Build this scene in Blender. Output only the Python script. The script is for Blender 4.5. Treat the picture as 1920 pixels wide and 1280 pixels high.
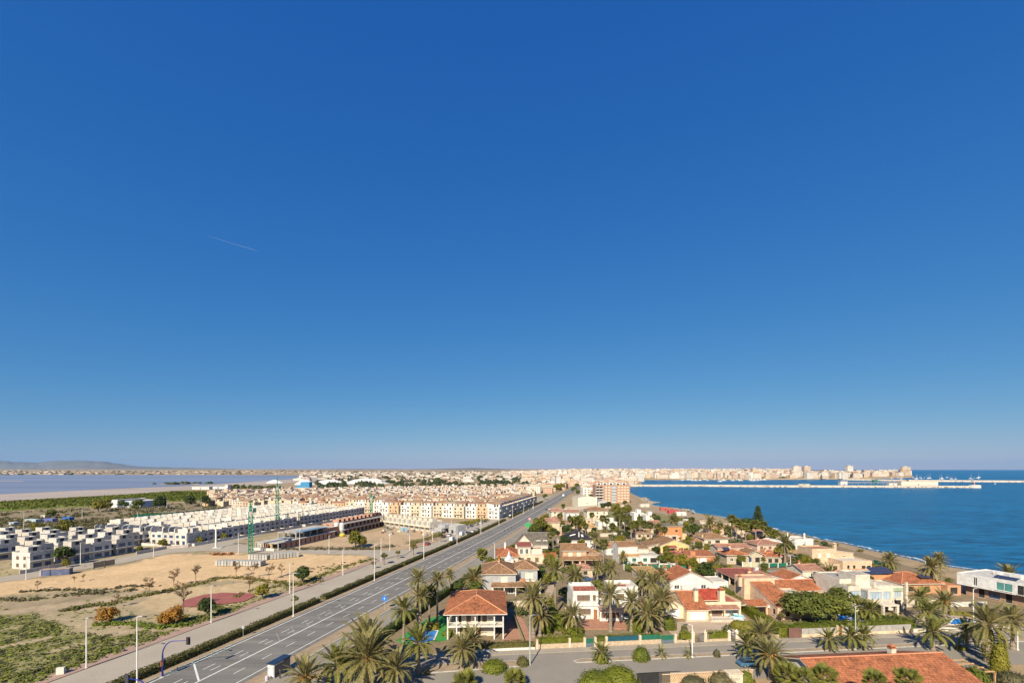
import bpy, bmesh, math, random
from mathutils import Vector, Matrix, noise
R = math.radians
for o in list(bpy.data.objects): bpy.data.objects.remove(o)
scene = bpy.context.scene
COL = scene.collection
random.seed(7)

# ---------------------------------------------------------------- camera, sky, sun, exposure
H, F, HY, CX = 37.5, 853.33, 879.0, 960.0      # eye height (m), focal length (px of the 1920 px photo), horizon row, centre column
cam_data = bpy.data.cameras.new('camera'); cam = bpy.data.objects.new('camera', cam_data); COL.objects.link(cam)
cam.location = (0, 0, H); cam.rotation_euler = (R(90), 0, 0)
cam_data.sensor_width = 36; cam_data.lens = 16.0; cam_data.shift_y = (HY-640)/1920
cam_data.clip_start = 1; cam_data.clip_end = 60000
scene.camera = cam
SUN_AZ, SUN_EL = R(18), R(36)                    # light travels towards +Y, turned 18 degrees to the right
world = bpy.data.worlds.new('World'); scene.world = world; world.use_nodes = True
wn = world.node_tree.nodes; wl = world.node_tree.links
sky_tex = wn.new('ShaderNodeTexSky'); sky_tex.sky_type = 'NISHITA'; sky_tex.sun_disc = False
sky_tex.sun_elevation = SUN_EL; sky_tex.sun_rotation = R(180)+SUN_AZ
sky_tex.altitude = 0; sky_tex.air_density = 1.0; sky_tex.dust_density = 0.05; sky_tex.ozone_density = 4.5
bg = wn['Background']; bg.inputs['Strength'].default_value = 0.058
# one colour grade for the whole sky: the deep, saturated blue of the photograph's polarised winter sky
sep = wn.new('ShaderNodeSeparateColor'); comb = wn.new('ShaderNodeCombineColor'); wl.new(sky_tex.outputs[0], sep.inputs[0])
for ch, (gm, gain) in enumerate(((1.25, .50), (.72, .515), (.33, .65))):
    a = wn.new('ShaderNodeMath'); a.operation = 'MULTIPLY'; a.inputs[1].default_value = .1; wl.new(sep.outputs[ch], a.inputs[0])
    p = wn.new('ShaderNodeMath'); p.operation = 'POWER'; p.inputs[1].default_value = gm; wl.new(a.outputs[0], p.inputs[0])
    g = wn.new('ShaderNodeMath'); g.operation = 'MULTIPLY'; g.inputs[1].default_value = gain*10; wl.new(p.outputs[0], g.inputs[0]); wl.new(g.outputs[0], comb.inputs[ch])
wl.new(comb.outputs[0], bg.inputs[0])
sun_data = bpy.data.lights.new('sun', 'SUN'); sun_data.energy = 4.9; sun_data.angle = R(0.53); sun_data.color = (1.0, 0.885, 0.69)
sun = bpy.data.objects.new('sun', sun_data); COL.objects.link(sun)
sun_dir = Vector((math.sin(SUN_AZ)*math.cos(SUN_EL), math.cos(SUN_AZ)*math.cos(SUN_EL), -math.sin(SUN_EL)))
sun.rotation_euler = sun_dir.to_track_quat('-Z', 'Y').to_euler(); sun.location = (-60, -200, 200)
vs = scene.view_settings; vs.view_transform = 'Standard'; vs.look = 'None'; vs.exposure = 0.8; vs.gamma = 1.0; vs.use_curve_mapping = False

# ---------------------------------------------------------------- helpers
def G(x, y, z=0.0):
    """photo pixel -> point on the level z"""
    d = (H-z)*F/(y-HY)
    return Vector(((x-CX)*d/F, d, z))
def at(x, d, z=0.0): return Vector(((x-CX)*d/F, d, z))
def yb(d, z=0.0): return HY+(H-z)*F/d
ORD = ['first', 'second', 'third', 'fourth', 'fifth', 'sixth', 'seventh', 'eighth', 'ninth', 'tenth', 'eleventh', 'twelfth', 'thirteenth', 'fourteenth',
       'fifteenth', 'sixteenth', 'seventeenth', 'eighteenth', 'nineteenth', 'twentieth'] + ['twenty-'+w for w in ('first', 'second', 'third', 'fourth', 'fifth', 'sixth', 'seventh', 'eighth', 'ninth')]
def ordw(n):
    """0 -> first, 1 -> second ..."""
    if n < len(ORD): return ORD[n]
    n += 1; return '%d%s' % (n, 'th' if 10 < n % 100 < 14 else {1: 'st', 2: 'nd', 3: 'rd'}.get(n % 10, 'th'))
def tag(o, label, cat=None, group=None, kind=None):
    if label: o['label'] = label
    if cat: o['category'] = cat
    if group: o['group'] = group
    if kind: o['kind'] = kind
    return o
def empty(name, loc=(0, 0, 0), rz=0.0):
    o = bpy.data.objects.new(name, None); COL.objects.link(o); o.location = loc; o.rotation_euler = (0, 0, rz); o.empty_display_size = .2
    return o
def link(name, me, parent=None, loc=(0, 0, 0), rot=(0, 0, 0), scale=(1, 1, 1)):
    o = bpy.data.objects.new(name, me); COL.objects.link(o); o.parent = parent
    o.location = loc; o.rotation_euler = rot; o.scale = scale
    return o
def copy_tree(o, parent=None):
    c = o.copy(); COL.objects.link(c); c.parent = parent
    for ch in list(o.children): copy_tree(ch, c)
    return c
class MB:
    """collects faces; build() links them as one mesh object"""
    def __init__(s): s.v = []; s.f = []; s.m = []; s.uv = {}; s.mi = 0
    def vert(s, p): s.v.append(tuple(p)); return len(s.v)-1
    def face(s, pts, uv=None):
        b = len(s.v); s.v.extend(tuple(p) for p in pts); s.f.append(tuple(range(b, b+len(pts)))); s.m.append(s.mi)
        if uv: s.uv[len(s.f)-1] = uv
        return s
    def box(s, x0, y0, z0, x1, y1, z1, bottom=True):
        a = [(x0, y0, z0), (x1, y0, z0), (x1, y1, z0), (x0, y1, z0), (x0, y0, z1), (x1, y0, z1), (x1, y1, z1), (x0, y1, z1)]
        for q in ((0, 1, 5, 4), (1, 2, 6, 5), (2, 3, 7, 6), (3, 0, 4, 7), (4, 5, 6, 7)): s.face([a[i] for i in q])
        if bottom: s.face([a[i] for i in (3, 2, 1, 0)])
        return s
    def obox(s, c, u, hu, hv, z0, z1):
        """box turned so that its long axis follows u (2D)"""
        u = Vector((u[0], u[1])).normalized(); n = Vector((-u[1], u[0])); c = Vector((c[0], c[1]))
        p = [c-u*hu-n*hv, c+u*hu-n*hv, c+u*hu+n*hv, c-u*hu+n*hv]
        return s.prism([(q[0], q[1]) for q in p], z0, z1)
    def prism(s, poly, z0, z1):
        n = len(poly)
        for i in range(n):
            a, b = poly[i], poly[(i+1) % n]
            s.face([(a[0], a[1], z0), (b[0], b[1], z0), (b[0], b[1], z1), (a[0], a[1], z1)])
        s.face([(p[0], p[1], z1) for p in poly]); s.face([(p[0], p[1], z0) for p in reversed(poly)])
        return s
    def tube(s, pts, rad, n=6, cap=True):
        pts = [Vector(p) for p in pts]
        if not hasattr(rad, '__len__'): rad = [rad]*len(pts)
        rings = []
        for i, p in enumerate(pts):
            d = (pts[min(i+1, len(pts)-1)]-pts[max(i-1, 0)]).normalized()
            a = d.cross(Vector((0, 0, 1)))
            if a.length < .05: a = Vector((1, 0, 0))
            a.normalize(); b = d.cross(a)
            rings.append([p+(a*math.cos(t)+b*math.sin(t))*rad[i] for t in [2*math.pi*k/n for k in range(n)]])
        for i in range(len(rings)-1):
            for k in range(n):
                s.face([rings[i][k], rings[i+1][k], rings[i+1][(k+1) % n], rings[i][(k+1) % n]])
        if cap: s.face(rings[-1][::-1]); s.face(rings[0])
        return s
    def lathe(s, prof, n=12, c=(0, 0)):
        for i in range(len(prof)-1):
            (r0, z0), (r1, z1) = prof[i], prof[i+1]
            for k in range(n):
                a, b = 2*math.pi*k/n, 2*math.pi*(k+1)/n
                q = [(c[0]+r0*math.cos(a), c[1]+r0*math.sin(a), z0), (c[0]+r0*math.cos(b), c[1]+r0*math.sin(b), z0),
                     (c[0]+r1*math.cos(b), c[1]+r1*math.sin(b), z1), (c[0]+r1*math.cos(a), c[1]+r1*math.sin(a), z1)]
                if r1 < 1e-4: q = q[:3]
                elif r0 < 1e-4: q = [q[0], q[2], q[3]]
                s.face(q)
        return s
    def mesh(s, name, mats, smooth=False, weld=False):
        me = bpy.data.meshes.new(name); me.from_pydata(s.v, [], s.f)
        if not isinstance(mats, (list, tuple)): mats = [mats]
        for m in mats: me.materials.append(m)
        me.polygons.foreach_set('material_index', s.m)
        if s.uv:
            uvl = me.uv_layers.new(name='UVMap').data
            for fi, uv in s.uv.items():
                p = me.polygons[fi]
                for k, li in enumerate(p.loop_indices): uvl[li].uv = uv[k]
        if weld:
            bm = bmesh.new(); bm.from_mesh(me); bmesh.ops.remove_doubles(bm, verts=bm.verts, dist=1e-4); bm.to_mesh(me); bm.free()
        if smooth: me.polygons.foreach_set('use_smooth', [True]*len(me.polygons))
        me.update()
        return me
    def build(s, name, mats, parent=None, loc=(0, 0, 0), rz=0.0, **k):
        return link(name, s.mesh(name, mats, **k), parent, loc, (0, 0, rz))

# ---------------------------------------------------------------- materials
MATS = {}
def nodemat(name):
    m = bpy.data.materials.new(name); m.use_nodes = True
    nt = m.node_tree; return m, nt.nodes, nt.links, nt.nodes['Principled BSDF']
def mixrgb(N, L, a, b, fac, mode='MIX'):
    x = N.new('ShaderNodeMix'); x.data_type = 'RGBA'; x.blend_type = mode
    for sock, val in ((x.inputs[6], a), (x.inputs[7], b), (x.inputs[0], fac)):
        if isinstance(val, bpy.types.NodeSocket): L.new(val, sock)
        elif isinstance(val, (int, float)): sock.default_value = val
        else: sock.default_value = (*val, 1) if len(val) == 3 else val
    return x.outputs[2]
def ramp(N, L, src, stops):
    r = N.new('ShaderNodeValToRGB'); L.new(src, r.inputs[0]); e = r.color_ramp.elements
    while len(e) < len(stops): e.new(.5)
    for k, (p, c) in enumerate(stops): e[k].position = p; e[k].color = (*c, 1) if len(c) == 3 else (c[0],)*3+(1,)
    return r.outputs[0]
def pos_noise(N, L, scale, detail=4, rough=.6, vec=None, stretch=None):
    t = N.new('ShaderNodeTexNoise'); t.inputs['Scale'].default_value = scale; t.inputs['Detail'].default_value = detail; t.inputs['Roughness'].default_value = rough
    if vec is None: vec = N.new('ShaderNodeNewGeometry').outputs['Position']
    if stretch:
        mp = N.new('ShaderNodeMapping'); mp.inputs['Rotation'].default_value = (0, 0, stretch[3] if len(stretch) > 3 else 0); mp.inputs['Scale'].default_value = stretch[:3]
        L.new(vec, mp.inputs[0]); vec = mp.outputs[0]
    L.new(vec, t.inputs['Vector'])
    return t.outputs['Fac']
def bump(N, L, h, b, strength=.3, dist=.05):
    x = N.new('ShaderNodeBump'); x.inputs['Strength'].default_value = strength; x.inputs['Distance'].default_value = dist
    L.new(h, x.inputs['Height']); L.new(x.outputs[0], b.inputs['Normal'])
def paint(col, rough=.75, var=.26, scale=.9, metal=0.0, spec=.35, bm=0.0):
    """plain coloured surface with soft blotches and fine grain"""
    key = ('paint', tuple(col), rough, var, scale, metal)
    if key in MATS: return MATS[key]
    m, N, L, b = nodemat('paint_%02d' % len(MATS))
    n1 = pos_noise(N, L, scale, 5, .65); n2 = pos_noise(N, L, scale*9, 3, .6)
    dark = tuple(c*(1-var) for c in col); lite = tuple(min(1, c*(1+var*.55)) for c in col)
    c1 = ramp(N, L, n1, [(.3, dark), (.7, lite)])
    c2 = mixrgb(N, L, c1, ramp(N, L, n2, [(.3, (.80,)*3), (.7, (1.12,)*3)]), .6, 'MULTIPLY')
    L.new(c2, b.inputs['Base Color']); b.inputs['Roughness'].default_value = rough; b.inputs['Metallic'].default_value = metal
    b.inputs['Specular IOR Level'].default_value = spec
    MATS[key] = m; return m
def tile(col, per=.24, course=.42):
    """clay roof tiles: ribs down the slope (u) and courses (v), tile by tile tone"""
    key = ('tile', tuple(col), per)
    if key in MATS: return MATS[key]
    m, N, L, b = nodemat('roof_tile_%02d' % len(MATS))
    uv = N.new('ShaderNodeUVMap').outputs[0]
    br = N.new('ShaderNodeTexBrick'); L.new(uv, br.inputs['Vector']); br.offset = 0; br.inputs['Scale'].default_value = 1
    br.inputs['Brick Width'].default_value = per; br.inputs['Row Height'].default_value = course; br.inputs['Mortar Size'].default_value = .03
    br.inputs['Mortar Smooth'].default_value = .6
    br.inputs['Color1'].default_value = (*[c*.68 for c in col], 1); br.inputs['Color2'].default_value = (*[min(1, c*1.35) for c in col], 1)
    br.inputs['Mortar'].default_value = (*[c*.38 for c in col], 1)
    n1 = pos_noise(N, L, .55, 5, .7); n2 = pos_noise(N, L, 4, 3, .6)
    c = mixrgb(N, L, br.outputs['Color'], ramp(N, L, n1, [(.3, (.52, .53, .53)), (.68, (1.18, 1.14, 1.08))]), .95, 'MULTIPLY')
    c = mixrgb(N, L, c, (.20, .17, .10), ramp(N, L, n2, [(.62, (0,)*3), (.8, (.45,)*3)]))
    L.new(c, b.inputs['Base Color']); b.inputs['Roughness'].default_value = .85; b.inputs['Specular IOR Level'].default_value = .2
    w = N.new('ShaderNodeTexWave'); w.bands_direction = 'X'; w.inputs['Scale'].default_value = .314/per; L.new(uv, w.inputs['Vector'])
    bump(N, L, w.outputs['Fac'], b, .8, .06)
    MATS[key] = m; return m
def leafmat(c0, c1, dry=None, trans=.3):
    key = ('leaf', tuple(c0), tuple(c1), dry)
    if key in MATS: return MATS[key]
    m, N, L, b = nodemat('foliage_%02d' % len(MATS))
    n1 = pos_noise(N, L, .8, 3, .6); n2 = pos_noise(N, L, 6, 2, .5)
    oi = N.new('ShaderNodeObjectInfo')
    c = ramp(N, L, n1, [(.32, c0), (.68, c1)])
    c = mixrgb(N, L, c, ramp(N, L, n2, [(.3, (.55,)*3), (.72, (1.4,)*3)]), .8, 'MULTIPLY')
    c = mixrgb(N, L, c, ramp(N, L, oi.outputs['Random'], [(0, (.78, .82, .8)), (1, (1.22, 1.14, 1.0))]), 1.0, 'MULTIPLY')
    if dry: c = mixrgb(N, L, c, dry, ramp(N, L, pos_noise(N, L, 2.3, 3, .6), [(.55, (0,)*3), (.72, (.8,)*3)]))
    L.new(c, b.inputs['Base Color']); b.inputs['Roughness'].default_value = .6; b.inputs['Specular IOR Level'].default_value = .25
    t = N.new('ShaderNodeBsdfTranslucent'); L.new(c, t.inputs['Color'])
    ms = N.new('ShaderNodeMixShader'); ms.inputs[0].default_value = trans
    L.new(b.outputs[0], ms.inputs[1]); L.new(t.outputs[0], ms.inputs[2]); L.new(ms.outputs[0], N['Material Output'].inputs[0])
    MATS[key] = m; return m
def ground_mat(name, stops, scale=.12, fine=2.5, bstr=.4, rough=.95, stretch=None):
    m, N, L, b = nodemat(name)
    n1 = pos_noise(N, L, scale, 7, .65, stretch=stretch); n2 = pos_noise(N, L, fine, 5, .7)
    c = ramp(N, L, n1, stops)
    c = mixrgb(N, L, c, ramp(N, L, n2, [(.25, (.62,)*3), (.75, (1.28,)*3)]), .8, 'MULTIPLY')
    L.new(c, b.inputs['Base Color']); b.inputs['Roughness'].default_value = rough; b.inputs['Specular IOR Level'].default_value = .15
    bump(N, L, n2, b, bstr, .12)
    return m
def glassmat(col, rough=.08):
    key = ('glass', tuple(col))
    if key in MATS: return MATS[key]
    m, N, L, b = nodemat('window_glass_%02d' % len(MATS))
    L.new(mixrgb(N, L, col, tuple(c*1.9+.01 for c in col), pos_noise(N, L, .7, 2)), b.inputs['Base Color'])
    b.inputs['Roughness'].default_value = rough; b.inputs['Specular IOR Level'].default_value = .7
    MATS[key] = m; return m
# ---------------------------------------------------------------- the lie of the land
COAST = [(20, 196), (120, 192), (168, 189), (183, 187), (194, 181), (209, 182), (229, 181), (245, 183), (260, 180), (281, 178), (308, 177), (350, 180), (392, 178), (416, 169), (454, 173), (467, 165),
         (487, 155), (516, 152), (535, 160), (550, 173), (575, 168), (606, 178), (680, 190), (803, 209), (920, 232), (1031, 268), (1085, 306), (1150, 330), (1400, 400), (1700, 480), (1730, 700), (1790, 1240), (1830, 1420),
         (2000, 1650), (2200, 1950), (2467, 2160), (2700, 2230), (4000, 2500), (8000, 3500), (24000, 6000)]
def coast(Y):
    for (a, b), (c, d) in zip(COAST, COAST[1:]):
        if Y <= c: return b+(d-b)*(Y-a)/(c-a)
    return COAST[-1][1]
def sst(a, b, x):
    t = max(0., min(1., (x-a)/(b-a))); return t*t*(3-2*t)
def land_z(X, Y):
    px = CX+F*X/max(Y, 1)
    town = sst(900, 1100, px)
    z = town*27*sst(1500, 3600, Y)
    left = 1-town
    z += left*(36*sst(3300, 9500, Y)*(.8+.35*noise.noise(Vector((X*.0007, Y*.0007, 3)))))
    z += town*7*sst(3600, 9000, Y)
    return z
SEA_Z = -3.0
SOIL = ground_mat('dry_soil', [(.30, (.23, .17, .105)), (.48, (.34, .25, .15)), (.62, (.25, .195, .115)), (.75, (.17, .155, .075))], .05)
rows = []; y = 22.0
while y < 24000: rows.append(y); y += max(5, (y*.035) if y < 1400 else y*.045)
mb = MB(); offs = [0, 3, 7, 12, 18, 26, 45, 80, 140, 240]
grid = []
for Y in rows:
    xc = coast(Y); xl = -1.5*Y-150; r = []
    ks = offs+[240+(xc-240-xl)*k/26 for k in range(1, 27)] if xc-240 > xl else offs
    for o in ks:
        X = xc-o; z = land_z(X, Y)
        if o < 30: z = SEA_Z-.4+(z-SEA_Z+.4)*sst(-4, 26, o)
        r.append(mb.vert((X, Y, z)))
    grid.append(r)
for a, b in zip(grid, grid[1:]):
    for k in range(len(a)-1): mb.f.append((a[k], b[k], b[k+1], a[k+1])); mb.m.append(0)
tag(mb.build('ground', SOIL, smooth=True), 'dry sandy ground of the coastal plain', kind='structure')

# sea
m, N, L, b = nodemat('sea_water')
n1 = pos_noise(N, L, .10, 8, .66, stretch=(.7, 2.4, 1, .1)); n2 = pos_noise(N, L, .006, 4, .6, stretch=(1, 3, 1, .1))
n3 = pos_noise(N, L, .5, 4, .65, stretch=(1, 2.5, 1, .2))
c = ramp(N, L, n2, [(.3, (.0025, .078, .185)), (.7, (.004, .112, .235))])
c = mixrgb(N, L, c, ramp(N, L, n1, [(.35, (.5,)*3), (.66, (1.5,)*3)]), .95, 'MULTIPLY')
L.new(c, b.inputs['Base Color']); b.inputs['Roughness'].default_value = .28; b.inputs['Specular IOR Level'].default_value = .10; b.inputs['IOR'].default_value = 1.33
ad = N.new('ShaderNodeMath'); ad.operation = 'MULTIPLY_ADD'; L.new(n3, ad.inputs[0]); ad.inputs[1].default_value = .35; L.new(n1, ad.inputs[2])
bump(N, L, ad.outputs[0], b, 1.0, 1.0)
SEA = m
mb = MB(); ys = [22, 150, 300, 600, 1200, 2500, 6000, 12000, 24500]
for a, c_ in zip(ys, ys[1:]):
    for k in range(10):
        f0, f1 = k/10, (k+1)/10
        q = lambda f, Y: (60+f*(2.2*Y+200) if Y < 2000 else 60+f*(1.9*Y+800), Y, SEA_Z)
        mb.face([q(f0, a), q(f1, a), q(f1, c_), q(f0, c_)])
tag(mb.build('sea', SEA), 'deep blue rippled sea filling the bay', kind='structure')

def sheet(name, poly, z, mat, label, kind='structure', cat=None):
    """flat ground sheet from a polygon of (X, Y)"""
    me = bpy.data.meshes.new(name); bm = bmesh.new()
    f = bm.faces.new([bm.verts.new((p[0], p[1], z)) for p in poly]); bmesh.ops.triangulate(bm, faces=[f]); bmesh.ops.recalc_face_normals(bm, faces=bm.faces)
    if bm.faces and sum(f.normal.z for f in bm.faces) < 0: bmesh.ops.reverse_faces(bm, faces=bm.faces)
    bm.to_mesh(me); bm.free(); me.materials.append(mat)
    return tag(link(name, me), label, cat, kind=kind)
def PX(pts, z=0): return [(G(x, y, z)[0], G(x, y, z)[1]) for x, y in pts]

# salt lake on the left, its flats and the hills behind
m, N, L, b = nodemat('lake_water')
n1 = pos_noise(N, L, .004, 5, .6, stretch=(.35, 1.6, 1)); n2 = pos_noise(N, L, .0012, 3, .5, stretch=(.3, 2, 1))
L.new(ramp(N, L, n2, [(.35, (.165, .175, .215)), (.5, (.21, .21, .25)), (.7, (.29, .295, .335))]), b.inputs['Base Color'])
b.inputs['Roughness'].default_value = .3; b.inputs['Specular IOR Level'].default_value = .3
bump(N, L, pos_noise(N, L, .3, 4), b, .4, .3)
sheet('lake', PX([(-300, 945), (-40, 928), (120, 920.5), (240, 915), (330, 911.5), (395, 908), (450, 904), (505, 900.5), (560, 897), (590, 893.5), (560, 891.2), (420, 890.0), (200, 889.8), (-300, 889.6), (-900, 890)]), .25, m, 'pale violet blue salt lake on the left', 'structure')
SALT = ground_mat('salt_flat', [(.3, (.30, .255, .22)), (.6, (.37, .32, .28)), (.75, (.46, .43, .40))], .01, .3, .1, stretch=(.4, 1.5, 1))
sheet('salt_flat', PX([(-300, 962), (-40, 942), (120, 932.5), (240, 926), (330, 919.5), (420, 913.5), (505, 908), (600, 901), (600, 893.8), (560, 896.5), (505, 900), (440, 903.5), (360, 909), (240, 914.6), (120, 920), (-40, 927.5), (-300, 944)]), .12, SALT, 'pinkish grey salt flat between lake and green field', 'structure')
FIELD = ground_mat('field_soil', [(.3, (.10, .13, .025)), (.6, (.16, .18, .035)), (.78, (.24, .20, .10))], .03, .5, .3)
FIELD_PX = [(-300, 984), (-40, 962), (60, 955), (170, 949), (300, 941), (420, 936.5), (520, 930), (520, 920), (330, 919.8), (240, 926.3), (120, 933), (-40, 942.5), (-300, 962.5)]
sheet('field', PX(FIELD_PX), .18, FIELD, 'bright green vineyard field beside the salt flat', 'structure')
def hill_ridge(name, label, d, pts, depth, mat, base=0):
    """a ridge whose skyline passes the given photo pixels at the distance d"""
    mb = MB(); rws = []; n = len(pts)
    for j in range(9):
        t = j/8; w = math.sin(math.pi*t)**.8 if 0 < t < 1 else 0; r = []
        for i, (x, y) in enumerate(pts):
            p = at(x, d); hgt = max(0, H+(HY-y)*d/F-base)
            jit = 1+.16*noise.noise(Vector((i*.9, j*1.7, d*.01)))*(1 if j not in (4,) else .25)
            r.append(mb.vert((p.x*(1+(t-.5)*depth/d), d+(t-.5)*depth, base-8+(hgt+8)*w*jit)))
        rws.append(r)
    for a, b_ in zip(rws, rws[1:]):
        for k in range(n-1): mb.f.append((a[k], a[k+1], b_[k+1], b_[k])); mb.m.append(0)
    return tag(mb.build(name, mat, smooth=True), label, kind='structure')
def densify(pts, n=6, amp=.5, seed=0):
    out = []
    for (x0, y0), (x1, y1) in zip(pts, pts[1:]):
        for k in range(n):
            t = k/n; x = x0+(x1-x0)*t; out.append((x, y0+(y1-y0)*t+amp*noise.noise(Vector((x*.06, seed, 0)))))
    out.append(pts[-1]); return out
ROCK = ground_mat('hill_rock', [(.35, (.13, .125, .12)), (.6, (.17, .16, .14)), (.75, (.10, .105, .095))], .0016, .02, .3)
hill_ridge('mountains', 'hazy blue mountain range behind the salt lake', 15500, densify([(-260, 868), (-120, 862), (0, 863.5), (40, 866), (70, 867), (110, 863), (160, 863.5), (200, 865), (222, 869), (260, 874), (330, 876), (420, 878), (470, 880)], 6, 1.0, 2), 5000, ROCK)
hill_ridge('hills', 'low grey hill far behind the white town', 9500, densify([(560, 881), (640, 878.8), (700, 879), (800, 879), (860, 877.6), (890, 876.8), (920, 878), (1000, 879.6), (1060, 880.5)], 5, .3, 5), 2600, ROCK)

# haze: clear winter air, far things fade a little
m = bpy.data.materials.new('haze_air'); m.use_nodes = True; N = m.node_tree.nodes; L = m.node_tree.links
N.remove(N['Principled BSDF']); pv = N.new('ShaderNodeVolumePrincipled')
pv.inputs['Color'].default_value = (.26, .58, 1.0, 1); pv.inputs['Density'].default_value = HAZE = 1.8e-5; pv.inputs['Anisotropy'].default_value = .1
L.new(pv.outputs[0], N['Material Output'].inputs['Volume'])
mb = MB(); mb.box(-42000, -300, -9, 56000, 25500, 420)
tag(mb.build('haze', m), 'thin pale haze over the coast', kind='stuff')
# vapour trail high in the sky
m, N, L, b = nodemat('vapour'); b.inputs['Base Color'].default_value = (.9, .93, 1, 1); b.inputs['Roughness'].default_value = 1
tr = N.new('ShaderNodeBsdfTransparent'); ms = N.new('ShaderNodeMixShader'); ms.inputs[0].default_value = .07
L.new(tr.outputs[0], ms.inputs[1]); L.new(b.outputs[0], ms.inputs[2]); L.new(ms.outputs[0], N['Material Output'].inputs[0])
d = 30000; p0 = at(385, d, H+(HY-441)*d/F); p1 = at(484, d, H+(HY-471)*d/F)
mb = MB(); mb.tube([p0.lerp(p1, t)+Vector((0, 0, 8*math.sin(t*9))) for t in (0, .15, .3, .45, .6, .75, .9, 1)], [1, 6, 9, 8, 11, 12, 12, 4], 6)
tag(mb.build('vapour_trail', m), 'short faint white vapour trail in the blue sky', 'vapour trail')

# ---------------------------------------------------------------- main road
RC = [Vector(p) for p in ((-73, 10), (-62, 55), (-52.2, 92.75), (-30.7, 176.8), (-1.7, 296.3), (53, 551.7), (82, 695), (128, 905), (150, 1000))]
def smooth_line(pts, step=6.0):
    out = []
    P = [pts[0]*2-pts[1]]+pts+[pts[-1]*2-pts[-2]]
    for i in range(1, len(P)-2):
        n = max(1, int((P[i+1]-P[i]).length/step))
        for k in range(n):
            t = k/n; a, b, c, d = P[i-1], P[i], P[i+1], P[i+2]
            out.append(.5*((2*b)+(c-a)*t+(2*a-5*b+4*c-d)*t*t+(3*b-a-3*c+d)*t**3))
    out.append(pts[-1]); return out
LINE = smooth_line(RC); ACC = [0]
for a, b in zip(LINE, LINE[1:]): ACC.append(ACC[-1]+(b-a).length)
def road(s, t=0.0):
    """point at length s along the median line, t metres to its right"""
    i = 0
    while i < len(ACC)-2 and ACC[i+1] < s: i += 1
    a, b = LINE[i], LINE[i+1]; u = (b-a).normalized(); p = a+u*(s-ACC[i])
    return Vector((p.x+u.y*t, p.y-u.x*t))
def road_u(s):
    d = road(s+1)-road(s-1); return d.normalized()
def road_st(X, Y):
    best = None
    for i in range(len(LINE)-1):
        u = (LINE[i+1]-LINE[i]).normalized(); w = Vector((X, Y))-LINE[i]; k = w.dot(u)
        dd = abs(w.dot(Vector((u.y, -u.x))))+(0 if -.5 <= k <= ACC[i+1]-ACC[i]+.5 else 1e3)
        if best is None or dd < best[0]: best = (dd, ACC[i]+k, w.dot(Vector((u.y, -u.x))))
    return best[1], best[2]
SMAX = ACC[-1]
def strip(name, t0, t1, s0, s1, z, mat, label, step=8, parent=None, kind='structure', thick=0):
    mb = MB(); n = max(1, int((s1-s0)/step)); f = lambda t, s: t(s) if callable(t) else t
    for k in range(n):
        a, b = s0+(s1-s0)*k/n, s0+(s1-s0)*(k+1)/n
        q = [road(a, f(t0, a)), road(a, f(t1, a)), road(b, f(t1, b)), road(b, f(t0, b))]
        if thick: mb.prism([(p.x, p.y) for p in q], z-thick, z)
        else: mb.face([(p.x, p.y, z) for p in q])
    o = mb.build(name, mat, parent)
    return tag(o, label, kind=kind) if parent is None else o
ASPH = ground_mat('asphalt_main', [(.3, (.120, .114, .105)), (.5, (.165, .157, .144)), (.72, (.225, .213, .192))], .35, 6, .1, .9, stretch=(.12, 1, 1, R(-76)))
ASPH2 = ground_mat('asphalt_pale', [(.3, (.315, .275, .22)), (.6, (.355, .312, .25)), (.8, (.40, .355, .29))], .12, 5, .1, .9)
ASPH3 = ground_mat('asphalt_street', [(.3, (.21, .19, .16)), (.6, (.245, .222, .187)), (.8, (.285, .258, .22))], .1, 5, .1, .9)
SAND = ground_mat('verge_sand', [(.3, (.24, .18, .12)), (.6, (.33, .255, .17)), (.8, (.20, .165, .10))], .4, 3)
PINK = ground_mat('pavers_pink', [(.3, (.30, .205, .16)), (.7, (.36, .255, .205))], .3, 4, .1)
KERB = paint((.42, .40, .36)); WHITE = paint((.66, .65, .61), .7, .3, 1.5)
strip('road', -8.3, 8.2, 0, SMAX, .05, ASPH, 'grey dual carriageway running towards the town')
strip('service_road', -25, -13.2, 0, 640, .03, ASPH2, 'pale asphalt service road left of the hedge')
strip('pavement', -28.2, -25, 0, 640, .16, PINK, 'pinkish paved footway beside the pale service road', thick=.14)
strip('verge', -13.2, -8.5, 0, 700, .055, SAND, 'weedy earth strip under the hedge along the main road')
strip('kerb', -8.55, -8.3, 0, 700, .17, KERB, 'kerb on the left of the main road', thick=.16)
strip('sand_verge', 8.25, lambda s: 11.8 if s < 330 else 10.5, 0, 420, .06, SAND, 'bare sandy strip on the right of the main road')
strip('side_lane', 11.8, lambda s: 19.6, 0, 430, .04, ASPH3, 'grey side lane between sandy strip and villa gardens')
strip('lane_kerb', 11.65, 11.95, 0, 420, .16, KERB, 'kerb between sandy strip and side lane', thick=.12)
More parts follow.
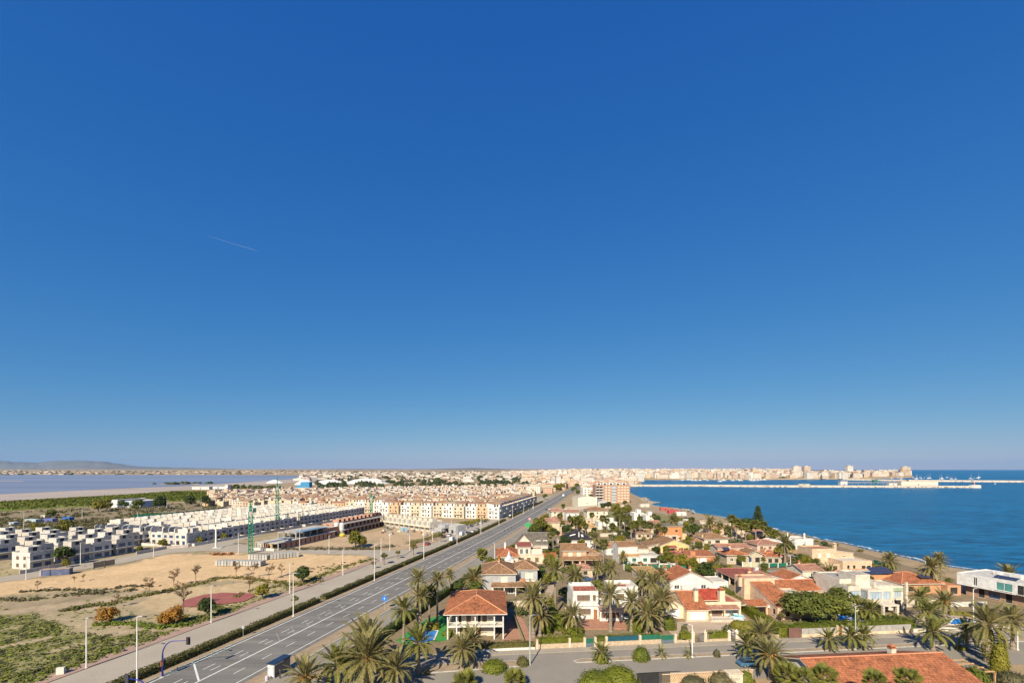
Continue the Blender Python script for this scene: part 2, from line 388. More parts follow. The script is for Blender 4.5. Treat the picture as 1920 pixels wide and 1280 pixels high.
# markings
strip('edge_line', -7.85, -7.6, 0, SMAX-20, .0545, WHITE, 'left white edge line of the main road')
strip('edge_line', 6.9, 7.1, 0, SMAX-20, .0545, WHITE, 'right white edge line of the main road')
strip('median_line', -.15, .15, 0, SMAX-20, .0545, WHITE, 'solid white line along the middle of the main road')
for nm, t, per, ln, lab_ in (('lane_dashes', -3.6, 6.6, 2.6, 'white lane dashes on the left carriageway'), ('lane_dashes', 3.45, 6.6, 2.6, 'white lane dashes on the right carriageway'), ('lane_dashes', -1.9, 6.6, 2.2, 'white dashes of the narrow turning lane')):
    mb = MB(); s = 4
    while s < (430 if t != -1.9 else 170):
        q = [road(s, t-.08), road(s, t+.08), road(s+ln, t+.08), road(s+ln, t-.08)]; mb.face([(p.x, p.y, .0545) for p in q]); s += per
    tag(mb.build(nm, WHITE), lab_, kind='structure')
mb = MB()
for k in range(6):
    s = 92+k*4.6; q = [road(s, -.2), road(s+.2, -.2), road(s+4.0, -4.4), road(s+3.8, -4.4)]; mb.face([(p.x, p.y, .059) for p in q])
WORN = paint((.30, .295, .28), .8, .4, 1.5)
tag(mb.build('hatching', WORN), 'worn faint hatching beside the turning lane', kind='structure'); mb = MB()
s = road_st(*PX([(403, 1250)])[0])[0]
q = [road(s, -7.6), road(s+.4, -7.6), road(s-5, -.2), road(s-5.4, -.2)]; mb.face([(p.x, p.y, .059) for p in q[::-1]])
tag(mb.build('stop_line', WHITE), 'white stop line across the left carriageway', kind='structure')

# cross street in the foreground with its island
CS = R(6.3); cu = Vector((math.cos(CS), math.sin(CS))); cn = Vector((-math.sin(CS), math.cos(CS)))
C0 = Vector(PX([(1105, 1241)])[0])               # kerb of the island, left end
def cs(a, b): p = C0+cu*a+cn*b; return (p.x, p.y)
STREET_POLY = [cs(-62, -9.6), cs(-40, -10), cs(175, -10), cs(175, 5.3), cs(-46, 5.3), cs(-60, 5.3)]
sheet('street', STREET_POLY, .02, ASPH3, 'grey cross street in the foreground')
def kerb_loop(name, poly, top_mat, label, z=.15, inset=.22):
    c = Vector((sum(p[0] for p in poly)/len(poly), sum(p[1] for p in poly)/len(poly)))
    mb = MB(); mb.prism(poly, 0, z); o = mb.build(name, KERB); tag(o, label, kind='structure')
    mb = MB(); inner = []
    n = len(poly)
    for i in range(n):
        p = Vector(poly[i][:2]); a = (p-Vector(poly[i-1][:2])).normalized(); b = (Vector(poly[(i+1) % n][:2])-p).normalized()
        nn = Vector((-a.y-b.y, a.x+b.x)); nn = nn.normalized()*inset
        inner.append(p+nn)
    mb.face([(p.x, p.y, z+.006) for p in inner]); mb.build('island_top', top_mat, o)
    return o
kerb_loop('street_island', [cs(-2.5, 0), cs(150, 0), cs(150, 1.7), cs(-1, 1.7), cs(-2.9, 1.0)], SAND, 'narrow planted kerb island along the cross street')
kerb_loop('street_island', [cs(-52, -2.6), cs(-13, -.4), cs(-11.2, 1.0), cs(-13, 2.2), cs(-52, 2.6)], SAND, 'short sandy kerb island left of the street mouth')
PAVE = ground_mat('pavers_grey', [(.3, (.27, .235, .19)), (.7, (.33, .29, .235))], .3, 4, .1)
mb = MB(); mb.prism([cs(-44, 5.3), cs(175, 5.3), cs(175, 7.25), cs(-44, 7.25)], 0, .15); tag(mb.build('pavement', PAVE), 'paved footway in front of the villa walls', kind='structure')
# ---------------------------------------------------------------- building kit
CREAM = (.58, .48, .35); WHT = (.60, .585, .555); IVORY = (.58, .515, .42); BEIGE = (.52, .42, .31); PEACH = (.62, .43, .29); TERRA = (.46, .20, .10); YELL = (.66, .48, .22); GREYW = (.34, .34, .345); PINKW = (.58, .41, .32); STONE = (.44, .38, .29)
T_OR = (.40, .150, .072); T_BR = (.30, .175, .098); T_RD = (.31, .105, .08); T_TAN = (.52, .32, .14); T_DK = (.036, .034, .042); T_GR = (.17, .15, .13); T_PK = (.40, .21, .15)
FRAMES = {'br': (.12, .06, .03), 'wh': (.72, .71, .68), 'dk': (.05, .05, .05), 'gr': (.03, .13, .075), 'gy': (.3, .3, .3)}
FILL = {'glass': glassmat((.025, .035, .045)), 'blue': glassmat((.02, .05, .11)), 'blind': paint((.16, .11, .085), .7, .2, 3), 'cream': paint((.62, .56, .42), .7, .15, 2), 'green': paint((.02, .135, .075), .6, .2, 2),
        'white': paint((.74, .73, .71), .6, .12, 2), 'wood': paint((.30, .13, .05), .6, .3, 2), 'teal': glassmat((.05, .16, .15)), 'dark': paint((.03, .027, .025), .9, .3, 1), 'sky': glassmat((.22, .28, .33))}  # sky fill: pale base colour stands in for the sky reflected in glass
WCACHE = {}
def window_mesh(w, h, fr, bars):
    key = (round(w, 2), round(h, 2), fr, bars)
    if key not in WCACHE:
        t = .07; mb = MB()
        mb.box(-w/2, -.05, 0, -w/2+t, .08, h); mb.box(w/2-t, -.05, 0, w/2, .08, h)
        mb.box(-w/2+t, -.05, 0, w/2-t, .08, t); mb.box(-w/2+t, -.05, h-t, w/2-t, .08, h)
        for k in range(1, bars): x = -w/2+w*k/bars; mb.box(x-.03, -.04, t, x+.03, .07, h-t)
        WCACHE[key] = mb.mesh('window', paint(FRAMES[fr], .6, .1, 2))
    return WCACHE[key]
def pane_mesh(w, h, fill):
    key = ('p', round(w, 2), round(h, 2), fill)
    if key not in WCACHE:
        mb = MB(); mb.box(-w/2+.05, 0, .05, w/2-.05, .03, h-.05); WCACHE[key] = mb.mesh('pane', FILL[fill])
    return WCACHE[key]
def sill_mesh(w):
    key = ('s', round(w, 2))
    if key not in WCACHE:
        mb = MB(); mb.box(-w/2-.1, -.16, -.09, w/2+.1, .02, -.005); WCACHE[key] = mb.mesh('sill', paint((.6, .56, .5), .8, .1))
    return WCACHE[key]
# kinds: frame, filling, vertical bars, object name
KIND = {'w': ('wh', 'glass', 2, 'window'), 'b': ('br', 'blind', 2, 'window'), 'g': ('gr', 'green', 2, 'window'), 'd': ('br', 'wood', 1, 'door'), 'gar': ('wh', 'white', 1, 'garage_door'), 'c': ('wh', 'cream', 2, 'window'),
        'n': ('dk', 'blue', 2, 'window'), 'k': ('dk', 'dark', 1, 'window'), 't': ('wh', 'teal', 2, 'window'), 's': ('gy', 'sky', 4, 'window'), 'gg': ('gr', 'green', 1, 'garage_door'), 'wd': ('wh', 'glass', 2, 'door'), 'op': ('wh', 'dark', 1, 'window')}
def wall_face(mb, p, u, w, h, ops, depth=.16):
    """wall plane with real openings; p = lower left corner seen from outside, u = direction to the right, outward normal = (u.y, -u.x)"""
    p = Vector((p[0], p[1], p[2] if len(p) > 2 else 0)); u = Vector((u[0], u[1], 0)).normalized(); n = Vector((u.y, -u.x, 0)); Z = Vector((0, 0, 1))
    xs = sorted({0, w, *[o[0] for o in ops], *[o[1] for o in ops]}); zs = sorted({0, h, *[o[2] for o in ops], *[o[3] for o in ops]})
    q = lambda a, z, dd=0: p+u*a+Z*z-n*dd
    for a, b in zip(xs, xs[1:]):
        for c, d in zip(zs, zs[1:]):
            mx, mz = (a+b)/2, (c+d)/2
            if any(o[0] < mx < o[1] and o[2] < mz < o[3] for o in ops): continue
            mb.face([q(a, c), q(b, c), q(b, d), q(a, d)])
    for a, b, c, d in ops:
        mb.face([q(a, c), q(a, d), q(a, d, depth), q(a, c, depth)][::-1]); mb.face([q(b, c), q(b, d), q(b, d, depth), q(b, c, depth)])
        mb.face([q(a, d), q(b, d), q(b, d, depth), q(a, d, depth)][::-1]); mb.face([q(a, c), q(b, c), q(b, c, depth), q(a, c, depth)])
def tri_uv(face, e0, e1):
    """uv in metres: u along the eave e0-e1, v up the slope"""
    e0, e1 = Vector(e0), Vector(e1); u = (e1-e0).normalized(); out = []
    for p in face:
        w = Vector(p)-e0; a = w.dot(u); out.append((a, (w-u*a).length))
    return out
def roof_mb(kind, w, d, z, rise, ov, thick=.16):
    """roof over the box (0..w, 0..d) at height z; returns (MB, ridge segments). Material 0 tiles, 1 eave boards, 2 gable wall"""
    mb = MB(); x0, x1, y0, y1 = -ov, w+ov, -ov, d+ov; segs = []
    def slope(pts):
        mb.mi = 0; mb.face(pts, tri_uv(pts, pts[0], pts[1]))
    def fascia(a, b): mb.mi = 1; mb.face([(a[0], a[1], a[2]-thick), (b[0], b[1], b[2]-thick), b, a])
    if kind == 'hip':
        hw, hd = (x1-x0)/2, (y1-y0)/2
        if hw <= hd: A, B = ((x0+x1)/2, y0+hw, z+rise), ((x0+x1)/2, y1-hw, z+rise)
        else: A, B = (x0+hd, (y0+y1)/2, z+rise), (x1-hd, (y0+y1)/2, z+rise)
        c = [(x0, y0, z), (x1, y0, z), (x1, y1, z), (x0, y1, z)]
        if hw <= hd:
            slope([c[0], c[1], A]); slope([c[1], c[2], B, A]); slope([c[2], c[3], B]); slope([c[3], c[0], A, B]); segs = [(c[0], A), (c[1], A), (A, B), (c[2], B), (c[3], B)]
        else:
            slope([c[0], c[1], B, A]); slope([c[1], c[2], B]); slope([c[2], c[3], A, B]); slope([c[3], c[0], A]); segs = [(c[0], A), (c[3], A), (A, B), (c[1], B), (c[2], B)]
        for a, b in zip(c, c[1:]+c[:1]): fascia(a, b)
        mb.mi = 1; mb.face([(p[0], p[1], z-thick) for p in c[::-1]])
    elif kind in ('gx', 'gy'):                                    # ridge along x / along y
        if kind == 'gx':
            m_ = (y0+y1)/2; A, B = (x0, m_, z+rise), (x1, m_, z+rise); c = [(x0, y0, z), (x1, y0, z), (x1, y1, z), (x0, y1, z)]
            slope([c[0], c[1], B, A]); slope([c[2], c[3], A, B]); g = [(c[3], c[0], A), (c[1], c[2], B)]; ef = [(c[0], c[1]), (c[2], c[3])]
            gw = [[(0, d, z-.02), (0, 0, z-.02), (0, d/2, z+rise-.12)], [(w, 0, z-.02), (w, d, z-.02), (w, d/2, z+rise-.12)]]
        else:
            m_ = (x0+x1)/2; A, B = (m_, y0, z+rise), (m_, y1, z+rise); c = [(x0, y0, z), (x1, y0, z), (x1, y1, z), (x0, y1, z)]
            slope([c[1], c[2], B, A]); slope([c[3], c[0], A, B]); g = [(c[0], c[1], A), (c[2], c[3], B)]; ef = [(c[1], c[2]), (c[3], c[0])]
            gw = [[(0, 0, z-.02), (w, 0, z-.02), (w/2, 0, z+rise-.12)], [(w, d, z-.02), (0, d, z-.02), (w/2, d, z+rise-.12)]]
        for a, b in ef: fascia(a, b)
        for a, b, t in g:
            mb.mi = 1
            for p, r in ((a, t), (t, b)): mb.face([(p[0], p[1], p[2]-thick), (r[0], r[1], r[2]-thick), r, p])
        for t in gw: mb.mi = 2; mb.face(t)
        mb.mi = 1
        off = [(p[0], p[1], p[2]-thick) for p in c]; a_, b_ = (A[0], A[1], A[2]-thick), (B[0], B[1], B[2]-thick)
        if kind == 'gx': mb.face([off[0], a_, b_, off[1]]); mb.face([off[3], off[2], b_, a_])
        else: mb.face([off[1], a_, b_, off[2]]); mb.face([off[0], off[3], b_, a_])
        segs = [(A, B)]
    elif kind in ('sf', 'sl', 'sr'):                              # mono pitch falling to the front / left / right
        zz = {'sf': (z, z, z+rise, z+rise), 'sl': (z, z+rise, z+rise, z), 'sr': (z+rise, z, z, z+rise)}[kind]
        c = [(x0, y0, zz[0]), (x1, y0, zz[1]), (x1, y1, zz[2]), (x0, y1, zz[3])]
        o_ = {'sf': 0, 'sr': 1, 'sl': 3}[kind]; slope(c[o_:]+c[:o_])
        for a, b in zip(c, c[1:]+c[:1]): fascia(a, b)
        mb.mi = 1; mb.face([(p[0], p[1], p[2]-thick) for p in c[::-1]])
        mb.mi = 2; e = lambda X, Y: z+rise*{'sf': Y/d, 'sl': X/w, 'sr': 1-X/w}[kind]-thick
        cc = [(0, 0), (w, 0), (w, d), (0, d)]
        for a, b in zip(cc, cc[1:]+cc[:1]): mb.face([(*a, z-.02-thick), (*b, z-.02-thick), (*b, e(*b)), (*a, e(*a))])
    return mb, segs
def ridge_caps(segs, r=.14):
    mb = MB()
    for a, b in segs: mb.tube([Vector(a)+Vector((0, 0, .02)), Vector(b)+Vector((0, 0, .02))], r, 6)
    return mb
class House:
    """a villa: one Empty, blocks with openings, roofs, chimneys. Local axes: x right along the front, y away from the camera"""
    def __init__(s, name, px, label, cat='house', rz=4, group=None, z=0):
        p = G(*px); s.p = Vector((p.x, p.y, z)); s.rz = R(rz); s.root = tag(empty(name, s.p, s.rz), label, cat, group); s.M = Matrix.Rotation(-s.rz, 3, 'Z')
        s.mpp = p.y/F                                              # metres per photo pixel at the front
    def L(s, x, y=None, z=0):
        """photo pixel -> local ground point"""
        return s.M @ (G(x, y, z)-s.p)
    def block(s, x, y, w, d, h, wall, roof=None, wins=(), z0=0, far=False, name='wall'):
        """box with lower front left corner (x, y, z0). wins: (side, centres along the side in m, sill z, width, height, kind)"""
        mat = wall if isinstance(wall, bpy.types.Material) else paint(wall, .85)
        ops = {k: [] for k in 'FRBL'}; place = []
        dims = {'F': w, 'R': d, 'B': w, 'L': d}
        for side, cs_, zb, ww, hh, kd in wins:
            for c in cs_:
                if c < 0: c += dims[side]
                a0, a1 = max(.05, c-ww/2), min(dims[side]-.05, c+ww/2)
                zt = min(zb+hh, h-.05)
                ops[side].append((a0, a1, zb, zt)); place.append((side, (a0+a1)/2, zb, a1-a0, zt-zb, kd))
        mb = MB(); C = {'F': ((x, y, z0), (1, 0)), 'R': ((x+w, y, z0), (0, 1)), 'B': ((x+w, y+d, z0), (-1, 0)), 'L': ((x, y+d, z0), (0, -1))}
        for k in 'FRBL': wall_face(mb, C[k][0], C[k][1], dims[k], h, ops[k])
        flat = roof is None or roof[0] == 'flat'
        if flat:
            pr = .45 if roof is None else roof[1]; t = .2
            mb.mi = 1; mb.face([(x+t, y+t, z0+h-pr), (x+w-t, y+t, z0+h-pr), (x+w-t, y+d-t, z0+h-pr), (x+t, y+d-t, z0+h-pr)]); mb.mi = 0
            o_ = [(x, y), (x+w, y), (x+w, y+d), (x, y+d)]; i_ = [(x+t, y+t), (x+w-t, y+t), (x+w-t, y+d-t), (x+t, y+d-t)]
            for k in range(4):
                a, b, c, e = o_[k], o_[(k+1) % 4], i_[(k+1) % 4], i_[k]
                mb.face([(*a, z0+h), (*b, z0+h), (*c, z0+h), (*e, z0+h)]); mb.face([(*e, z0+h), (*c, z0+h), (*c, z0+h-pr), (*e, z0+h-pr)])
        wob = mb.build(name, [mat, paint(roof[2] if roof and len(roof) > 2 else (.50, .45, .38), .9, .3)], s.root)
        Cn = {'F': (Vector((x, y, z0)), Vector((1, 0, 0)), 0), 'R': (Vector((x+w, y, z0)), Vector((0, 1, 0)), R(90)), 'B': (Vector((x+w, y+d, z0)), Vector((-1, 0, 0)), R(180)), 'L': (Vector((x, y+d, z0)), Vector((0, -1, 0)), R(-90))}
        for side, c, zb, ww, hh, kd in place:
            fr, fill, bars, nm = KIND[kd]; p, u, rz = Cn[side]; n = Vector((u.y, -u.x, 0))
            loc = p+u*c+Vector((0, 0, zb))-n*.09
            if far: link(nm, pane_mesh(ww+.1, hh+.1, fill), s.root, loc-n*.03, (0, 0, rz)); continue
            f = link(nm, window_mesh(ww, hh, fr, bars), s.root, loc, (0, 0, rz))
            link('pane' if nm == 'window' else 'panel', pane_mesh(ww, hh, fill), f, (0, .03, 0))
            if nm == 'window' and not far: link('sill', sill_mesh(ww), f, (0, -.09, 0))
        if not flat:
            kind, rise, col = roof[:3]; ov = roof[3] if len(roof) > 3 else .5
            rm, segs = roof_mb(kind, w, d, z0+h, rise, ov)
            ro = rm.build('roof', [tile(col), paint((.62, .56, .48), .8, .15), mat], s.root, (x, y, .02))
            if segs and not far: ridge_caps(segs).build('ridge', paint(tuple(min(1, c*1.25+.03) for c in col), .85, .3, 3), ro)
        return wob
    def chimney(s, x, y, z, h=1.2, w=.7, col=CREAM, cap=T_OR):
        mb = MB(); mb.box(-w/2, -w/2, 0, w/2, w/2, h); o = mb.build('chimney', paint(col, .85), s.root, (x, y, z))
        mb = MB(); mb.box(-w/2-.1, -w/2-.1, h, w/2+.1, w/2+.1, h+.1)
        for a in (-1, 1):
            for b in (-1, 1): mb.box(a*w*.35-.08, b*w*.35-.08, h+.1, a*w*.35+.08, b*w*.35+.08, h+.35)
        for a, b in (((-1, -1), (1, -1)), ((1, -1), (1, 1)), ((1, 1), (-1, 1)), ((-1, 1), (-1, -1))):
            q = w/2+.1; mb.face([(a[0]*q, a[1]*q, h+.35), (b[0]*q, b[1]*q, h+.35), (0, 0, h+.75)])
        mb.build('cap', paint(cap, .85, .3), o)
        return o
    def box(s, name, x0, y0, z0, x1, y1, z1, col, mat=None):
        mb = MB(); mb.box(x0, y0, z0, x1, y1, z1); return mb.build(name, mat or paint(col, .8), s.root)
    def posts(s, xs, y, z0, z1, r=.14, col=WHT, name='column'):
        me = None
        for x in xs:
            if me is None: mb = MB(); mb.box(-r, -r, 0, r, r, z1-z0); me = mb.mesh(name, paint(col, .8))
            link(name, me, s.root, (x, y, z0))
    def railing(s, x0, x1, y, z, h=.95, col=WHT, side=None, solid=False):
        """balustrade along x (or along y when side is given: x0..x1 are then y values and y is x)"""
        mb = MB(); n = max(2, int((x1-x0)/.35))
        def b(a0, a1, q0, q1, z0, z1): mb.box(a0, q0, z0, a1, q1, z1) if side is None else mb.box(q0, a0, z0, q1, a1, z1)
        b(x0, x1, y-.05, y+.05, z+h-.1, z+h); b(x0, x1, y-.05, y+.05, z, z+.08)
        if solid: b(x0, x1, y-.04, y+.04, z+.08, z+h-.1)
        else:
            for k in range(n+1): a = x0+.04+(x1-x0-.08)*k/n; b(a-.035, a+.035, y-.035, y+.035, z+.08, z+h-.1)
        return mb.build('railing', paint(col, .7), s.root)
    def lean(s, kind, x, y, w, d, z, rise, col, ov=.25):
        rm, segs = roof_mb(kind, w, d, z, rise, ov, .12)
        return rm.build('roof', [tile(col), paint((.6, .52, .42), .8), paint(CREAM, .85)], s.root, (x, y, 0))
    def dish(s, x, y, z, r=.5, col=(.6, .6, .58), rz=0):
        mb = MB(); mb.lathe([(0, 0), (r*.5, .05*r), (r, .22*r)], 12); mb.lathe([(r, .22*r+.03), (r*.5, .05*r+.03), (0, .03)], 12)
        o = link('satellite_dish', mb.mesh('satellite_dish', paint(col, .6), smooth=True), s.root, (x, y, z+r*1.1), (R(60), 0, rz))
        mb = MB(); mb.tube([(x, y, z), (x, y, z+r*1.1)], .04, 5); mb.build('mast', paint((.3, .3, .3)), s.root)
        return o
    def panels(s, x, y, z, nx, ny, tilt=20, rz=0, pw=1.0, ph=1.7):
        o = None; fr = MB(); L_ = R(tilt)
        for i in range(nx):
            for j in range(ny):
                mb = MB(); mb.box(0, 0, 0, pw-.06, ph-.06, .05)
                link('solar_panel', mb.mesh('solar_panel', SOLAR), s.root, (x+i*pw*math.cos(rz)-j*ph*math.cos(L_)*math.sin(rz), y+i*pw*math.sin(rz)+j*ph*math.cos(L_)*math.cos(rz), z+.15+j*ph*math.sin(L_)), (L_, 0, rz))
def solar_mat():
    m, N, L, b = nodemat('solar_cells'); tc = N.new('ShaderNodeTexCoord'); br = N.new('ShaderNodeTexBrick'); br.offset = 0
    L.new(tc.outputs['Object'], br.inputs['Vector']); br.inputs['Scale'].default_value = 1; br.inputs['Brick Width'].default_value = .25; br.inputs['Row Height'].default_value = .25; br.inputs['Mortar Size'].default_value = .012
    br.inputs['Color1'].default_value = (.012, .016, .05, 1); br.inputs['Color2'].default_value = (.015, .02, .06, 1); br.inputs['Mortar'].default_value = (.12, .13, .16, 1)
    L.new(br.outputs['Color'], b.inputs['Base Color']); b.inputs['Roughness'].default_value = .15; return m
SOLAR = solar_mat()
# ---------------------------------------------------------------- villas on the sea side of the road
def V(name, px, label, rz=3, **k): return House(name, px, label, rz=rz, **k)
# 1 villa with hipped orange roof and two storeys of verandas
h = V('villa', (838, 1199), 'white two-storey villa with wide hipped orange roof and verandas on posts', 2)
h.block(2.0, 2.2, 8.4, 13.2, 5.6, IVORY, ('hip', .3, T_OR, 0), [('F', [.7, 5.0], 3.0, .6, 2.1, 'k'), ('F', [2.6, 6.2], 3.0, 1.0, 2.1, 'b'), ('F', [7.6], 3.9, 1.3, 1.1, 'c'), ('F', [4.9], .1, .95, 2.1, 'd'), ('F', [7.0], .9, 1.9, 1.2, 'c'), ('F', [1.5], .9, 1.6, 1.2, 'b'), ('R', [3, 8], 3.6, 1.2, 1.2, 'b'), ('R', [3, 8], .9, 1.2, 1.2, 'b')])
h.box('balcony_slab', 0, 0, 2.7, 12.5, 17, 2.95, WHT); h.box('ceiling', 0, 0, 5.55, 12.5, 17, 5.75, WHT)
h.posts([.15, 2.1, 6.2, 10.4, 12.35], .15, 0, 2.7); h.posts([.15, 2.1, 6.2, 10.4, 12.35], .15, 2.95, 5.55); h.posts([.15, 12.35], 8, 2.95, 5.55); h.posts([.15, 12.35], 8, 0, 2.7)
h.railing(.3, 12.2, .1, 2.95, .9, IVORY); h.railing(.3, 16.5, .12, 2.95, .9, IVORY, side=1); h.railing(.3, 16.5, 12.38, 2.95, .9, IVORY, side=1)
rm, sg = roof_mb('hip', 12.5, 17, 5.78, 2.35, .75); ro = rm.build('roof', [tile(T_OR), paint(WHT), paint(WHT)], h.root); ridge_caps(sg).build('ridge', paint((.5, .24, .12), .85), ro)
# 2 grey villa with two brown hipped roofs
h = V('villa', (904, 1113), 'grey two-storey villa with two brown hipped roofs and a rusty dish', 1.5)
gw = [('F', [6.6], 3.6, 1.9, 1.6, 'c'), ('F', [3.4, 5.2], .3, 1.2, 1.9, 'c'), ('F', [8.6], .1, 1.6, 2.3, 'wd'), ('L', [4, 9], 3.6, 1.2, 1.4, 'w')]
h.block(0, 0, 10.1, 14, 6.0, GREYW, ('hip', 2.3, T_BR, .5), gw)
h.block(10.1, 5.6, 7.0, 9, 6.1, GREYW, ('hip', 1.9, T_BR, .5), [('F', [4.4], 3.4, 2.4, 1.6, 'c'), ('F', [1.6], 3.2, .9, 2.1, 'wd')])
h.block(10.1, 1.0, 7.2, 4.6, 2.6, WHT, ('flat', .2), [('F', [2, 5], .2, 1.7, 2.0, 'k')])
h.lean('sf', 3.0, -2.4, 14.4, 2.4, 2.7, .9, T_BR); h.posts([3.2, 6.6, 10, 13.6, 17.2], -2.3, 0, 2.6)
h.chimney(5.0, 7.0, 7.9, .8, .6, CREAM); h.dish(12.2, .2, 2.6, 1.0, (.30, .14, .06), R(-25)); h.railing(10.3, 17, 1.1, 2.6, .9, WHT)
# 3 cream house with orange hip and roof terraces
h = V('villa', (933, 1058), 'low house with orange hipped roof and cream roof terraces', 3)
h.block(0, 0, 8.2, 16, 3.1, CREAM, ('hip', 2.2, T_OR, .6), [('F', [2.2, 5.6], .6, 1.6, 1.7, 'k')])
h.block(8.2, 1.0, 10.2, 9, 3.3, CREAM, ('flat', .2), [('F', [1.6, 4.2, 7.4], .6, 1.4, 1.8, 'b')])
h.block(8.4, 4.0, 5.0, 6, 3.2, IVORY, ('sf', .9, T_RD, .5), [('F', [1.3, 3.5], .3, 1.2, 2.0, 'w')], z0=3.1)
h.block(13.6, 5.0, 4.6, 5, 2.2, IVORY, ('flat', .3, (.36, .15, .11)), [], z0=3.1); h.railing(8.4, 18.2, 1.2, 3.1, .9, IVORY)
h.lean('sf', 18.4, -.5, 5.2, 5.6, 2.6, 1.1, T_OR); h.posts([18.6, 23.4], -.4, 0, 2.6); h.chimney(3.2, 8.0, 4.6, 2.2, .7, WHT, WHT)
mb = MB(); mb.lathe([(0, .1), (2.0, 0), (1.1, .9), (.55, 1.7), (.25, 2.9), (0, 3.4)], 12); mb.build('cupola', paint((.42, .47, .52), .6), h.root, (4.4, -1.6, 2.4))
h.box('turret', 2.7, -3.3, 0, 6.1, .2, 2.5, WHT)
# 4 steep grey roofed house
h = V('villa', (968, 1041), 'house with steep grey roof, two white dormers and cream gable', 3)
h.block(3.6, 0, 10.2, 10, 4.4, IVORY, ('gx', 4.9, T_GR, .3), [('F', [5, 8], .9, 1.4, 1.4, 'w'), ('R', [3, 7], .9, 1.3, 1.4, 'n')])
h.block(-.4, -1.6, 7.4, 6, 4.8, IVORY, ('gy', 4.3, T_GR, .2), [('F', [3.7], 3.4, 2.2, 1.3, 'w'), ('F', [1.7, 5.6], .6, 1.6, 1.6, 'b')])
for x in (9.0, 11.9):
    h.block(x, 1.3, 1.7, 2.6, 1.5, WHT, ('flat', .1, (.17, .15, .13)), [('F', [.85], .25, 1.2, 1.0, 'w')], z0=4.9, name='dormer')
h.box('canopy', 8.0, -1.0, 3.1, 13.6, 0, 3.3, WHT)
# 5 pale pink house by the road
h = V('villa', (1011, 997), 'plain beige pink two-storey house beside the road trees', 4)
h.block(0, 0, 12.4, 9, 5.8, (.60, .46, .33), ('hip', 2.0, T_PK, .6), [('F', [2.6, 9.2], .8, 1.5, 1.5, 'b'), ('F', [6], 3.6, .8, 1.0, 'w'), ('R', [4], 3.4, 1.2, 1.2, 'k')])
h.block(12.4, 1, 5, 7, 3.0, CREAM, ('flat', .2), [('F', [2.5], .4, 1.8, 2, 'k')]); h.chimney(1.6, 5, 6.6, 1.6, .7, CREAM)
# 6 white house with slate roof
h = V('villa', (1060, 1028), 'white house under a dark slate hipped roof with skylights', 4)
h.block(0, 0, 13.6, 12.5, 3.9, WHT, ('hip', 3.9, T_DK, .4), [('F', [2.2, 9.8], 1.2, 1.5, 1.4, 'w'), ('F', [5.2], .1, 1.2, 2.2, 'k'), ('L', [4, 9], 1.2, 1.4, 1.4, 'n')])
for (x, y, z, w, d_) in ((2.6, 2.4, 5.5, 2.9, .5), (8.2, 1.9, 5.15, .9, 1.7)):
    mb = MB(); mb.box(0, 0, 0, w, d_, .12); o = mb.build('skylight', FILL['white'], h.root, (x, y, z)); o.rotation_euler = (R(31), R(0 if w < 2 else -14), 0)
h.chimney(6.9, 2.0, 5.0, 1.8, .5, WHT, WHT)
# 7 brown villa
h = V('villa', (1055, 1061), 'earth brown villa with tiled roofs on two levels', 2)
BRW = (.47, .31, .20)
h.block(0, 0, 9.3, 9, 6.0, BRW, ('gx', 2.0, T_BR, .5), [('F', [3.0, 6.3], 3.9, 1.5, 1.5, 'c'), ('F', [2, 5.6], .3, 2.2, 2.1, 'k')])
h.block(9.3, 1.5, 5.0, 6.5, 4.6, (.50, .30, .20), ('hip', 1.3, T_BR, .4), [('F', [1.4], 2.8, .9, 1.0, 'k'), ('F', [3.6], .2, 1.5, 2, 'k')])
h.lean('sf', -.5, -2.8, 14.4, 2.8, 2.9, 1.1, T_BR); h.posts([-.3, 3.4, 8.2, 13.6], -2.7, 0, 2.8, .2, BRW)
# 8 white pair with green shutters
h = V('villa', (1163, 1057), 'white twin house with brown roofs, green shutters and green garage', 3)
h.block(0, 2.6, 3.8, 8.4, 6.3, WHT, ('gx', 1.6, T_BR, .15), [('F', [1.9], 3.9, 1.0, 1.1, 'g'), ('L', [3], 3.6, 1.0, 1.1, 'g')])
h.block(3.8, 2.2, 3.9, 8.4, 6.5, WHT, ('gx', 1.6, T_BR, .15), [])
h.block(0, 0, 7.7, 2.4, 3.0, WHT, ('sf', .7, T_TAN, .2), [('F', [1.7], .1, 2.4, 2.3, 'gg'), ('F', [5.6], 1.0, 1.6, 1.3, 'g')])
h.block(7.7, .3, 8.4, 9, 3.2, WHT, ('flat', .25, (.42, .38, .33)), [('F', [2.4], .9, 1.6, 1.3, 'g'), ('F', [5.8], .4, 2.6, 1.9, 'k')])
h.block(7.8, 5.0, 5.4, 5, 2.0, IVORY, ('sf', .8, T_BR, .3), [], z0=3.2); h.box('cornice', 7.5, 0.1, 2.95, 16.4, .3, 3.25, WHT)
# 9 yellow gable
h = V('villa', (1238, 1036), 'low yellow house with a broad gable and brown roof', 5)
h.block(0, 0, 13.4, 13, 3.2, YELL, ('gy', 2.6, T_BR, .3), [('F', [3], .9, 1.4, 1.2, 'b'), ('F', [10], .9, 1.4, 1.2, 'b'), ('L', [3, 8], .8, 1.3, 1.3, 'k')])
h.block(-5.2, 1.5, 5.0, 11, 2.9, CREAM, ('sl', 1.1, T_BR, .4), [('F', [2.5], .6, 1.6, 1.6, 'k')]); h.lean('sf', 2.2, -1.8, 4.8, 1.8, 2.5, .9, T_RD, .15); h.posts([2.3, 6.9], -1.7, 0, 2.4, .12, CREAM)
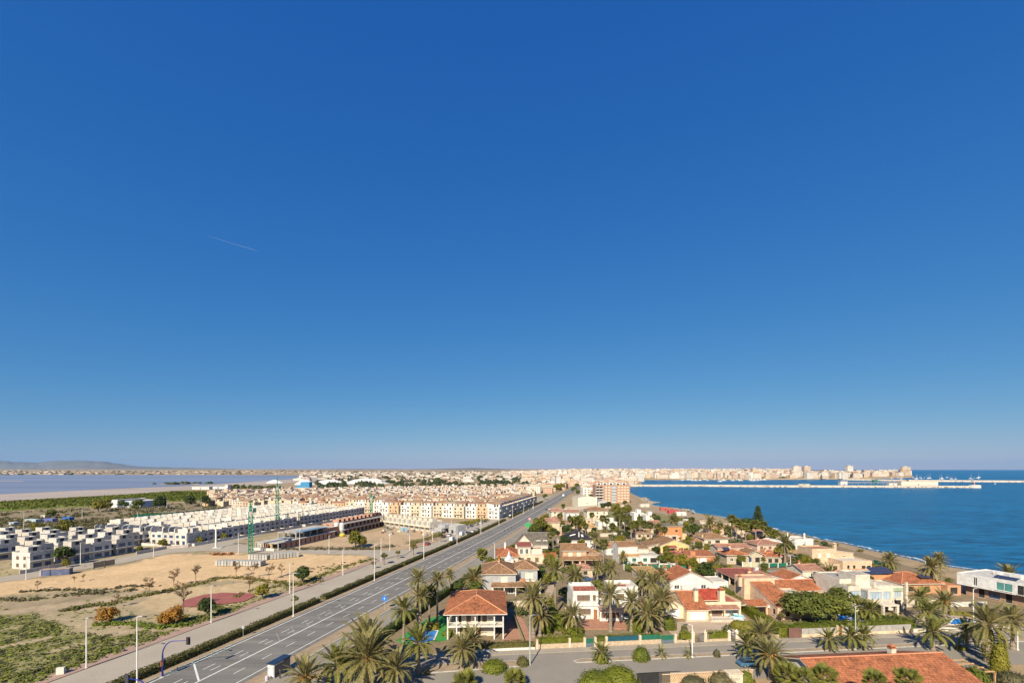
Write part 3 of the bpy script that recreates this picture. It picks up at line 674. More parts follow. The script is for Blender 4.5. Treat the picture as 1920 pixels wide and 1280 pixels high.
# 10 terracotta bungalow
h = V('villa', (1266, 1058), 'low terracotta bungalow with a broad square chimney stack', 3)
h.block(0, 1.2, 6.6, 9, 3.0, TERRA, ('hip', 1.1, T_RD, .5), [('F', [3.2], .9, 1.6, 1.2, 'k')])
h.block(6.4, 1.0, 10.4, 8, 3.1, TERRA, ('sf', 1.0, T_OR, .3), [('F', [3.0], .1, 1.5, 2.1, 'c'), ('F', [5.4], .1, 2.6, 2.2, 'gar')])
h.box('stack', 6.2, .2, 0, 8.2, 2.2, 5.0, TERRA); h.chimney(2.4, 5, 4.0, .8, .7, TERRA); h.chimney(4.4, 6, 3.9, .9, .7, TERRA)
# 11 cream hipped villa
h = V('villa', (1321, 1032), 'cream villa with brown hipped roof and covered balcony', 5)
h.block(0, 0, 11.4, 9.6, 5.5, (.60, .53, .42), ('hip', 2.0, T_BR, .6), [('F', [2.4], 3.2, 1.5, 1.3, 'b'), ('F', [6.3], 3.1, 2.2, 1.6, 'k'), ('F', [2.4, 6.5], .5, 1.7, 1.8, 'b'), ('L', [3, 6.5], 3.2, 1.3, 1.4, 'k')])
h.block(-4.6, 1.0, 4.6, 8, 3.8, (.60, .53, .42), ('hip', 1.5, T_BR, .4), [('F', [2.2], 1.4, 1.5, 1.2, 'k')]); h.chimney(.2, 2.4, 5.6, 1.6, .6, CREAM); h.railing(4.6, 8.6, -.1, 2.7, .9, CREAM)
# 12 orange brick block
h = V('villa', (1243, 1012), 'square orange brick house behind a tall feather palm', 5)
h.block(0, 0, 10.6, 9, 7.2, (.52, .22, .095), ('hip', 1.3, T_GR, .4), [('F', [1.6], 3.9, 1.7, 1.5, 'w'), ('F', [7.4], 4.2, 1.2, 1.1, 'k')])
h.block(10.6, 1, 3, 7, 3.0, (.60, .45, .28), ('flat', .2)); h.block(-1.2, -3, 9, 3, 2.6, BEIGE, ('flat', .2), [('F', [2, 6], .3, 2, 2, 'k')])
# 13 stone villa
h = V('villa', (1363, 1057), 'long stone-coloured villa with low orange tiled roofs and solar box', 2)
h.block(0, 0, 8.6, 8, 3.6, STONE, ('hip', 1.4, T_OR, .6), [('F', [2.0, 6.4], 1.1, 1.3, 1.2, 'w')])
h.block(8.6, .8, 6.4, 12, 3.4, STONE, ('gy', 1.8, T_BR, .6), [('F', [1.2], .6, 1.1, 1.8, 'n'), ('F', [4.2], .2, 1.8, 2.2, 'k')])
h.block(.4, 8.2, 13.8, 7, 4.9, (.50, .42, .33), ('gx', 1.2, T_PK, .4)); h.panels(-.2, 2.6, 5.0, 3, 1, 30); h.chimney(4.2, 6.5, 4.6, 1.6, .8, PEACH)
h.block(15.2, -.4, 6.4, 6, 2.9, STONE, ('hip', 1.3, T_OR, .5), [('F', [2, 4.6], .5, 1.5, 1.6, 'k')])
# 14 white cubist house on the beach
h = V('villa', (1490, 1030), 'white cubic beach house with stepped parapet and round chimneys', 6)
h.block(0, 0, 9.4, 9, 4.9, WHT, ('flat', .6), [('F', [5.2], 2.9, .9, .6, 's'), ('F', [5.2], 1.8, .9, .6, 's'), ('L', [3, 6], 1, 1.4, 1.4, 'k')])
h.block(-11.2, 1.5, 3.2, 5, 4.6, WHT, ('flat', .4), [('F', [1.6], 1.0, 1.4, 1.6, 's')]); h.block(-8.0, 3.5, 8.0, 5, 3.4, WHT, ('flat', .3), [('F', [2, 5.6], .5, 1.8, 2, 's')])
for x, y, z, r in ((-.8, 2.0, 3.4, .8), (7.4, 3.2, 4.4, .45), (1.0, 6, 4.5, .3)):
    mb = MB(); mb.lathe([(0, 0), (r, 0), (r, 2.4), (r*.6, 2.7), (0, 2.75)], 12); mb.build('round_chimney', paint(WHT, .85), h.root, (x, y, z))
# 15 tan carport roof
h = V('pavilion', (1507, 1053), 'open arcade with tan pyramid roof beside a parked white car', 6)
h.posts([.2, 2.4, 4.7, 7.0, 9.3], .2, 0, 2.7, .18, IVORY); h.posts([.2, 9.3], 4.5, 0, 2.7, .18, IVORY); h.posts([.2], 8.6, 0, 2.7, .18, IVORY)
h.block(2.6, 4.6, 6.8, 4.2, 2.68, BEIGE, ('flat', .1), [('F', [1.6, 4.4], .4, 1.5, 1.7, 'k')])
h.lean('hip', 0, 0, 9.6, 9, 2.75, 2.1, T_TAN, .5)
# 16 sand coloured terraces
h = V('villa', (1580, 1074), 'sand-coloured stepped flats with arches by the beach', 4)
SB = (.56, .41, .28)
h.block(0, 0, 11.2, 8, 4.4, SB, ('flat', .5), [('F', [2.2, 4.4], 1.6, .9, 1.2, 'k'), ('F', [8, 10], .6, 1.4, 2.0, 'k')])
h.block(-6.2, 7.0, 9.0, 8, 7.6, SB, ('flat', .4, (.34, .17, .10)), [('F', [3.0, 6.4], 4.4, 1.3, 1.7, 'c')]); h.block(3.2, 9, 8.6, 7, 5.6, SB, ('sr', 1.2, T_BR, .2), [('F', [5], 3.0, 1.2, 1.4, 'k')])
h.chimney(3.6, 8.2, 5.8, 3.2, .9, SB, SB); h.block(-5.6, 1.5, 5.6, 6, 3.0, (.50, .36, .25), ('flat', .7), [('F', [1.5, 4], .3, 1.6, 2, 'k')])
# 17 dark red low roof
h = V('villa', (1383, 1103), 'bungalow with broad dark red roof and a columned side porch', 2)
h.block(3.0, .5, 12, 15, 3.0, (.52, .47, .36), ('hip', 1.3, T_RD, .3), [('F', [2.4, 7.5], .9, 1.6, 1.3, 'b'), ('L', [3, 8, 12], .5, 1.8, 2, 'k')])
h.lean('sl', 0, .5, 3.0, 15, 2.8, .35, T_RD, .3); h.posts([.1], .6, 0, 2.7, .2, CREAM); h.posts([.1], 5.2, 0, 2.7, .2, CREAM); h.posts([.1], 10, 0, 2.7, .2, CREAM); h.posts([.1], 15, 0, 2.7, .2, CREAM)
h.box('water_tank', 8.6, 5.0, 4.1, 9.7, 6.0, 5.4, WHT); h.chimney(5.6, 3.4, 3.8, 1.1, .9, PEACH)
# 18 peach villa
h = V('villa', (1458, 1161), 'peach villa with a long orange roof falling forward and an orange porch roof', 3)
h.block(0, 0, 5.6, 12, 3.0, PEACH, ('sf', 3.6, T_OR, .12), [('L', [10.6], .9, .9, 1.4, 'k'), ('F', [2.6], .8, 1.2, 1.3, 'k')])
h.block(-1.6, 12, 8.6, 5, 7.4, PEACH, ('flat', .3, (.5, .3, .2)), [('F', [7.6], 5.4, 1.4, .8, 'w')]); h.block(5.6, .4, 3.6, 8, 5.6, PEACH, ('flat', .3), [('F', [1.6], 1, 1.0, 1.1, 'k')])
h.lean('sf', -5.2, 3.4, 4.9, 2.8, 2.4, .9, T_OR, .2); h.posts([-5.0, -.6], 3.5, 0, 2.3, .2, PEACH); h.chimney(-2.6, 12.4, 5.2, 2.6, .8, PEACH); h.box('ac_unit', -.5, 3.0, 2.0, -.05, 3.8, 2.6, WHT)
h.lean('sl', -7.8, 4.6, 2.4, 7, 2.3, .5, T_PK, .2); h.posts([-7.6], 4.7, 0, 2.3, .15, PEACH); h.posts([-7.6], 8, 0, 2.3, .15, PEACH); h.posts([-7.6], 11.4, 0, 2.3, .15, PEACH)
# 19 orange roof behind the big ficus
h = V('villa', (1467, 1127), 'house with long orange roof mostly hidden by the big ficus', 4)
h.block(0, 0, 12.2, 9, 3.0, PEACH, ('gx', 2.0, T_OR, .5), [('F', [3, 8], .8, 1.5, 1.4, 'k')]); h.block(-1.4, 9.6, 9.4, 7, 3.6, WHT, ('gy', 1.4, T_PK, .3))
h.block(8.2, 10, 9, 8, 3.3, WHT, ('gy', 1.8, T_OR, .3), [('F', [4.5], .8, 1.5, 1.2, 'k')])
# 20 white gabled bungalow
h = V('villa', (1256, 1110), 'white bungalow with broad white gable and orange tiled roof', 3)
h.block(0, 0, 13.0, 10, 3.3, WHT, ('gy', 2.9, T_OR, .35), [('F', [2.2, 10.5], 1.0, 1.6, 1.2, 'w')]); h.block(13.0, .6, 5.6, 7, 3.0, WHT, ('flat', .25), [('F', [2.8], .1, 3.0, 2.2, 'gar')])
h.block(-1.6, 3.2, 6.2, 9, 3.5, WHT, ('hip', 1.5, T_OR, .4)); h.block(3.2, -1.6, 4.2, 1.6, 2.4, WHT, ('flat', .15)); h.chimney(8.8, 5.8, 5.0, 1.0, .6, WHT); h.chimney(2.0, 8.6, 4.6, 1.0, .6, WHT)
# 21 cream villa with garages and chimneys
h = V('villa', (1288, 1164), 'cream villa with garage doors, brown roof slopes and two tall chimneys', 2)
CR = (.68, .53, .37)
h.block(0, 0, 5.4, 13.4, 2.75, CR, ('gx', 2.9, T_OR, .25), [('F', [2.7], .35, 3.9, 1.9, 'gar')]); h.block(-4.6, 2.2, 4.6, 9, 3.0, CR, ('gy', 1.4, T_BR, .25), [('F', [2.0], .1, 3.4, 2.3, 'gar')])
h.block(5.4, 2.6, 9.6, 9, 3.9, CR, ('flat', .5, (.36, .11, .07)), [('F', [1.0], .2, 1.0, 2.1, 'k'), ('F', [3.4], .2, 2.6, 2.1, 'b'), ('F', [6.6], .2, 1.7, 2.2, 'gar')])
rm, sg = roof_mb('gx', 6.4, 8.4, 3.9, 1.9, 0); rm.build('roof', [tile((.42, .075, .045)), paint(CR), paint(CR)], h.root, (5.5, 4.2, 0))
h.lean('sf', 5.4, .8, 8.4, 1.9, 2.6, .7, T_PK, .1); h.posts([9.9, 13.6], .9, 0, 2.5, .12, CR); h.chimney(3.6, 3.2, 3.9, 2.9, .9, CR, (.3, .28, .25)); h.chimney(10.6, 4.0, 3.4, 3.2, 1.35, CR, T_OR)
h.box('plinth', -.4, -.5, 0, 5.8, 0, .3, STONE); h.railing(5.6, 11.2, -.9, .5, .8, WHT); h.box('terrace', 5.4, -1.0, 0, 15.2, 2.6, .45, (.52, .42, .33))
# 22 white modern villa
h = V('villa', (1076, 1166), 'white modern villa with brown window bands behind tall feather palms', 2)
h.block(0, 1.6, 6.4, 9, 7.2, WHT, ('flat', .9), [('F', [2.7], 4.8, 3.2, 1.4, 'b'), ('F', [5.4], 4.8, .7, 1.4, 'b'), ('F', [3.0], 1.4, 3.0, 1.4, 'b'), ('F', [5.7], .2, .9, 2.4, 'd')])
h.lean('sf', .6, 2.4, 5.6, 2.6, 6.6, .95, T_RD, 0); h.block(6.4, 0, 5.6, 9, 3.3, WHT, ('flat', .3), [('F', [2.6], 1.0, 4.4, 1.3, 'b'), ('L', [8.2], 1.0, 1.0, 1.2, 'b')])
h.block(12.0, 2.2, 5.4, 9, 3.3, WHT, ('flat', .3), [('F', [2.6], .8, 3.2, 1.6, 'b')]); h.block(10.4, 4.8, 7.0, 7, 4.4, WHT, ('flat', .8), [('F', [2.4], 1.2, 2.0, 1.3, 'b')], z0=3.0)
h.lean('sf', 10.6, 5.4, 4.2, 1.4, 6.9, .55, T_RD, 0); h.box('awning', 6.2, -1.0, 3.25, 12.2, 2.4, 3.45, (.36, .24, .17)); h.box('cornice', -.2, 1.4, 3.5, 6.6, 1.62, 3.7, WHT)
h.box('patio', -2.0, -5.2, 0, 12.0, 1.6, .25, (.34, .17, .11))
# 23 cream modern villa with balconies
h = V('villa', (1602, 1150), 'cream modern villa with angular balconies and a glazed curved front', 3)
h.block(0, 5.0, 6.4, 9, 7.8, (.60, .53, .44), ('flat', .3, (.3, .28, .26)), [('F', [1.6], 4.4, 1.6, 1.2, 'k')]); h.block(3.2, 3.4, 4.0, 6, 9.3, IVORY, ('flat', .4, (.3, .28, .26)), [])
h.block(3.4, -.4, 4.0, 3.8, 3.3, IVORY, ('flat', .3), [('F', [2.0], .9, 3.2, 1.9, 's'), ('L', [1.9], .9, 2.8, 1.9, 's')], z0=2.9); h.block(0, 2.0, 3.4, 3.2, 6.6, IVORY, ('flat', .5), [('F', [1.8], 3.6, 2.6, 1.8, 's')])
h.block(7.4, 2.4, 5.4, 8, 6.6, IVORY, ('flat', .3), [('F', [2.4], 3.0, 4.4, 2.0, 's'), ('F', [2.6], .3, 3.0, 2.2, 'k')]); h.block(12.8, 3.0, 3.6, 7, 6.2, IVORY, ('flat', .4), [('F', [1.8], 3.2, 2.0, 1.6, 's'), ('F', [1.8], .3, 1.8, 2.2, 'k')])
h.box('portico_beam', 5.6, -2.4, 2.5, 10.0, -1.7, 2.9, IVORY); h.posts([5.9, 9.7], -2.05, 0, 2.5, .28, IVORY); h.box('portico_roof', 5.6, -1.7, 2.6, 10.0, 2.4, 2.85, IVORY); h.railing(13, 16.2, 2.9, 4.9, .9, (.3, .36, .25), solid=True)
for x in (7.2, 16.0): h.box('pier', x, 2.0, 2.9, x+.5, 2.5, 7.4, IVORY)
# 24 orange roof with solar panels
h = V('villa', (1702, 1117), 'brick-red villa with rows of solar panels on an orange roof', 3)
h.block(0, 2, 12.6, 11, 3.2, (.46, .24, .13), ('hip', 2.2, T_OR, .6), [('F', [3, 8], .8, 1.6, 1.5, 'k')]); h.block(-4.4, 8, 7, 9, 4.4, (.50, .25, .12), ('flat', .3)); h.panels(-3.2, 8.4, 4.6, 7, 2, 24); h.panels(7.2, 3.0, 4.4, 4, 1, 24)
h.block(12.4, 0, 4.2, 9, 3.0, (.46, .26, .15), ('flat', .3, (.42, .16, .08)), [('F', [2], .5, 2.2, 1.9, 'k')])
# 25 long white modern villa on the right edge
h = V('villa', (1794, 1113), 'long white box-shaped villa with overhanging upper floor at the right edge', -72)
h.block(1.4, 1.6, 24, 12, 3.1, (.34, .22, .15), ('flat', .1), [('F', [3.6, 9.5, 13.5], .2, 1.3, 2.4, 'k'), ('F', [6.4], .6, 2.4, 1.8, 'n')])
h.block(0, 0, 27, 14, 3.5, (.62, .62, .61), ('flat', .35, (.45, .43, .40)), [('F', [4.3], .5, .9, 2.4, 'wd'), ('F', [10.6], .5, 3.4, 2.2, 't'), ('F', [14.0], .3, 1.3, 2.5, 'k'), ('F', [19], .5, 3.4, 2.2, 't')], z0=3.1)
h.panels(7, 3, 6.5, 5, 1, 12); h.box('roof_box', 8.5, 7, 6.3, 11, 9.5, 7.4, WHT); h.box('roof_box', 4, 9, 6.3, 5.6, 10.5, 7.0, WHT); h.box('side_wall', -6, 4.0, 0, 1.2, 4.25, 2.2, (.62, .61, .6))
# 26 big orange roof in the foreground
h = V('villa', (1566, 1336), 'long white house under a broad orange tiled roof in the right foreground', 5.5)
h.block(0, 0, 25.4, 13.6, 3.0, WHT, ('gx', 2.6, T_OR, .6), [('F', [3, 8, 13, 18, 22.6], .8, 1.6, 1.5, 'b'), ('L', [4, 9], .8, 1.3, 1.3, 'b'), ('R', [4, 9], .8, 1.4, 1.3, 'b')])
h.chimney(19.0, 9.4, 4.5, 1.2, .9, IVORY)
h = V('pergola', (1814, 1290), 'timber pergola beams beside the big orange roof', 5.5, )
mb = None
for k in range(4): h.box('beam', 0, 1.6*k, 2.6, 5.2, 1.6*k+.16, 2.8, (.42, .26, .13))
h.box('beam', 5.0, -.3, 2.42, 5.18, 5.4, 2.6, (.42, .26, .13)); h.posts([5.1], -.1, 0, 2.42, .1, (.42, .26, .13), 'post'); h.posts([5.1], 5.1, 0, 2.42, .1, (.42, .26, .13), 'post'); h.posts([.1], -.1, 0, 2.6, .1, (.42, .26, .13), 'post'); h.posts([.1], 4.9, 0, 2.6, .1, (.42, .26, .13), 'post')

# the smaller houses further back: (x0, x1, base y, height, depth, wall, roof, label)
BACK = [
 (1034, 1060, 972, 5.5, 12, IVORY, ('hip', 2, T_PK, .6), 'small cream house with pinkish hipped roof nearest the bend of the road'),
 (1062, 1086, 976, 6.0, 11, WHT, ('gx', 1.6, T_PK, .5), 'white house with pale brown roof below the long garden wall'),
 (1101, 1140, 972, 6.0, 12, (.66, .58, .46), ('hip', 2.4, T_BR, .7), 'wide cream villa with brown hipped roof in front of the cream hall'),
 (1098, 1124, 982, 3.2, 9, BEIGE, ('flat', .3), 'low beige terrace house with flat roof behind fan palms'),
 (1092, 1120, 998, 3.2, 9, BEIGE, ('hip', 1.8, T_TAN, .5), 'small house with tan orange hipped roof just behind the slate roof'),
 (1122, 1158, 992, 4.6, 9, WHT, ('flat', .4), 'white flat-roofed house behind the slender fan palms'),
 (1050, 1078, 990, 3.2, 9, CREAM, ('sf', 1, T_PK, .4), 'low cream annexe right of the beige pink house'),
 (1038, 1056, 983, 3.0, 8, BEIGE, ('gx', 1.8, T_PK, .4), 'small brown roofed house behind the beige pink house'),
 (1189, 1208, 976, 5.8, 9, WHT, ('flat', .5), 'white cube house near the beach, left one'),
 (1211, 1229, 979, 5.2, 9, WHT, ('flat', .5), 'white cube house with one dark window near the beach'),
 (1191, 1224, 1010, 3.0, 9, BEIGE, ('hip', 1.5, T_BR, .6), 'shady brown roofed house under a row of fan palms'),
 (1222, 1240, 992, 3.4, 10, BEIGE, ('gx', 1.6, T_PK, .4), 'little brown roofed house left of the orange brick house'),
 (1284, 1300, 990, 3.2, 10, WHT, ('flat', .3), 'low white annexe right of the orange brick house'),
 (1337, 1368, 1002, 3.6, 10, PINKW, ('hip', 1.8, T_PK, .5), 'pinkish bungalow behind the feathery palms by the sea'),
 (1378, 1404, 1006, 4.2, 9, BEIGE, ('hip', 1.8, T_BR, .5), 'brown roofed house deep among the tall palms'),
 (1416, 1440, 1012, 3.4, 9, (.5, .4, .3), ('gx', 1.5, T_PK, .5), 'low house on the dark side of the tall palms'),
 (1420, 1470, 1033, 3.0, 10, PINKW, ('hip', 1.6, T_PK, .5), 'wide low house with pinkish roof left of the white beach house'),
 (1440, 1470, 1056, 3.0, 8, BEIGE, ('hip', 1.5, T_OR, .5), 'little orange roofed house by the green gate row'),
 (1137, 1162, 1040, 3.2, 8, WHT, ('gx', 1.4, T_PK, .4), 'small white house wedged between slate roof and twin house'),
 (1084, 1112, 1082, 2.8, 7, BEIGE, ('hip', 1.1, T_PK, .4), 'beige garage pavilion with pinkish roof below the brown villa'),
 (1198, 1236, 1090, 2.8, 7, STONE, ('sf', .9, T_TAN, .4), 'low stone outhouse under the crowded feather palms'),
 (1560, 1592, 1102, 3.2, 8, (.6, .5, .4), ('gx', 1.5, T_OR, .4), 'orange roofed house left of the cream modern villa'),
 (1505, 1545, 1086, 3.0, 8, IVORY, ('gx', 1.4, T_PK, .4), 'pale house with pinkish roof behind the leaning palm'),
]
for i, (x0, x1, yb_, hh, dd, wl_, rf, lb) in enumerate(BACK):
    h = V('house', (x0, yb_), lb, 4); w = (x1-x0)*h.mpp; n = max(1, int(w/4)); us = [w*(k+.5)/n for k in range(n)]
    wins = [('F', us, .9, 1.4, 1.3, random.choice('bkwc'))]+([('F', us, 3.7, 1.3, 1.2, random.choice('bkw'))] if hh > 4.8 else [])
    h.block(0, 0, w, dd, hh, wl_, rf, wins)
    if rf[0] != 'flat': h.chimney(w*.3, dd*.6, hh+.5, 1.4, .6, wl_)
    else: h.block(w*.5, dd*.45, w*.4, dd*.45, 2.2, wl_, ('flat', .2), [], z0=hh-.3, name='roof_room')

# hall, brick apartment block and neighbours by the bay
h = V('hall', (1084, 951), 'tall windowless cream hall beside the brick apartment block', 6)
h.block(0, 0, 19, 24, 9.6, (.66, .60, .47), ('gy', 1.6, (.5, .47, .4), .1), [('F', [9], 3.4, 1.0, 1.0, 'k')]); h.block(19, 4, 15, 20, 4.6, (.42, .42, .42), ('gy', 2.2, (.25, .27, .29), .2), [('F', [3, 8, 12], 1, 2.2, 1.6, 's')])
h = V('apartment_block', (1117, 942), 'six-storey brick apartment block with white balconies on the bay', 4, cat='building')
BRK = (.36, .235, .17)
wins = []
for f in range(6):
    z = 1.0+f*3.05
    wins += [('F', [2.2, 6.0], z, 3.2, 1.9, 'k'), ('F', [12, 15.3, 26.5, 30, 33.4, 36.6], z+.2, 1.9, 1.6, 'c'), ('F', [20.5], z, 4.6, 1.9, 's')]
h.block(0, 0, 39, 14, 20.0, BRK, ('flat', .9), wins, far=True)
for f in range(6): h.box('balcony', -.2, -1.2, 3.0+f*3.05-2.95, 8.6, -.02, 3.75+f*3.05-2.95, WHT); h.box('balcony', 17.8, -1.0, 3.0+f*3.05-2.95, 23.2, -.02, 3.6+f*3.05-2.95, WHT)
for x in (10.6, 17.2, 24.4, 28.2, 31.7, 35): h.box('pilaster', x-.35, -.25, 0, x+.35, -.02, 19.4, (.5, .3, .2))
for x in (2, 9, 16, 24, 31): h.block(x, 4, 5, 6, 2.6, WHT, ('flat', .2), [('F', [2.5], .5, 2.6, 1.6, 'k')], z0=19.4, far=True, name='penthouse')
h = V('apartment_block', (1093, 934), 'white apartment building left of the brick block', 5, cat='building')
h.block(0, 0, 15, 12, 13.5, WHT, ('flat', .6), [('F', [3, 7.5, 12], z, 1.8, 1.5, 'b') for z in (1.2, 4.2, 7.2, 10.2)], far=True); h.block(9, -1.0, 7, 1, 11, PINKW, ('flat', .3), [('F', [3.5], z, 4.4, 1.6, 'k') for z in (1.2, 4.2, 7.2)], far=True)
# ---------------------------------------------------------------- plants
def rnd(a, b): return random.uniform(a, b)
def leaf_quad(mb, p, n, s, asp=1.7):
    n = Vector(n)
    if n.length < 1e-3: n = Vector((0, 0, 1))
    n.normalize(); a = n.cross(Vector((rnd(-1, 1), rnd(-1, 1), rnd(-1, 1))))
    if a.length < 1e-3: a = Vector((1, 0, 0))
    a.normalize(); b = n.cross(a); p = Vector(p); a *= s*.5*asp; b *= s*.5
    mb.face([p-a, p+b*.9, p+a, p-b*.9])
def clump(mb, c, r, n, s, flat=.8, up=.35):
    for _ in range(n):
        v = Vector((random.gauss(0, 1), random.gauss(0, 1), random.gauss(0, 1))).normalized(); k = r*(rnd(.35, 1)**.5)
        p = Vector(c)+Vector((v.x*k, v.y*k, v.z*k*flat))
        leaf_quad(mb, p, v*.7+Vector((rnd(-.6, .6), rnd(-.6, .6), up+rnd(-.3, .5))), s*rnd(.7, 1.3))
L_FICUS = leafmat((0.085, 0.105, 0.022), (0.155, 0.175, 0.036)); L_DARK = leafmat((0.04, 0.066, 0.016), (0.085, 0.115, 0.026)); L_YEL = leafmat((0.155, 0.155, 0.022), (0.245, 0.22, 0.032)); L_OLIVE = leafmat((0.13, 0.13, 0.038), (0.2, 0.185, 0.055))
L_HEDGE = leafmat((0.095, 0.122, 0.014), (0.175, 0.195, 0.022)); L_HEDGE2 = leafmat((0.075, 0.08, 0.026), (0.135, 0.13, 0.04), (.15, .10, .05)); L_AUT = leafmat((.26, .12, .02), (.34, .19, .03)); L_PINE = leafmat((0.038, 0.055, 0.018), (0.075, 0.09, 0.028))
L_PALM = leafmat((0.165, 0.155, 0.058), (0.27, 0.245, 0.1), None, .35); L_PALM2 = leafmat((0.115, 0.13, 0.028), (0.21, 0.21, 0.05), None, .35); L_DRY = leafmat((.26, .19, .09), (.34, .25, .12)); L_TWIG = paint((.17, .11, .075), .9, .3, 2)
L_SCRUB = leafmat((.085, .085, .04), (.15, .135, .07), (.20, .15, .09)); L_WEED = leafmat((0.1, 0.15, 0.02), (0.18, 0.22, 0.035)); L_ORANGE = paint((.55, .22, .02), .8, .3, 4); BARK = paint((.20, .15, .105), .9, .4, 3); BARKP = paint((.24, .19, .145), .9, .4, 4)
TREES = {}
def tree_kind(key, r, hgt, trunk, nclump, nleaf, leaf, mat, flat=.75, ncore=4):
    """three crown variants of one kind of tree, unit: metres"""
    out = []
    for v in range(3):
        random.seed(hash(key) % 1000+v*17 if False else sum(map(ord, key))*7+v*17)
        tb = MB(); cb = MB(); top = Vector((rnd(-.2, .2), rnd(-.2, .2), trunk))
        tb.tube([(0, 0, -.1), (0, 0, .3), top*.6, top], [.05*r+.16, .045*r+.1, .04*r+.06, .03*r+.05], 7)
        cs_ = []
        for k in range(nclump):
            a = k*2.4+rnd(-.4, .4); q = rnd(.25, 1)**.6; zz = rnd(-.55, 1)
            rr = math.sqrt(max(.05, 1-zz*zz*.85))*q
            cs_.append(Vector((math.cos(a)*rr*r*.72, math.sin(a)*rr*r*.72, trunk+(hgt-trunk)*(.45+.42*zz))))
        for c in cs_[:6]:
            m_ = top.lerp(c, .5)+Vector((0, 0, -.2)); tb.tube([top*.92, m_, c], [.03*r+.03, .02*r+.02, .015], 5)
        for c in cs_: clump(cb, c, r*rnd(.30, .46), nleaf, leaf, flat)
        out.append((tb.mesh('trunk', BARK), cb.mesh('crown', mat)))
    TREES[key] = out
tree_kind('ficus', 4.2, 6.0, 2.0, 26, 95, .42, L_FICUS); tree_kind('round', 2.2, 4.2, 1.2, 18, 70, .30, L_FICUS, .85); tree_kind('dark', 2.6, 5.0, 1.2, 20, 70, .36, L_DARK, .9)
tree_kind('yellow', 2.4, 4.8, 1.2, 20, 70, .32, L_YEL, .9); tree_kind('autumn', 2.3, 3.6, .6, 18, 80, .24, L_AUT, .85); tree_kind('pine', 4.0, 8, 3.4, 18, 60, .6, L_PINE, .6); tree_kind('street', 1.3, 3.6, 2.0, 9, 45, .26, L_OLIVE, .8)
def tree(kind, px, label, s=1.0, sz=None, name='tree', cat='tree', group=None, pos=None, rz=None):
    p = pos if pos is not None else G(*px); tr, cr = random.choice(TREES[kind])
    root = tag(empty(name, p, rnd(0, 6.28) if rz is None else rz), label, cat, group); root.scale = (s, s, sz or s)
    link('trunk', tr, root); link('crown', cr, root); return root
# conifer
random.seed(5); tb = MB(); cb = MB(); tb.tube([(0, 0, 0), (0, 0, 11)], [.28, .04], 7)
for k in range(15):
    z = 1.4+k*.66; rr = 2.9*(1-k/16)+.25
    for j in range(9):
        a = j*.7+k*.5
        for q in range(7): t = (q+1)/7; clump(cb, (math.cos(a)*rr*t, math.sin(a)*rr*t, z-.25*t), .22, 5, .34)
TREES['conifer'] = [(tb.mesh('trunk', BARK), cb.mesh('crown', L_DARK))]
# bare winter tree
def bare(seed):
    random.seed(seed); mb = MB()
    def grow(p, d, ln, r, lev):
        q = p+d*ln; mb.tube([p, p.lerp(q, .5)+Vector((rnd(-.05, .05), rnd(-.05, .05), 0)), q], [r, r*.8, r*.6], 3, False)
        if lev == 0: return
        for _ in range(3 if lev > 1 else 4):
            dd = (d+Vector((rnd(-.9, .9), rnd(-.9, .9), rnd(-.15, .55)))).normalized(); grow(p.lerp(q, rnd(.55, 1)), dd, ln*rnd(.55, .8), r*.6, lev-1)
    grow(Vector((0, 0, 0)), Vector((0, 0, 1)), 1.7, .09, 5); lf = MB()
    for v in random.sample(mb.v, 420):
        if v[2] > 1.8: leaf_quad(lf, Vector(v)+Vector((rnd(-.1, .1),)*3), (rnd(-1, 1), rnd(-1, 1), 1), .16)
    return mb.mesh('trunk', L_TWIG), lf.mesh('crown', leafmat((.22, .15, .08), (.30, .20, .10)))
TREES['bare'] = [bare(3), bare(8), bare(21)]
# palms
def frond_mesh(ln, droop, width, npair, mat, seed, stem, name='frond'):
    random.seed(seed); mb = MB(); pts = []; p = Vector((0, 0, 0)); a = 0.0; n = 9
    for k in range(n+1): pts.append(p.copy()); a -= droop/n*(.5+1.2*k/n); p = p+Vector((math.cos(a), 0, math.sin(a)))*ln/n
    mb.mi = 1; mb.tube(pts, [.05*(1-.85*k/n)+.008 for k in range(n+1)], 3, False); mb.mi = 0
    for k in range(npair):
        t = .14+.85*(k+.5)/npair; f = t*n; i = min(n-1, int(f)); q = pts[i].lerp(pts[i+1], f-i); d = (pts[i+1]-pts[i]).normalized()
        L_ = width*(math.sin(math.pi*min(1, t*.95+.08))**.6)*rnd(.85, 1.1)
        for sgn in (-1, 1):
            out = (d*.8+Vector((0, sgn, 0))*.8+Vector((0, 0, rnd(.0, .35)))).normalized(); tip = q+out*L_+Vector((0, 0, -.16*L_)); w = d*(ln*.46/npair); m_ = q+out*L_*.45
            mb.face([q-w*.6, m_-w*1.1, tip, m_+w*1.1, q+w*.6])
    return mb.mesh(name, [mat, stem])
STEM = paint((.26, .21, .09), .7, .2); STEMO = paint((.46, .22, .04), .7, .2)
FR = {}
for nm, ln, wd, npair, mt in (('canary', 5.6, .80, 22, L_PALM), ('date', 4.2, .66, 18, L_PALM), ('green', 4.2, .70, 18, L_PALM2)):
    FR[nm] = [[frond_mesh(ln*rnd(.92, 1.05), dr, wd, npair, mt, 11+j*5+v, STEM) for v in range(2)] for j, dr in enumerate((.45, .85, 1.15))]
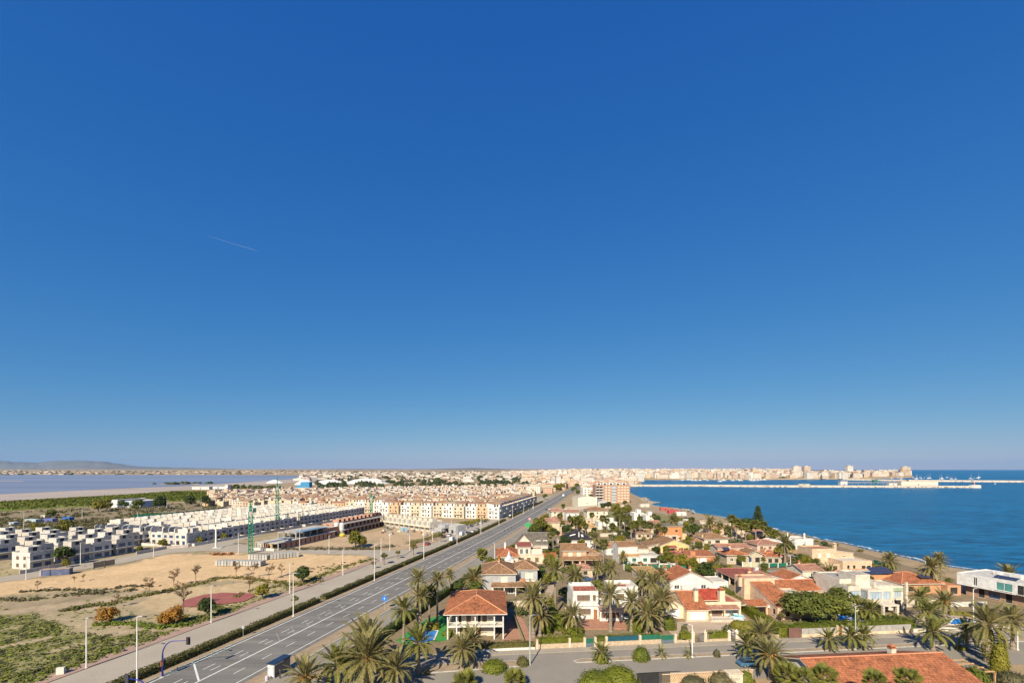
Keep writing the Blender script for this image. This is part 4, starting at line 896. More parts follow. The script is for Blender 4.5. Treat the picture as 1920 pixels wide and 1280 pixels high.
def fan_mesh(r, mat, seed):
    random.seed(seed); mb = MB(); mb.mi = 1; mb.tube([(0, 0, 0), (r*.9, 0, -.05)], .03, 3, False); mb.mi = 0; c = Vector((r*.9, 0, -.05))
    for k in range(15):
        a = R(-125+k*250/14); tip = c+Vector((math.cos(a)*r*.75, math.sin(a)*r*.75, -.28*r*abs(math.sin(a))-.15*r)); n = Vector((-math.sin(a), math.cos(a), 0))*.10*r; m_ = c.lerp(tip, .6)+Vector((0, 0, .05*r))
        mb.face([c, m_-n, tip, m_+n])
    return mb.mesh('frond', [mat, STEM])
FR['fan'] = [[fan_mesh(1.25*rnd(.9, 1.1), L_PALM2, 30+j*3+v) for v in range(2)] for j in range(3)]
DRYF = [frond_mesh(2.2, 2.0, .34, 12, L_DRY, 71+k, STEM, 'dead_frond') for k in range(2)]
def trunk_mesh(hgt, r, flare=1.5):
    mb = MB(); n = max(5, int(hgt/.7)); prof = []
    for k in range(n+1):
        t = k/n; prof.append((r*(flare-(flare-1)*min(1, t*5)) if t < .2 else r*(1-.12*t), -.15+(hgt+.15)*t))
        if k < n: prof.append((prof[-1][0]*1.10, -.15+(hgt+.15)*(t+.5/n)))
    mb.lathe(prof, 9); return mb.mesh('trunk', BARKP, smooth=True)
NPALM = [0]
def palm(kind, px, crown_y, label, s=1.0, nfr=None, lean=(0, 0), dates=False, ivy=False, simple=False, group='palms', name='palm_tree', skirt=0):
    """px: foot of the trunk in the photo, crown_y: row of the crown's heart"""
    random.seed(int(px[0]*7+px[1])); p = G(*px); hgt = max(.5, (px[1]-crown_y)*p.y/F); NPALM[0] += 1
    root = tag(empty(name, p, rnd(0, 6.28)), label, 'palm tree', group)
    r = {'canary': .42, 'date': .27, 'green': .30, 'fan': .19}[kind]*(s**.5); tr = link('trunk', trunk_mesh(hgt, r), root)
    nfr = nfr or {'canary': 58, 'date': 46, 'green': 42, 'fan': 34}[kind]
    base = Vector((0, 0, hgt)); mats = []
    for k in range(nfr):
        t = (k+.5)/nfr; az = k*2.39996+rnd(-.2, .2); el = R(86-(118 if kind != 'fan' else 158)*t**1.15+rnd(-7, 7)); j = 0 if t < .33 else (1 if t < .7 else 2)
        me = random.choice(FR[kind][j]); sc = s*(.72 if kind == 'fan' and simple else 1.0)*rnd(.88, 1.06)*(1 if t > .12 else .8)
        mats.append((me, (0, -el, az), sc))
    if simple:
        mb = MB(); mm = None
        for me, rot, sc in mats:
            M4 = Matrix.Translation(base) @ Matrix.Rotation(rot[2], 4, 'Z') @ Matrix.Rotation(rot[1], 4, 'Y') @ Matrix.Scale(sc, 4); mm = me; off = len(mb.v)
            mb.v.extend(tuple(M4 @ v.co) for v in me.vertices)
            for pl in me.polygons: mb.f.append(tuple(i+off for i in pl.vertices)); mb.m.append(pl.material_index)
        mb.build('crown', list(mm.materials), root)
    else:
        for me, rot, sc in mats: link('frond', me, root, base+Vector((math.cos(rot[2]), math.sin(rot[2]), 0))*r*.6, rot, (sc,)*3)
        for k in range(skirt): link('dead_frond', random.choice(DRYF), root, base-Vector((0, 0, .15+.05*k)), (0, R(50+rnd(0, 25)), k*2.4), (s*.8,)*3)
    if dates:
        for k in range(7):
            a = k*.9; mb = MB(); d0 = Vector((math.cos(a), math.sin(a), 0))
            for q in range(9): mb.tube([base+d0*.2, base+d0*.7+Vector((0, 0, .45)), base+d0*(1.1+rnd(-.2, .2))+Vector((rnd(-.25, .25), rnd(-.25, .25), rnd(-.5, .1)))], .035, 3, False)
            mb.build('fruit_stalk', L_ORANGE, root)
    if ivy:
        mb = MB()
        for k in range(int(hgt*14)): z = rnd(.1, hgt*.86); a = rnd(0, 6.28); clump(mb, (math.cos(a)*(r+.25), math.sin(a)*(r+.25), z), .42, 7, .24, 1)
        mb.build('ivy', L_YEL, root)
    return root
def shrub(px, w, hgt, mat, label, n=None, leaf=.2, name='shrub', cat='shrub', group=None, pos=None, d=None):
    random.seed(int(px[0]*3+px[1]*5)); p = pos if pos is not None else G(*px); d = d or w; mb = MB(); n = n or int(60+60*w*hgt)
    for _ in range(n):
        v = Vector((random.gauss(0, 1), random.gauss(0, 1), abs(random.gauss(0, 1))*.9+.05)).normalized(); k = rnd(.75, 1.05)+.12*noise.noise(v*3+Vector((px[0], 0, 0)))
        leaf_quad(mb, (v.x*w*.5*k, v.y*d*.5*k, v.z*hgt*k), v+Vector((rnd(-.5, .5), rnd(-.5, .5), rnd(-.2, .6))), leaf*rnd(.7, 1.4))
    mb.lathe([(w*.36, -.05), (w*.42, hgt*.3), (w*.3, hgt*.7), (0, hgt*.85)], 8)
    return tag(mb.build(name, mat, loc=p), label, cat, group)
def hedge(pts, w, hgt, mat, label, dens=26, leaf=.17, z0=0, name='hedge', group=None, rag=.12):
    """clipped hedge along a ground line of (X, Y)"""
    random.seed(int(abs(pts[0][0])*11+abs(pts[-1][1])*3)); mb = MB(); o = Vector((pts[0][0], pts[0][1], 0))
    for a, b in zip(pts, pts[1:]):
        a, b = Vector((*a[:2], 0))-o, Vector((*b[:2], 0))-o; ln = (b-a).length; u = (b-a).normalized(); n = Vector((-u.y, u.x, 0))
        q = [a-n*w*.4, b-n*w*.4, b+n*w*.4, a+n*w*.4]; mb.prism([(p.x, p.y) for p in q], z0, z0+hgt*.86)
        for _ in range(int(ln*(2*hgt+w)*dens)):
            t = rnd(-.03, 1.03); f = rnd(0, 2*hgt+w); bumpy = 1+rag*noise.noise(Vector((t*ln*.35, o.x, 1)))*2
            if f < hgt: p = a+u*ln*t-n*w*.5+Vector((0, 0, z0+f*bumpy)); nn = -n
            elif f < 2*hgt: p = a+u*ln*t+n*w*.5+Vector((0, 0, z0+(f-hgt)*bumpy)); nn = n
            else: p = a+u*ln*t+n*(f-2*hgt-w/2)+Vector((0, 0, z0+hgt*bumpy)); nn = Vector((0, 0, 1))
            leaf_quad(mb, p+Vector((rnd(-.08, .08), rnd(-.08, .08), rnd(-.06, .08))), nn+Vector((rnd(-.7, .7), rnd(-.7, .7), rnd(-.3, .7))), leaf*rnd(.7, 1.4))
    return tag(mb.build(name, mat, loc=o), label, 'hedge', group)

# ---- palms on the right of the road: kind, foot, crown row, label, options
PG = 'palms of the villa gardens'
PALMS = [
 ('canary', (688, 1296), 1233, 'huge feather palm with orange fruit stalks at the bottom beside the road', dict(s=1.08, nfr=74, dates=True, skirt=8)),
 ('canary', (690, 1268), 1200, 'big feather palm directly behind the huge fruiting palm', dict(s=1.0)),
 ('canary', (572, 1312), 1268, 'low wide feather palm beside the bus shelter at the bottom edge', dict(s=.74, dates=True)),
 ('green', (632, 1290), 1244, 'dark green palm between bus shelter palm and huge fruiting palm', dict(s=1.1)),
 ('canary', (740, 1300), 1252, 'shaded feather palm on the right flank of the huge fruiting palm', dict(s=.72)),
 ('green', (757, 1203), 1142, 'palm with stout trunk left of the blue pool', dict(s=.95)),
 ('date', (783, 1192), 1085, 'tallest slim palm left of the villa with verandas', dict(s=.8)),
 ('date', (788, 1197), 1119, 'slim pale-trunked palm beside the blue pool', dict(s=.75)),
 ('fan', (805, 1168), 1112, 'fan palm behind the pool, left of the veranda villa', dict(s=1.2)),
 ('date', (820, 1174), 1088, 'tall slim palm at the left eave of the veranda villa', dict(s=.8)),
 ('date', (843, 1112), 1078, 'young palm by the hedge of the side lane', dict(s=.7)),
 ('canary', (888, 1114), 1084, 'bushy palm with orange fruit left of the grey villa', dict(s=.8, dates=True)),
 ('green', (785, 1264), 1206, 'dark-trunked palm standing in the shade of the street', dict(s=1.0)),
 ('canary', (866, 1257), 1216, 'leaning feather palm cluster in front of the veranda villa, left stem', dict(s=.66)),
 ('canary', (884, 1240), 1200, 'feather palm in front of the veranda villa, right stem', dict(s=.62, dates=True)),
 ('canary', (1000, 1194), 1120, 'tall feather palm left of the tall green shrubs', dict(s=.85)),
 ('canary', (1012, 1192), 1153, 'feather palm with orange fruit behind the street lamp', dict(s=.72, dates=True, skirt=9)),
 ('date', (1073, 1184), 1152, 'short feather palm at the left corner of the white modern villa', dict(s=.9)),
 ('canary', (1145, 1184), 1115, 'tall feather palm in front of the white modern villa', dict(s=.72, skirt=4)),
 ('canary', (1184, 1184), 1128, 'feather palm beside the right wing of the white modern villa', dict(s=.68)),
 ('canary', (1215, 1188), 1150, 'broad feather palm with low fronds left of the mounded bush', dict(s=.85, skirt=6)),
 ('canary', (1241, 1180), 1125, 'feather palm at the left corner of the cream villa', dict(s=.8, skirt=4)),
 ('canary', (1224, 1150), 1093, 'feather palm behind the pair by the cream villa', dict(s=.75)),
 ('date', (1204, 1125), 1083, 'slim palm behind the roof of the white modern villa', dict(s=.85)),
 ('date', (1240, 1112), 1078, 'palm left of the white bungalow gable', dict(s=.85)),
 ('green', (1041, 1152), 1070, 'tall green palm right of the grey villa', dict(s=1.0, skirt=5)),
 ('canary', (1080, 1118), 1079, 'feather palm above the left roof of the white modern villa', dict(s=.75)),
 ('date', (1146, 1104), 1066, 'palm below the green shuttered twin house', dict(s=.9)),
 ('date', (1120, 1092), 1062, 'grey-green palm right of the brown villa', dict(s=.8)),
 ('date', (1116, 1032), 1008, 'pale palm right of the slate roof', dict(s=.95)),
 ('canary', (1429, 1246), 1190, 'feather palm over the footway in front of the peach villa', dict(s=.72)),
 ('canary', (1445, 1274), 1228, 'feather palm with orange fruit beside the parked blue car', dict(s=.72, dates=True)),
 ('green', (1402, 1242), 1208, 'small dark palm just left of the two feather palms on the corner', dict(s=.8)),
 ('green', (1555, 1219), 1198, 'small palm on the street island, left of three', dict(s=.72)),
 ('green', (1597, 1217), 1192, 'small palm on the street island, middle of three', dict(s=.72)),
 ('green', (1621, 1217), 1191, 'small palm on the street island, right of three', dict(s=.76)),
 ('green', (1750, 1219), 1184, 'short stout palm casting a long shadow across the street', dict(s=.95)),
 ('green', (1813, 1217), 1184, 'short palm between the stout palm and the ivy palm', dict(s=.85)),
 ('canary', (1852, 1240), 1170, 'wide feather palm with ivy on its trunk at the right', dict(s=.95, ivy=True, nfr=56)),
 ('canary', (1899, 1217), 1162, 'feather palm behind the ivy palm near the right edge', dict(s=.75)),
 ('green', (1726, 1164), 1120, 'palm in front of the cream modern villa, nearest its portico', dict(s=.85)),
 ('canary', (1771, 1160), 1128, 'palm with orange fruit left of the long white villa', dict(s=.7, dates=True)),
 ('green', (1744, 1188), 1147, 'green palm just left of the swimming pool', dict(s=.95)),
 ('green', (1613, 1166), 1141, 'palm on the lawn below the cream modern villa, left one', dict(s=.8)),
 ('green', (1633, 1170), 1143, 'palm on the lawn below the cream modern villa, right one', dict(s=.8)),
 ('canary', (1556, 1114), 1078, 'pale feather palm behind the big ficus', dict(s=.75)),
 ('fan', (1474, 1294), 1264, 'fan palm at the left end of the foreground roof', dict(s=1.15)),
 ('fan', (1506, 1372), 1272, 'fan palm overlapping the gable of the foreground roof', dict(s=.95)),
 ('fan', (1546, 1368), 1266, 'fan palm in front of the foreground roof, left of middle', dict(s=.95)),
 ('fan', (1640, 1374), 1276, 'fan palm in front of the middle of the foreground roof', dict(s=.9)),
 ('fan', (1700, 1370), 1272, 'fan palm in front of the right half of the foreground roof', dict(s=.95)),
 ('green', (1127, 1239), 1222, 'squat palm over a round bush at the island tip', dict(s=.62)),
 ('green', (1240, 1232), 1222, 'tiny palm on the island right of the round bush', dict(s=.45, nfr=18)),
 ('green', (1290, 1231), 1226, 'tiny palm at the foot of the lamp on the island', dict(s=.4, nfr=18)),
 ('fan', (872, 1296), 1280, 'fan palm tuft at the bottom edge left of the bush', dict(s=1.2)),
 ('fan', (965, 1292), 1276, 'fan palm tuft at the bottom edge below the short island', dict(s=1.2))]
for kind, px, cy, lb, kw in PALMS: palm(kind, px, cy, lb, group=PG, **kw)
FAR_PALMS = [
 ('fan', (904, 1086), 1038, 'leafy fan palm between side lane and grey villa', 1.7), ('fan', (1037, 1034), 996, 'slender fan palm right of the grey dormer roof', 1.5), ('fan', (1050, 1002), 967, 'fan palm behind the beige pink house, left one', 1.5),
 ('fan', (1068, 998), 972, 'fan palm behind the beige pink house, right one', 1.5), ('fan', (1130, 998), 971, 'fan palm in front of the wide cream villa', 1.7), ('fan', (1138, 1000), 976, 'shorter fan palm in front of the wide cream villa', 1.5),
 ('fan', (1162, 1003), 962, 'tall fan palm left of the white cubes', 1.7), ('fan', (1171, 1003), 971, 'fan palm second left of the white cubes', 1.6), ('fan', (1192, 1010), 982, 'fan palm over the shady brown roof, left', 1.7), ('fan', (1207, 1010), 981, 'fan palm over the shady brown roof, middle', 1.7),
 ('fan', (1219, 1010), 984, 'fan palm over the shady brown roof, right', 1.6), ('fan', (1236, 1010), 987, 'fan palm left of the orange brick house', 1.6), ('canary', (1262, 1009), 976, 'tall feather palm in front of the orange brick house', 1.0), ('canary', (1331, 1000), 980, 'wide feather palm right of the orange brick house', 1.05),
 ('fan', (1372, 1010), 972, 'tall fan palm of the seaside clump, left', 2.0), ('fan', (1381, 1012), 978, 'tall fan palm of the seaside clump, second', 1.9), ('fan', (1390, 1012), 985, 'fan palm of the seaside clump, middle', 1.8), ('fan', (1417, 1017), 982, 'fan palm below the tall conifer, left', 1.9),
 ('fan', (1431, 1016), 984, 'fan palm below the tall conifer, right', 1.9), ('fan', (1405, 1014), 988, 'fan palm between clump and conifer', 1.8), ('fan', (1056, 966), 948, 'fan palm by the long garden wall', 1.5), ('fan', (1454, 1022), 999, 'thin fan palm left of the white beach house', 1.5),
 ('canary', (1472, 1059), 1020, 'feather palm in front of the white beach house', .9), ('date', (1300, 1042), 1030, 'small palm by the terracotta bungalow', .7), ('date', (1345, 1060), 1050, 'small garden palm by the stone-coloured villa', .7),
 ('canary', (1669, 1074), 1052, 'feather palm above the stepped flats', .8), ('canary', (1746, 1108), 1064, 'feather palm over the solar roof', .85), ('canary', (1761, 1078), 1051, 'feather palm on the beach behind the solar roof', .75), ('canary', (1890, 1098), 1078, 'palm crown behind the long white villa', .85),
 ('fan', (1082, 998), 974, 'round-headed fan palm left of the tan roof', 1.7), ('fan', (1025, 1052), 1035, 'small fan palm beside the low orange hipped roof', 1.0), ('date', (1168, 1060), 1044, 'dark palm by the green garage', .7)]
for kind, px, cy, lb, s_ in FAR_PALMS: palm(kind, px, cy, lb, s=s_, simple=True, group=PG)

random.seed(404)
for k, (x, y) in enumerate([(1098, 1004), (1110, 990), (1148, 1012), (1156, 986), (1180, 992), (1184, 1014), (1200, 996), (1226, 996), (1246, 1020), (1296, 1000), (1350, 1016), (1364, 1020), (1398, 1020), (1440, 1022), (1090, 1046), (1132, 1062)]):
    palm('fan', (x, y), y-rnd(16, 30)*(y-879)/120, 'fan palm among the middle villa rows, %s of its sort from the left' % ORD[sorted([1098, 1110, 1148, 1156, 1180, 1184, 1200, 1226, 1246, 1296, 1350, 1364, 1398, 1440, 1090, 1132]).index(x)], s=rnd(1.3, 1.8), simple=True, group='fan palms among the middle rows')
# ---- trees and shrubs on the right
for px, lb, s_, k in [((1500, 1166), 'big ficus in front of the peach villa, left crown', 1.16, 'ficus'), ((1527, 1168), 'big ficus by the grey garden wall, middle crown', 1.16, 'ficus'), ((1560, 1168), 'big ficus over the blue pool, right crown', 1.10, 'ficus'),
    ((1585, 1140), 'dark leafy tree left of the cream modern villa', .95, 'ficus'), ((1012, 1000), 'leafy green tree between road and beige pink house', 2.0, 'yellow'), ((1005, 1004), 'darker tree nearest the road left of the beige pink house', 1.7, 'round'), ((1024, 985), 'tree behind the leafy green roadside tree', 1.6, 'yellow'),
    ((1084, 996), 'bushy yellow-green tree left of the tan roofed house', 2.0, 'yellow'), ((1395, 1000), 'round tree in front of the tall conifer', 2.0, 'round'), ((1404, 1005), 'dark tree at the foot of the conifer', 2.0, 'dark'), ((1130, 955), 'dark pine in front of the brick apartment block', 1.2, 'dark'), ((1140, 958), 'green pine right of the dark pine by the brick block', 1.1, 'pine'), ((1172, 948), 'small round tree at the right foot of the brick block', 1.3, 'round'),
    ((1155, 966), 'olive tree on the dry lot behind the white cubes', 2.0, 'yellow'), ((1176, 966), 'olive tree beside the first on the dry lot', 1.8, 'yellow'), ((1145, 1034), 'garden tree between slate roof and twin house', 1.0, 'yellow'), ((1060, 1028), 'dark round tree left of the slate roof', 1.2, 'dark'), ((1043, 1046), 'leafy tree right of the grey dormer roof', 1.0, 'round'), ((1030, 1058), 'garden tree beside the orange porch roof', .9, 'yellow'),
    ((1300, 1008), 'dark tree right of the orange brick house', 1.5, 'dark'), ((1292, 1028), 'leafy tree behind the yellow house', 1.2, 'yellow'), ((1310, 1032), 'low tree right of the yellow house', 1.0, 'round'), ((1254, 1060), 'leafy tree above the green screen fence', 1.2, 'yellow'), ((1240, 1062), 'second leafy tree above the green screen fence', 1.0, 'round'), ((1430, 1094), 'bush tree behind the dark red roof', .9, 'yellow'), ((1510, 1066), 'leafy tree by the arcade', 1.1, 'yellow'),
    ((1528, 1068), 'second leafy tree by the arcade', 1.0, 'round'), ((1322, 1090), 'dark tree left of the dark red roof', 1.3, 'dark'), ((1396, 1104), 'small tree in the corner of the red roofed porch', .8, 'round'), ((1060, 1130), 'leafy tree behind the tall green shrubs', 1.0, 'round'), ((1010, 1090), 'dark tree at the right of the grey villa', 1.1, 'dark'), ((1465, 1166), 'small bright tree before the peach villa', .7, 'street'),
    ((860, 1112), 'dark leafy tree left of the bushy palm', .8, 'dark'), ((920, 1062), 'bright tree behind the grey villa', .8, 'yellow'), ((935, 1060), 'bright bush tree beside the silver cupola', .7, 'yellow')]:
    tree(k, px, lb, s_)
tree('conifer', (1421, 1000), 'tall dark conifer rising above the seaside palms', 1.5, name='conifer')
for px, w, hg, mt, lb in [((1036, 1176), 3.4, 6.2, L_HEDGE, 'tall green shrub left of the white modern villa'), ((1050, 1180), 3.0, 4.6, L_HEDGE, 'second tall green shrub left of the white modern villa'), ((1026, 1186), 2.8, 3.6, L_HEDGE, 'lower green shrub by the stone wall'), ((1193, 1182), 4.2, 3.6, L_HEDGE, 'rounded green bush left of the cream villa'), ((1254, 1178), 3.6, 3.2, L_HEDGE, 'mounded green bush by the cream villa garage'),
    ((1128, 1240), 2.9, 1.5, L_HEDGE, 'clipped bush under the squat palm'), ((1202, 1236), 3.6, 2.8, L_HEDGE, 'round clipped bush on the street island'), ((980, 1246), 2.6, 1.9, L_HEDGE2, 'dry bush at the lamp on the short island'), ((927, 1254), 5.4, 1.9, L_HEDGE, 'low wide green bush on the short island'), ((1344, 1230), 1.5, 1.5, L_SCRUB, 'dry tumbleweed-like bush on the island'),
    ((1122, 1292), 8, 3.4, L_HEDGE, 'wide green bush at the bottom edge, left mass'), ((1160, 1288), 7.5, 4.0, L_HEDGE, 'wide green bush at the bottom edge left of the dark gate'), ((1385, 1176), 4.4, 2.0, L_YEL, 'yellowish shrub bed by the round pool'), ((1402, 1178), 4.0, 2.2, L_YEL, 'yellowish shrub beside the first in the pool garden'), ((1372, 1160), 1.6, 1.6, L_OLIVE, 'small agave-like shrub at the terrace steps'), ((1462, 1176), 2.4, 1.6, L_HEDGE, 'low shrub by the brown gate'),
    ((1398, 1278), 3.0, 2.2, L_HEDGE, 'bush right of the scribbled cabinet'), ((1300, 1284), 5, 1.8, L_SCRUB, 'dry brush in front of the lattice wall'), ((1352, 1282), 4.6, 2.2, L_SCRUB, 'dry brush right of the first at the lattice wall'), ((1828, 1290), 5, 4.0, L_HEDGE, 'green shrub under the pergola'), ((1874, 1268), 3.0, 7.6, L_YEL, 'tall ivy-covered stump beside the ivy palm'), ((1900, 1282), 6, 2.2, L_SCRUB, 'brown dry brush in the bottom right corner'),
    ((1650, 1164), 3.6, 2.0, L_HEDGE, 'green shrub on the sloping lawn'), ((800, 1262), 1.4, .8, L_SCRUB, 'tuft at the kerb in the street shade'), ((1800, 1217), 1.8, 1.0, L_YEL, 'small yellow bush by the short palm'), ((840, 1190), 3.0, 1.4, L_WEED, 'garden shrub on the green lawn'), ((812, 1178), 3.6, 1.8, L_YEL, 'bright garden shrub behind the blue pool'), ((1484, 1100), 6, 2.0, L_YEL, 'green bushes between red and orange roofs'), ((1120, 1075), 3, 1.6, L_HEDGE, 'shrub in the driveway garden'), ((1232, 1115), 3, 2.0, L_HEDGE, 'shrub left of the white bungalow')]:
    shrub(px, w, hg, mt, lb)
# ---- hedges
def ray_line(x, b):
    """where the photo column x crosses the street-parallel line b"""
    k = (x-CX)/F; A = C0+cn*b; t = (A.x-k*A.y)/(k*cu.y-cu.x); p = A+cu*t; return (p.x, p.y)
hedge([ray_line(x, 8.50) for x in (1008, 1060, 1095)], 1.2, 2.2, L_HEDGE, 'hedge on the stone wall left of the small green gate'); hedge([ray_line(x, 8.50) for x in (1117, 1140, 1200, 1236)], 1.2, 1.9, L_HEDGE, 'hedge behind the green screens')
hedge([ray_line(x, 8.10) for x in (1275, 1297)], 1.2, 2.1, L_HEDGE, 'clipped hedge left of the metal gate'); hedge([ray_line(x, 8.10) for x in (1325, 1365)], 1.2, 2.0, L_HEDGE, 'clipped hedge right of the metal gate')
hedge([ray_line(x, 7.90) for x in (884, 940, 1001)], 1.0, 1.7, L_HEDGE2, 'dull green hedge in front of the veranda villa'); hedge([ray_line(x, 8.70) for x in (1462, 1478)], 1.4, 2.6, L_HEDGE, 'thick hedge end beside the brown gate')
hedge([ray_line(x, 8.90) for x in (1480, 1570, 1640, 1712)], 1.3, 2.7, L_HEDGE, 'long hedge above the grey garden wall'); hedge([ray_line(x, 8.30) for x in (1383, 1420)], 1.2, 1.7, L_YEL, 'yellowish hedge right of the scooter gateway')
hedge(PX([(1468, 1194), (1440, 1176), (1414, 1158), (1392, 1142), (1372, 1128), (1356, 1112)]), 2.0, 2.4, L_HEDGE, 'long green hedge between cream and peach villas'); hedge(PX([(1293, 1071), (1371, 1069)]), 1.4, 2.0, L_YEL, 'clipped hedge in front of the terracotta bungalow')
hedge(PX([(1320, 1076), (1336, 1094)]), 1.6, 1.8, L_HEDGE, 'hedge left of the red roofed bungalow'); hedge(PX([(1620, 1160), (1660, 1166), (1706, 1178)]), 2.0, 1.6, L_DARK, 'dark sloping hedge below the cream modern villa')
hedge([tuple(road(s, 20.8)) for s in range(84, 181, 8)], 1.6, 1.9, L_DARK, 'dark hedge along the side lane'); hedge([tuple(road(s, 20.6)) for s in range(196, 240, 8)], 1.4, 1.7, L_HEDGE, 'green hedge along the side lane beyond the grey villa')
hedge(PX([(1062, 1182), (1062, 1160)]), 1.0, 2.2, L_HEDGE2, 'brownish hedge left of the white modern villa'); hedge(PX([(1780, 1151), (1832, 1156)]), 1.4, .9, L_YEL, 'low hedge behind the swimming pool')
# hedge beside the main road, clipped pieces with gaps
HG = 'clipped hedge pieces along the main road'
for k, (s0, s1) in enumerate([(30, 62), (64, 119), (121.5, 168), (169.5, 214), (215.5, 262), (264, 330), (345, 420), (430, 520)]):
    hedge([tuple(road(s, -11.4)) for s in [s0+(s1-s0)*i/8 for i in range(9)]], 2.0, 1.25, L_HEDGE2 if k < 1 else L_HEDGE2, 'olive hedge beside the main road, %s piece counted from the traffic light' % ORD[k], dens=22 if s0 < 200 else 9, leaf=.22 if s0 < 200 else .34, group=HG)
# ---------------------------------------------------------------- walls, gates and gardens of the villa rows
LAWN = ground_mat('lawn', [(.3, (.07, .11, .018)), (.6, (.11, .15, .025)), (.8, (.16, .15, .05))], .25, 5); TURF = ground_mat('artificial_turf', [(.3, (.04, .20, .045)), (.7, (.055, .25, .06))], .3, 6, .1)
PAVR = ground_mat('paving_red', [(.3, (.30, .16, .11)), (.7, (.38, .21, .15))], .3, 5, .1); PAVB = ground_mat('paving_beige', [(.3, (.33, .26, .19)), (.7, (.42, .335, .25))], .3, 5, .1); EARTH = ground_mat('garden_earth', [(.3, (.16, .12, .075)), (.55, (.23, .175, .11)), (.75, (.10, .12, .03))], .3, 3)
DRY = ground_mat('dry_grass', [(.3, (.16, .15, .065)), (.6, (.22, .195, .09)), (.8, (.27, .21, .13))], .05, 1.5)
def plot(name, pts, mat, label, z): return sheet(name, PX(pts), z, mat, label)
plot('garden_ground', [(560, 1300), (690, 1214), (838, 1108), (925, 1050), (985, 1008), (1060, 960), (1240, 960), (1425, 990), (1560, 1020), (1790, 1085), (1920, 1120), (1990, 1190), (1400, 1208), (1003, 1218), (870, 1226), (740, 1300)], EARTH, 'brown earth of the villa gardens', .012)
plot('lawn', [(742, 1200), (800, 1160), (838, 1150), (838, 1200), (760, 1210)], TURF, 'bright green turf around the blue pool', .03); plot('paving', [(952, 1150), (975, 1150), (1003, 1205), (940, 1208)], PAVR, 'reddish paved yard right of the veranda villa', .03)
plot('paving', [(1240, 1166), (1372, 1162), (1385, 1186), (1262, 1192)], PAVB, 'beige paved forecourt of the cream villa', .03); plot('lawn', [(1478, 1170), (1600, 1150), (1715, 1178), (1480, 1186)], LAWN, 'green lawn below the cream modern villa', .03)
plot('paving', [(1712, 1150), (1860, 1152), (1905, 1186), (1715, 1190)], PAVB, 'pale pool terrace at the right', .026); plot('lawn', [(1740, 1158), (1835, 1162), (1832, 1169), (1740, 1164)], LAWN, 'strip of lawn behind the swimming pool', .04)
plot('lane', [(1010, 1140), (1022, 1140), (1060, 1062), (1095, 1010), (1086, 1010), (1044, 1062)], PAVB, 'pale driveway climbing between grey and brown villas', .022); plot('lane', [(1240, 1078), (1380, 1074), (1470, 1066), (1560, 1075), (1600, 1090), (1500, 1079), (1380, 1083), (1240, 1086)], ASPH3, 'narrow lane between the villa rows', .024)
plot('dry_lot', [(1040, 958), (1120, 954), (1200, 958), (1290, 972), (1240, 984), (1130, 966)], DRY, 'dry grassy lot between villas and beach', .03); plot('beach', [(1186, 946), (1222, 951), (1262, 956), (1300, 965), (1345, 972), (1345, 980), (1290, 972), (1230, 961), (1186, 953)], SAND, 'sandy beach path above the rocks', .04)
plot('forecourt', [(1000, 953), (1120, 950), (1122, 957), (1010, 962)], PAVB, 'pale ground behind the long garden wall', .034)
# swimming pools
POOL = glassmat((.012, .14, .42), .05)
def pool(pts, label, z=.06):
    o = sheet('swimming_pool', PX(pts), z, POOL, label, kind=None, cat='pool')
    poly = PX(pts); c = Vector((sum(p[0] for p in poly)/len(poly), sum(p[1] for p in poly)/len(poly))); mb = MB()
    for a, b in zip(poly, poly[1:]+poly[:1]):
        a, b = Vector(a), Vector(b); n = (a+b)/2-c; n = n.normalized()*.35
        mb.prism([(a.x, a.y), (b.x, b.y), (b+n).to_tuple(), (a+n).to_tuple()], 0, z+.07)
    mb.build('coping', paint((.62, .58, .52)), o); return o
pool([(768, 1196), (800, 1180), (820, 1182), (812, 1200), (780, 1208)], 'deep blue pool on the green turf left of the veranda villa'); pool([(1781, 1170), (1790, 1159), (1828, 1164), (1826, 1170)], 'blue swimming pool between palms at the right'); pool([(1550, 1152), (1580, 1152), (1610, 1163), (1575, 1162)], 'blue pool half hidden under the big ficus'); pool([(1612, 1164), (1630, 1163), (1634, 1169), (1616, 1170)], 'small blue pool right of the ficus')
r0 = tag(empty('round_pool', G(1382, 1162)), 'round above-ground pool with pale blue walls by the hedge', 'pool'); mb = MB(); mb.lathe([(1.62, 0), (1.66, 1.2), (1.58, 1.24), (1.56, .9)], 20); mb.build('wall', paint((.55, .66, .70), .5), r0); mb = MB(); mb.lathe([(1.57, 1.0), (0, 1.0)], 20); mb.build('water', glassmat((.10, .36, .40), .05), r0)
mb = MB(); mb.tube([(-1.7, 0, 0), (-1.7, 0, 1.6)], .04, 5); mb.tube([(-1.7, .5, 0), (-1.7, .5, 1.6)], .04, 5)
for k in range(4): mb.tube([(-1.7, 0, .3+.35*k), (-1.7, .5, .3+.35*k)], .03, 4)
mb.build('ladder', paint((.5, .6, .68), .4), r0)
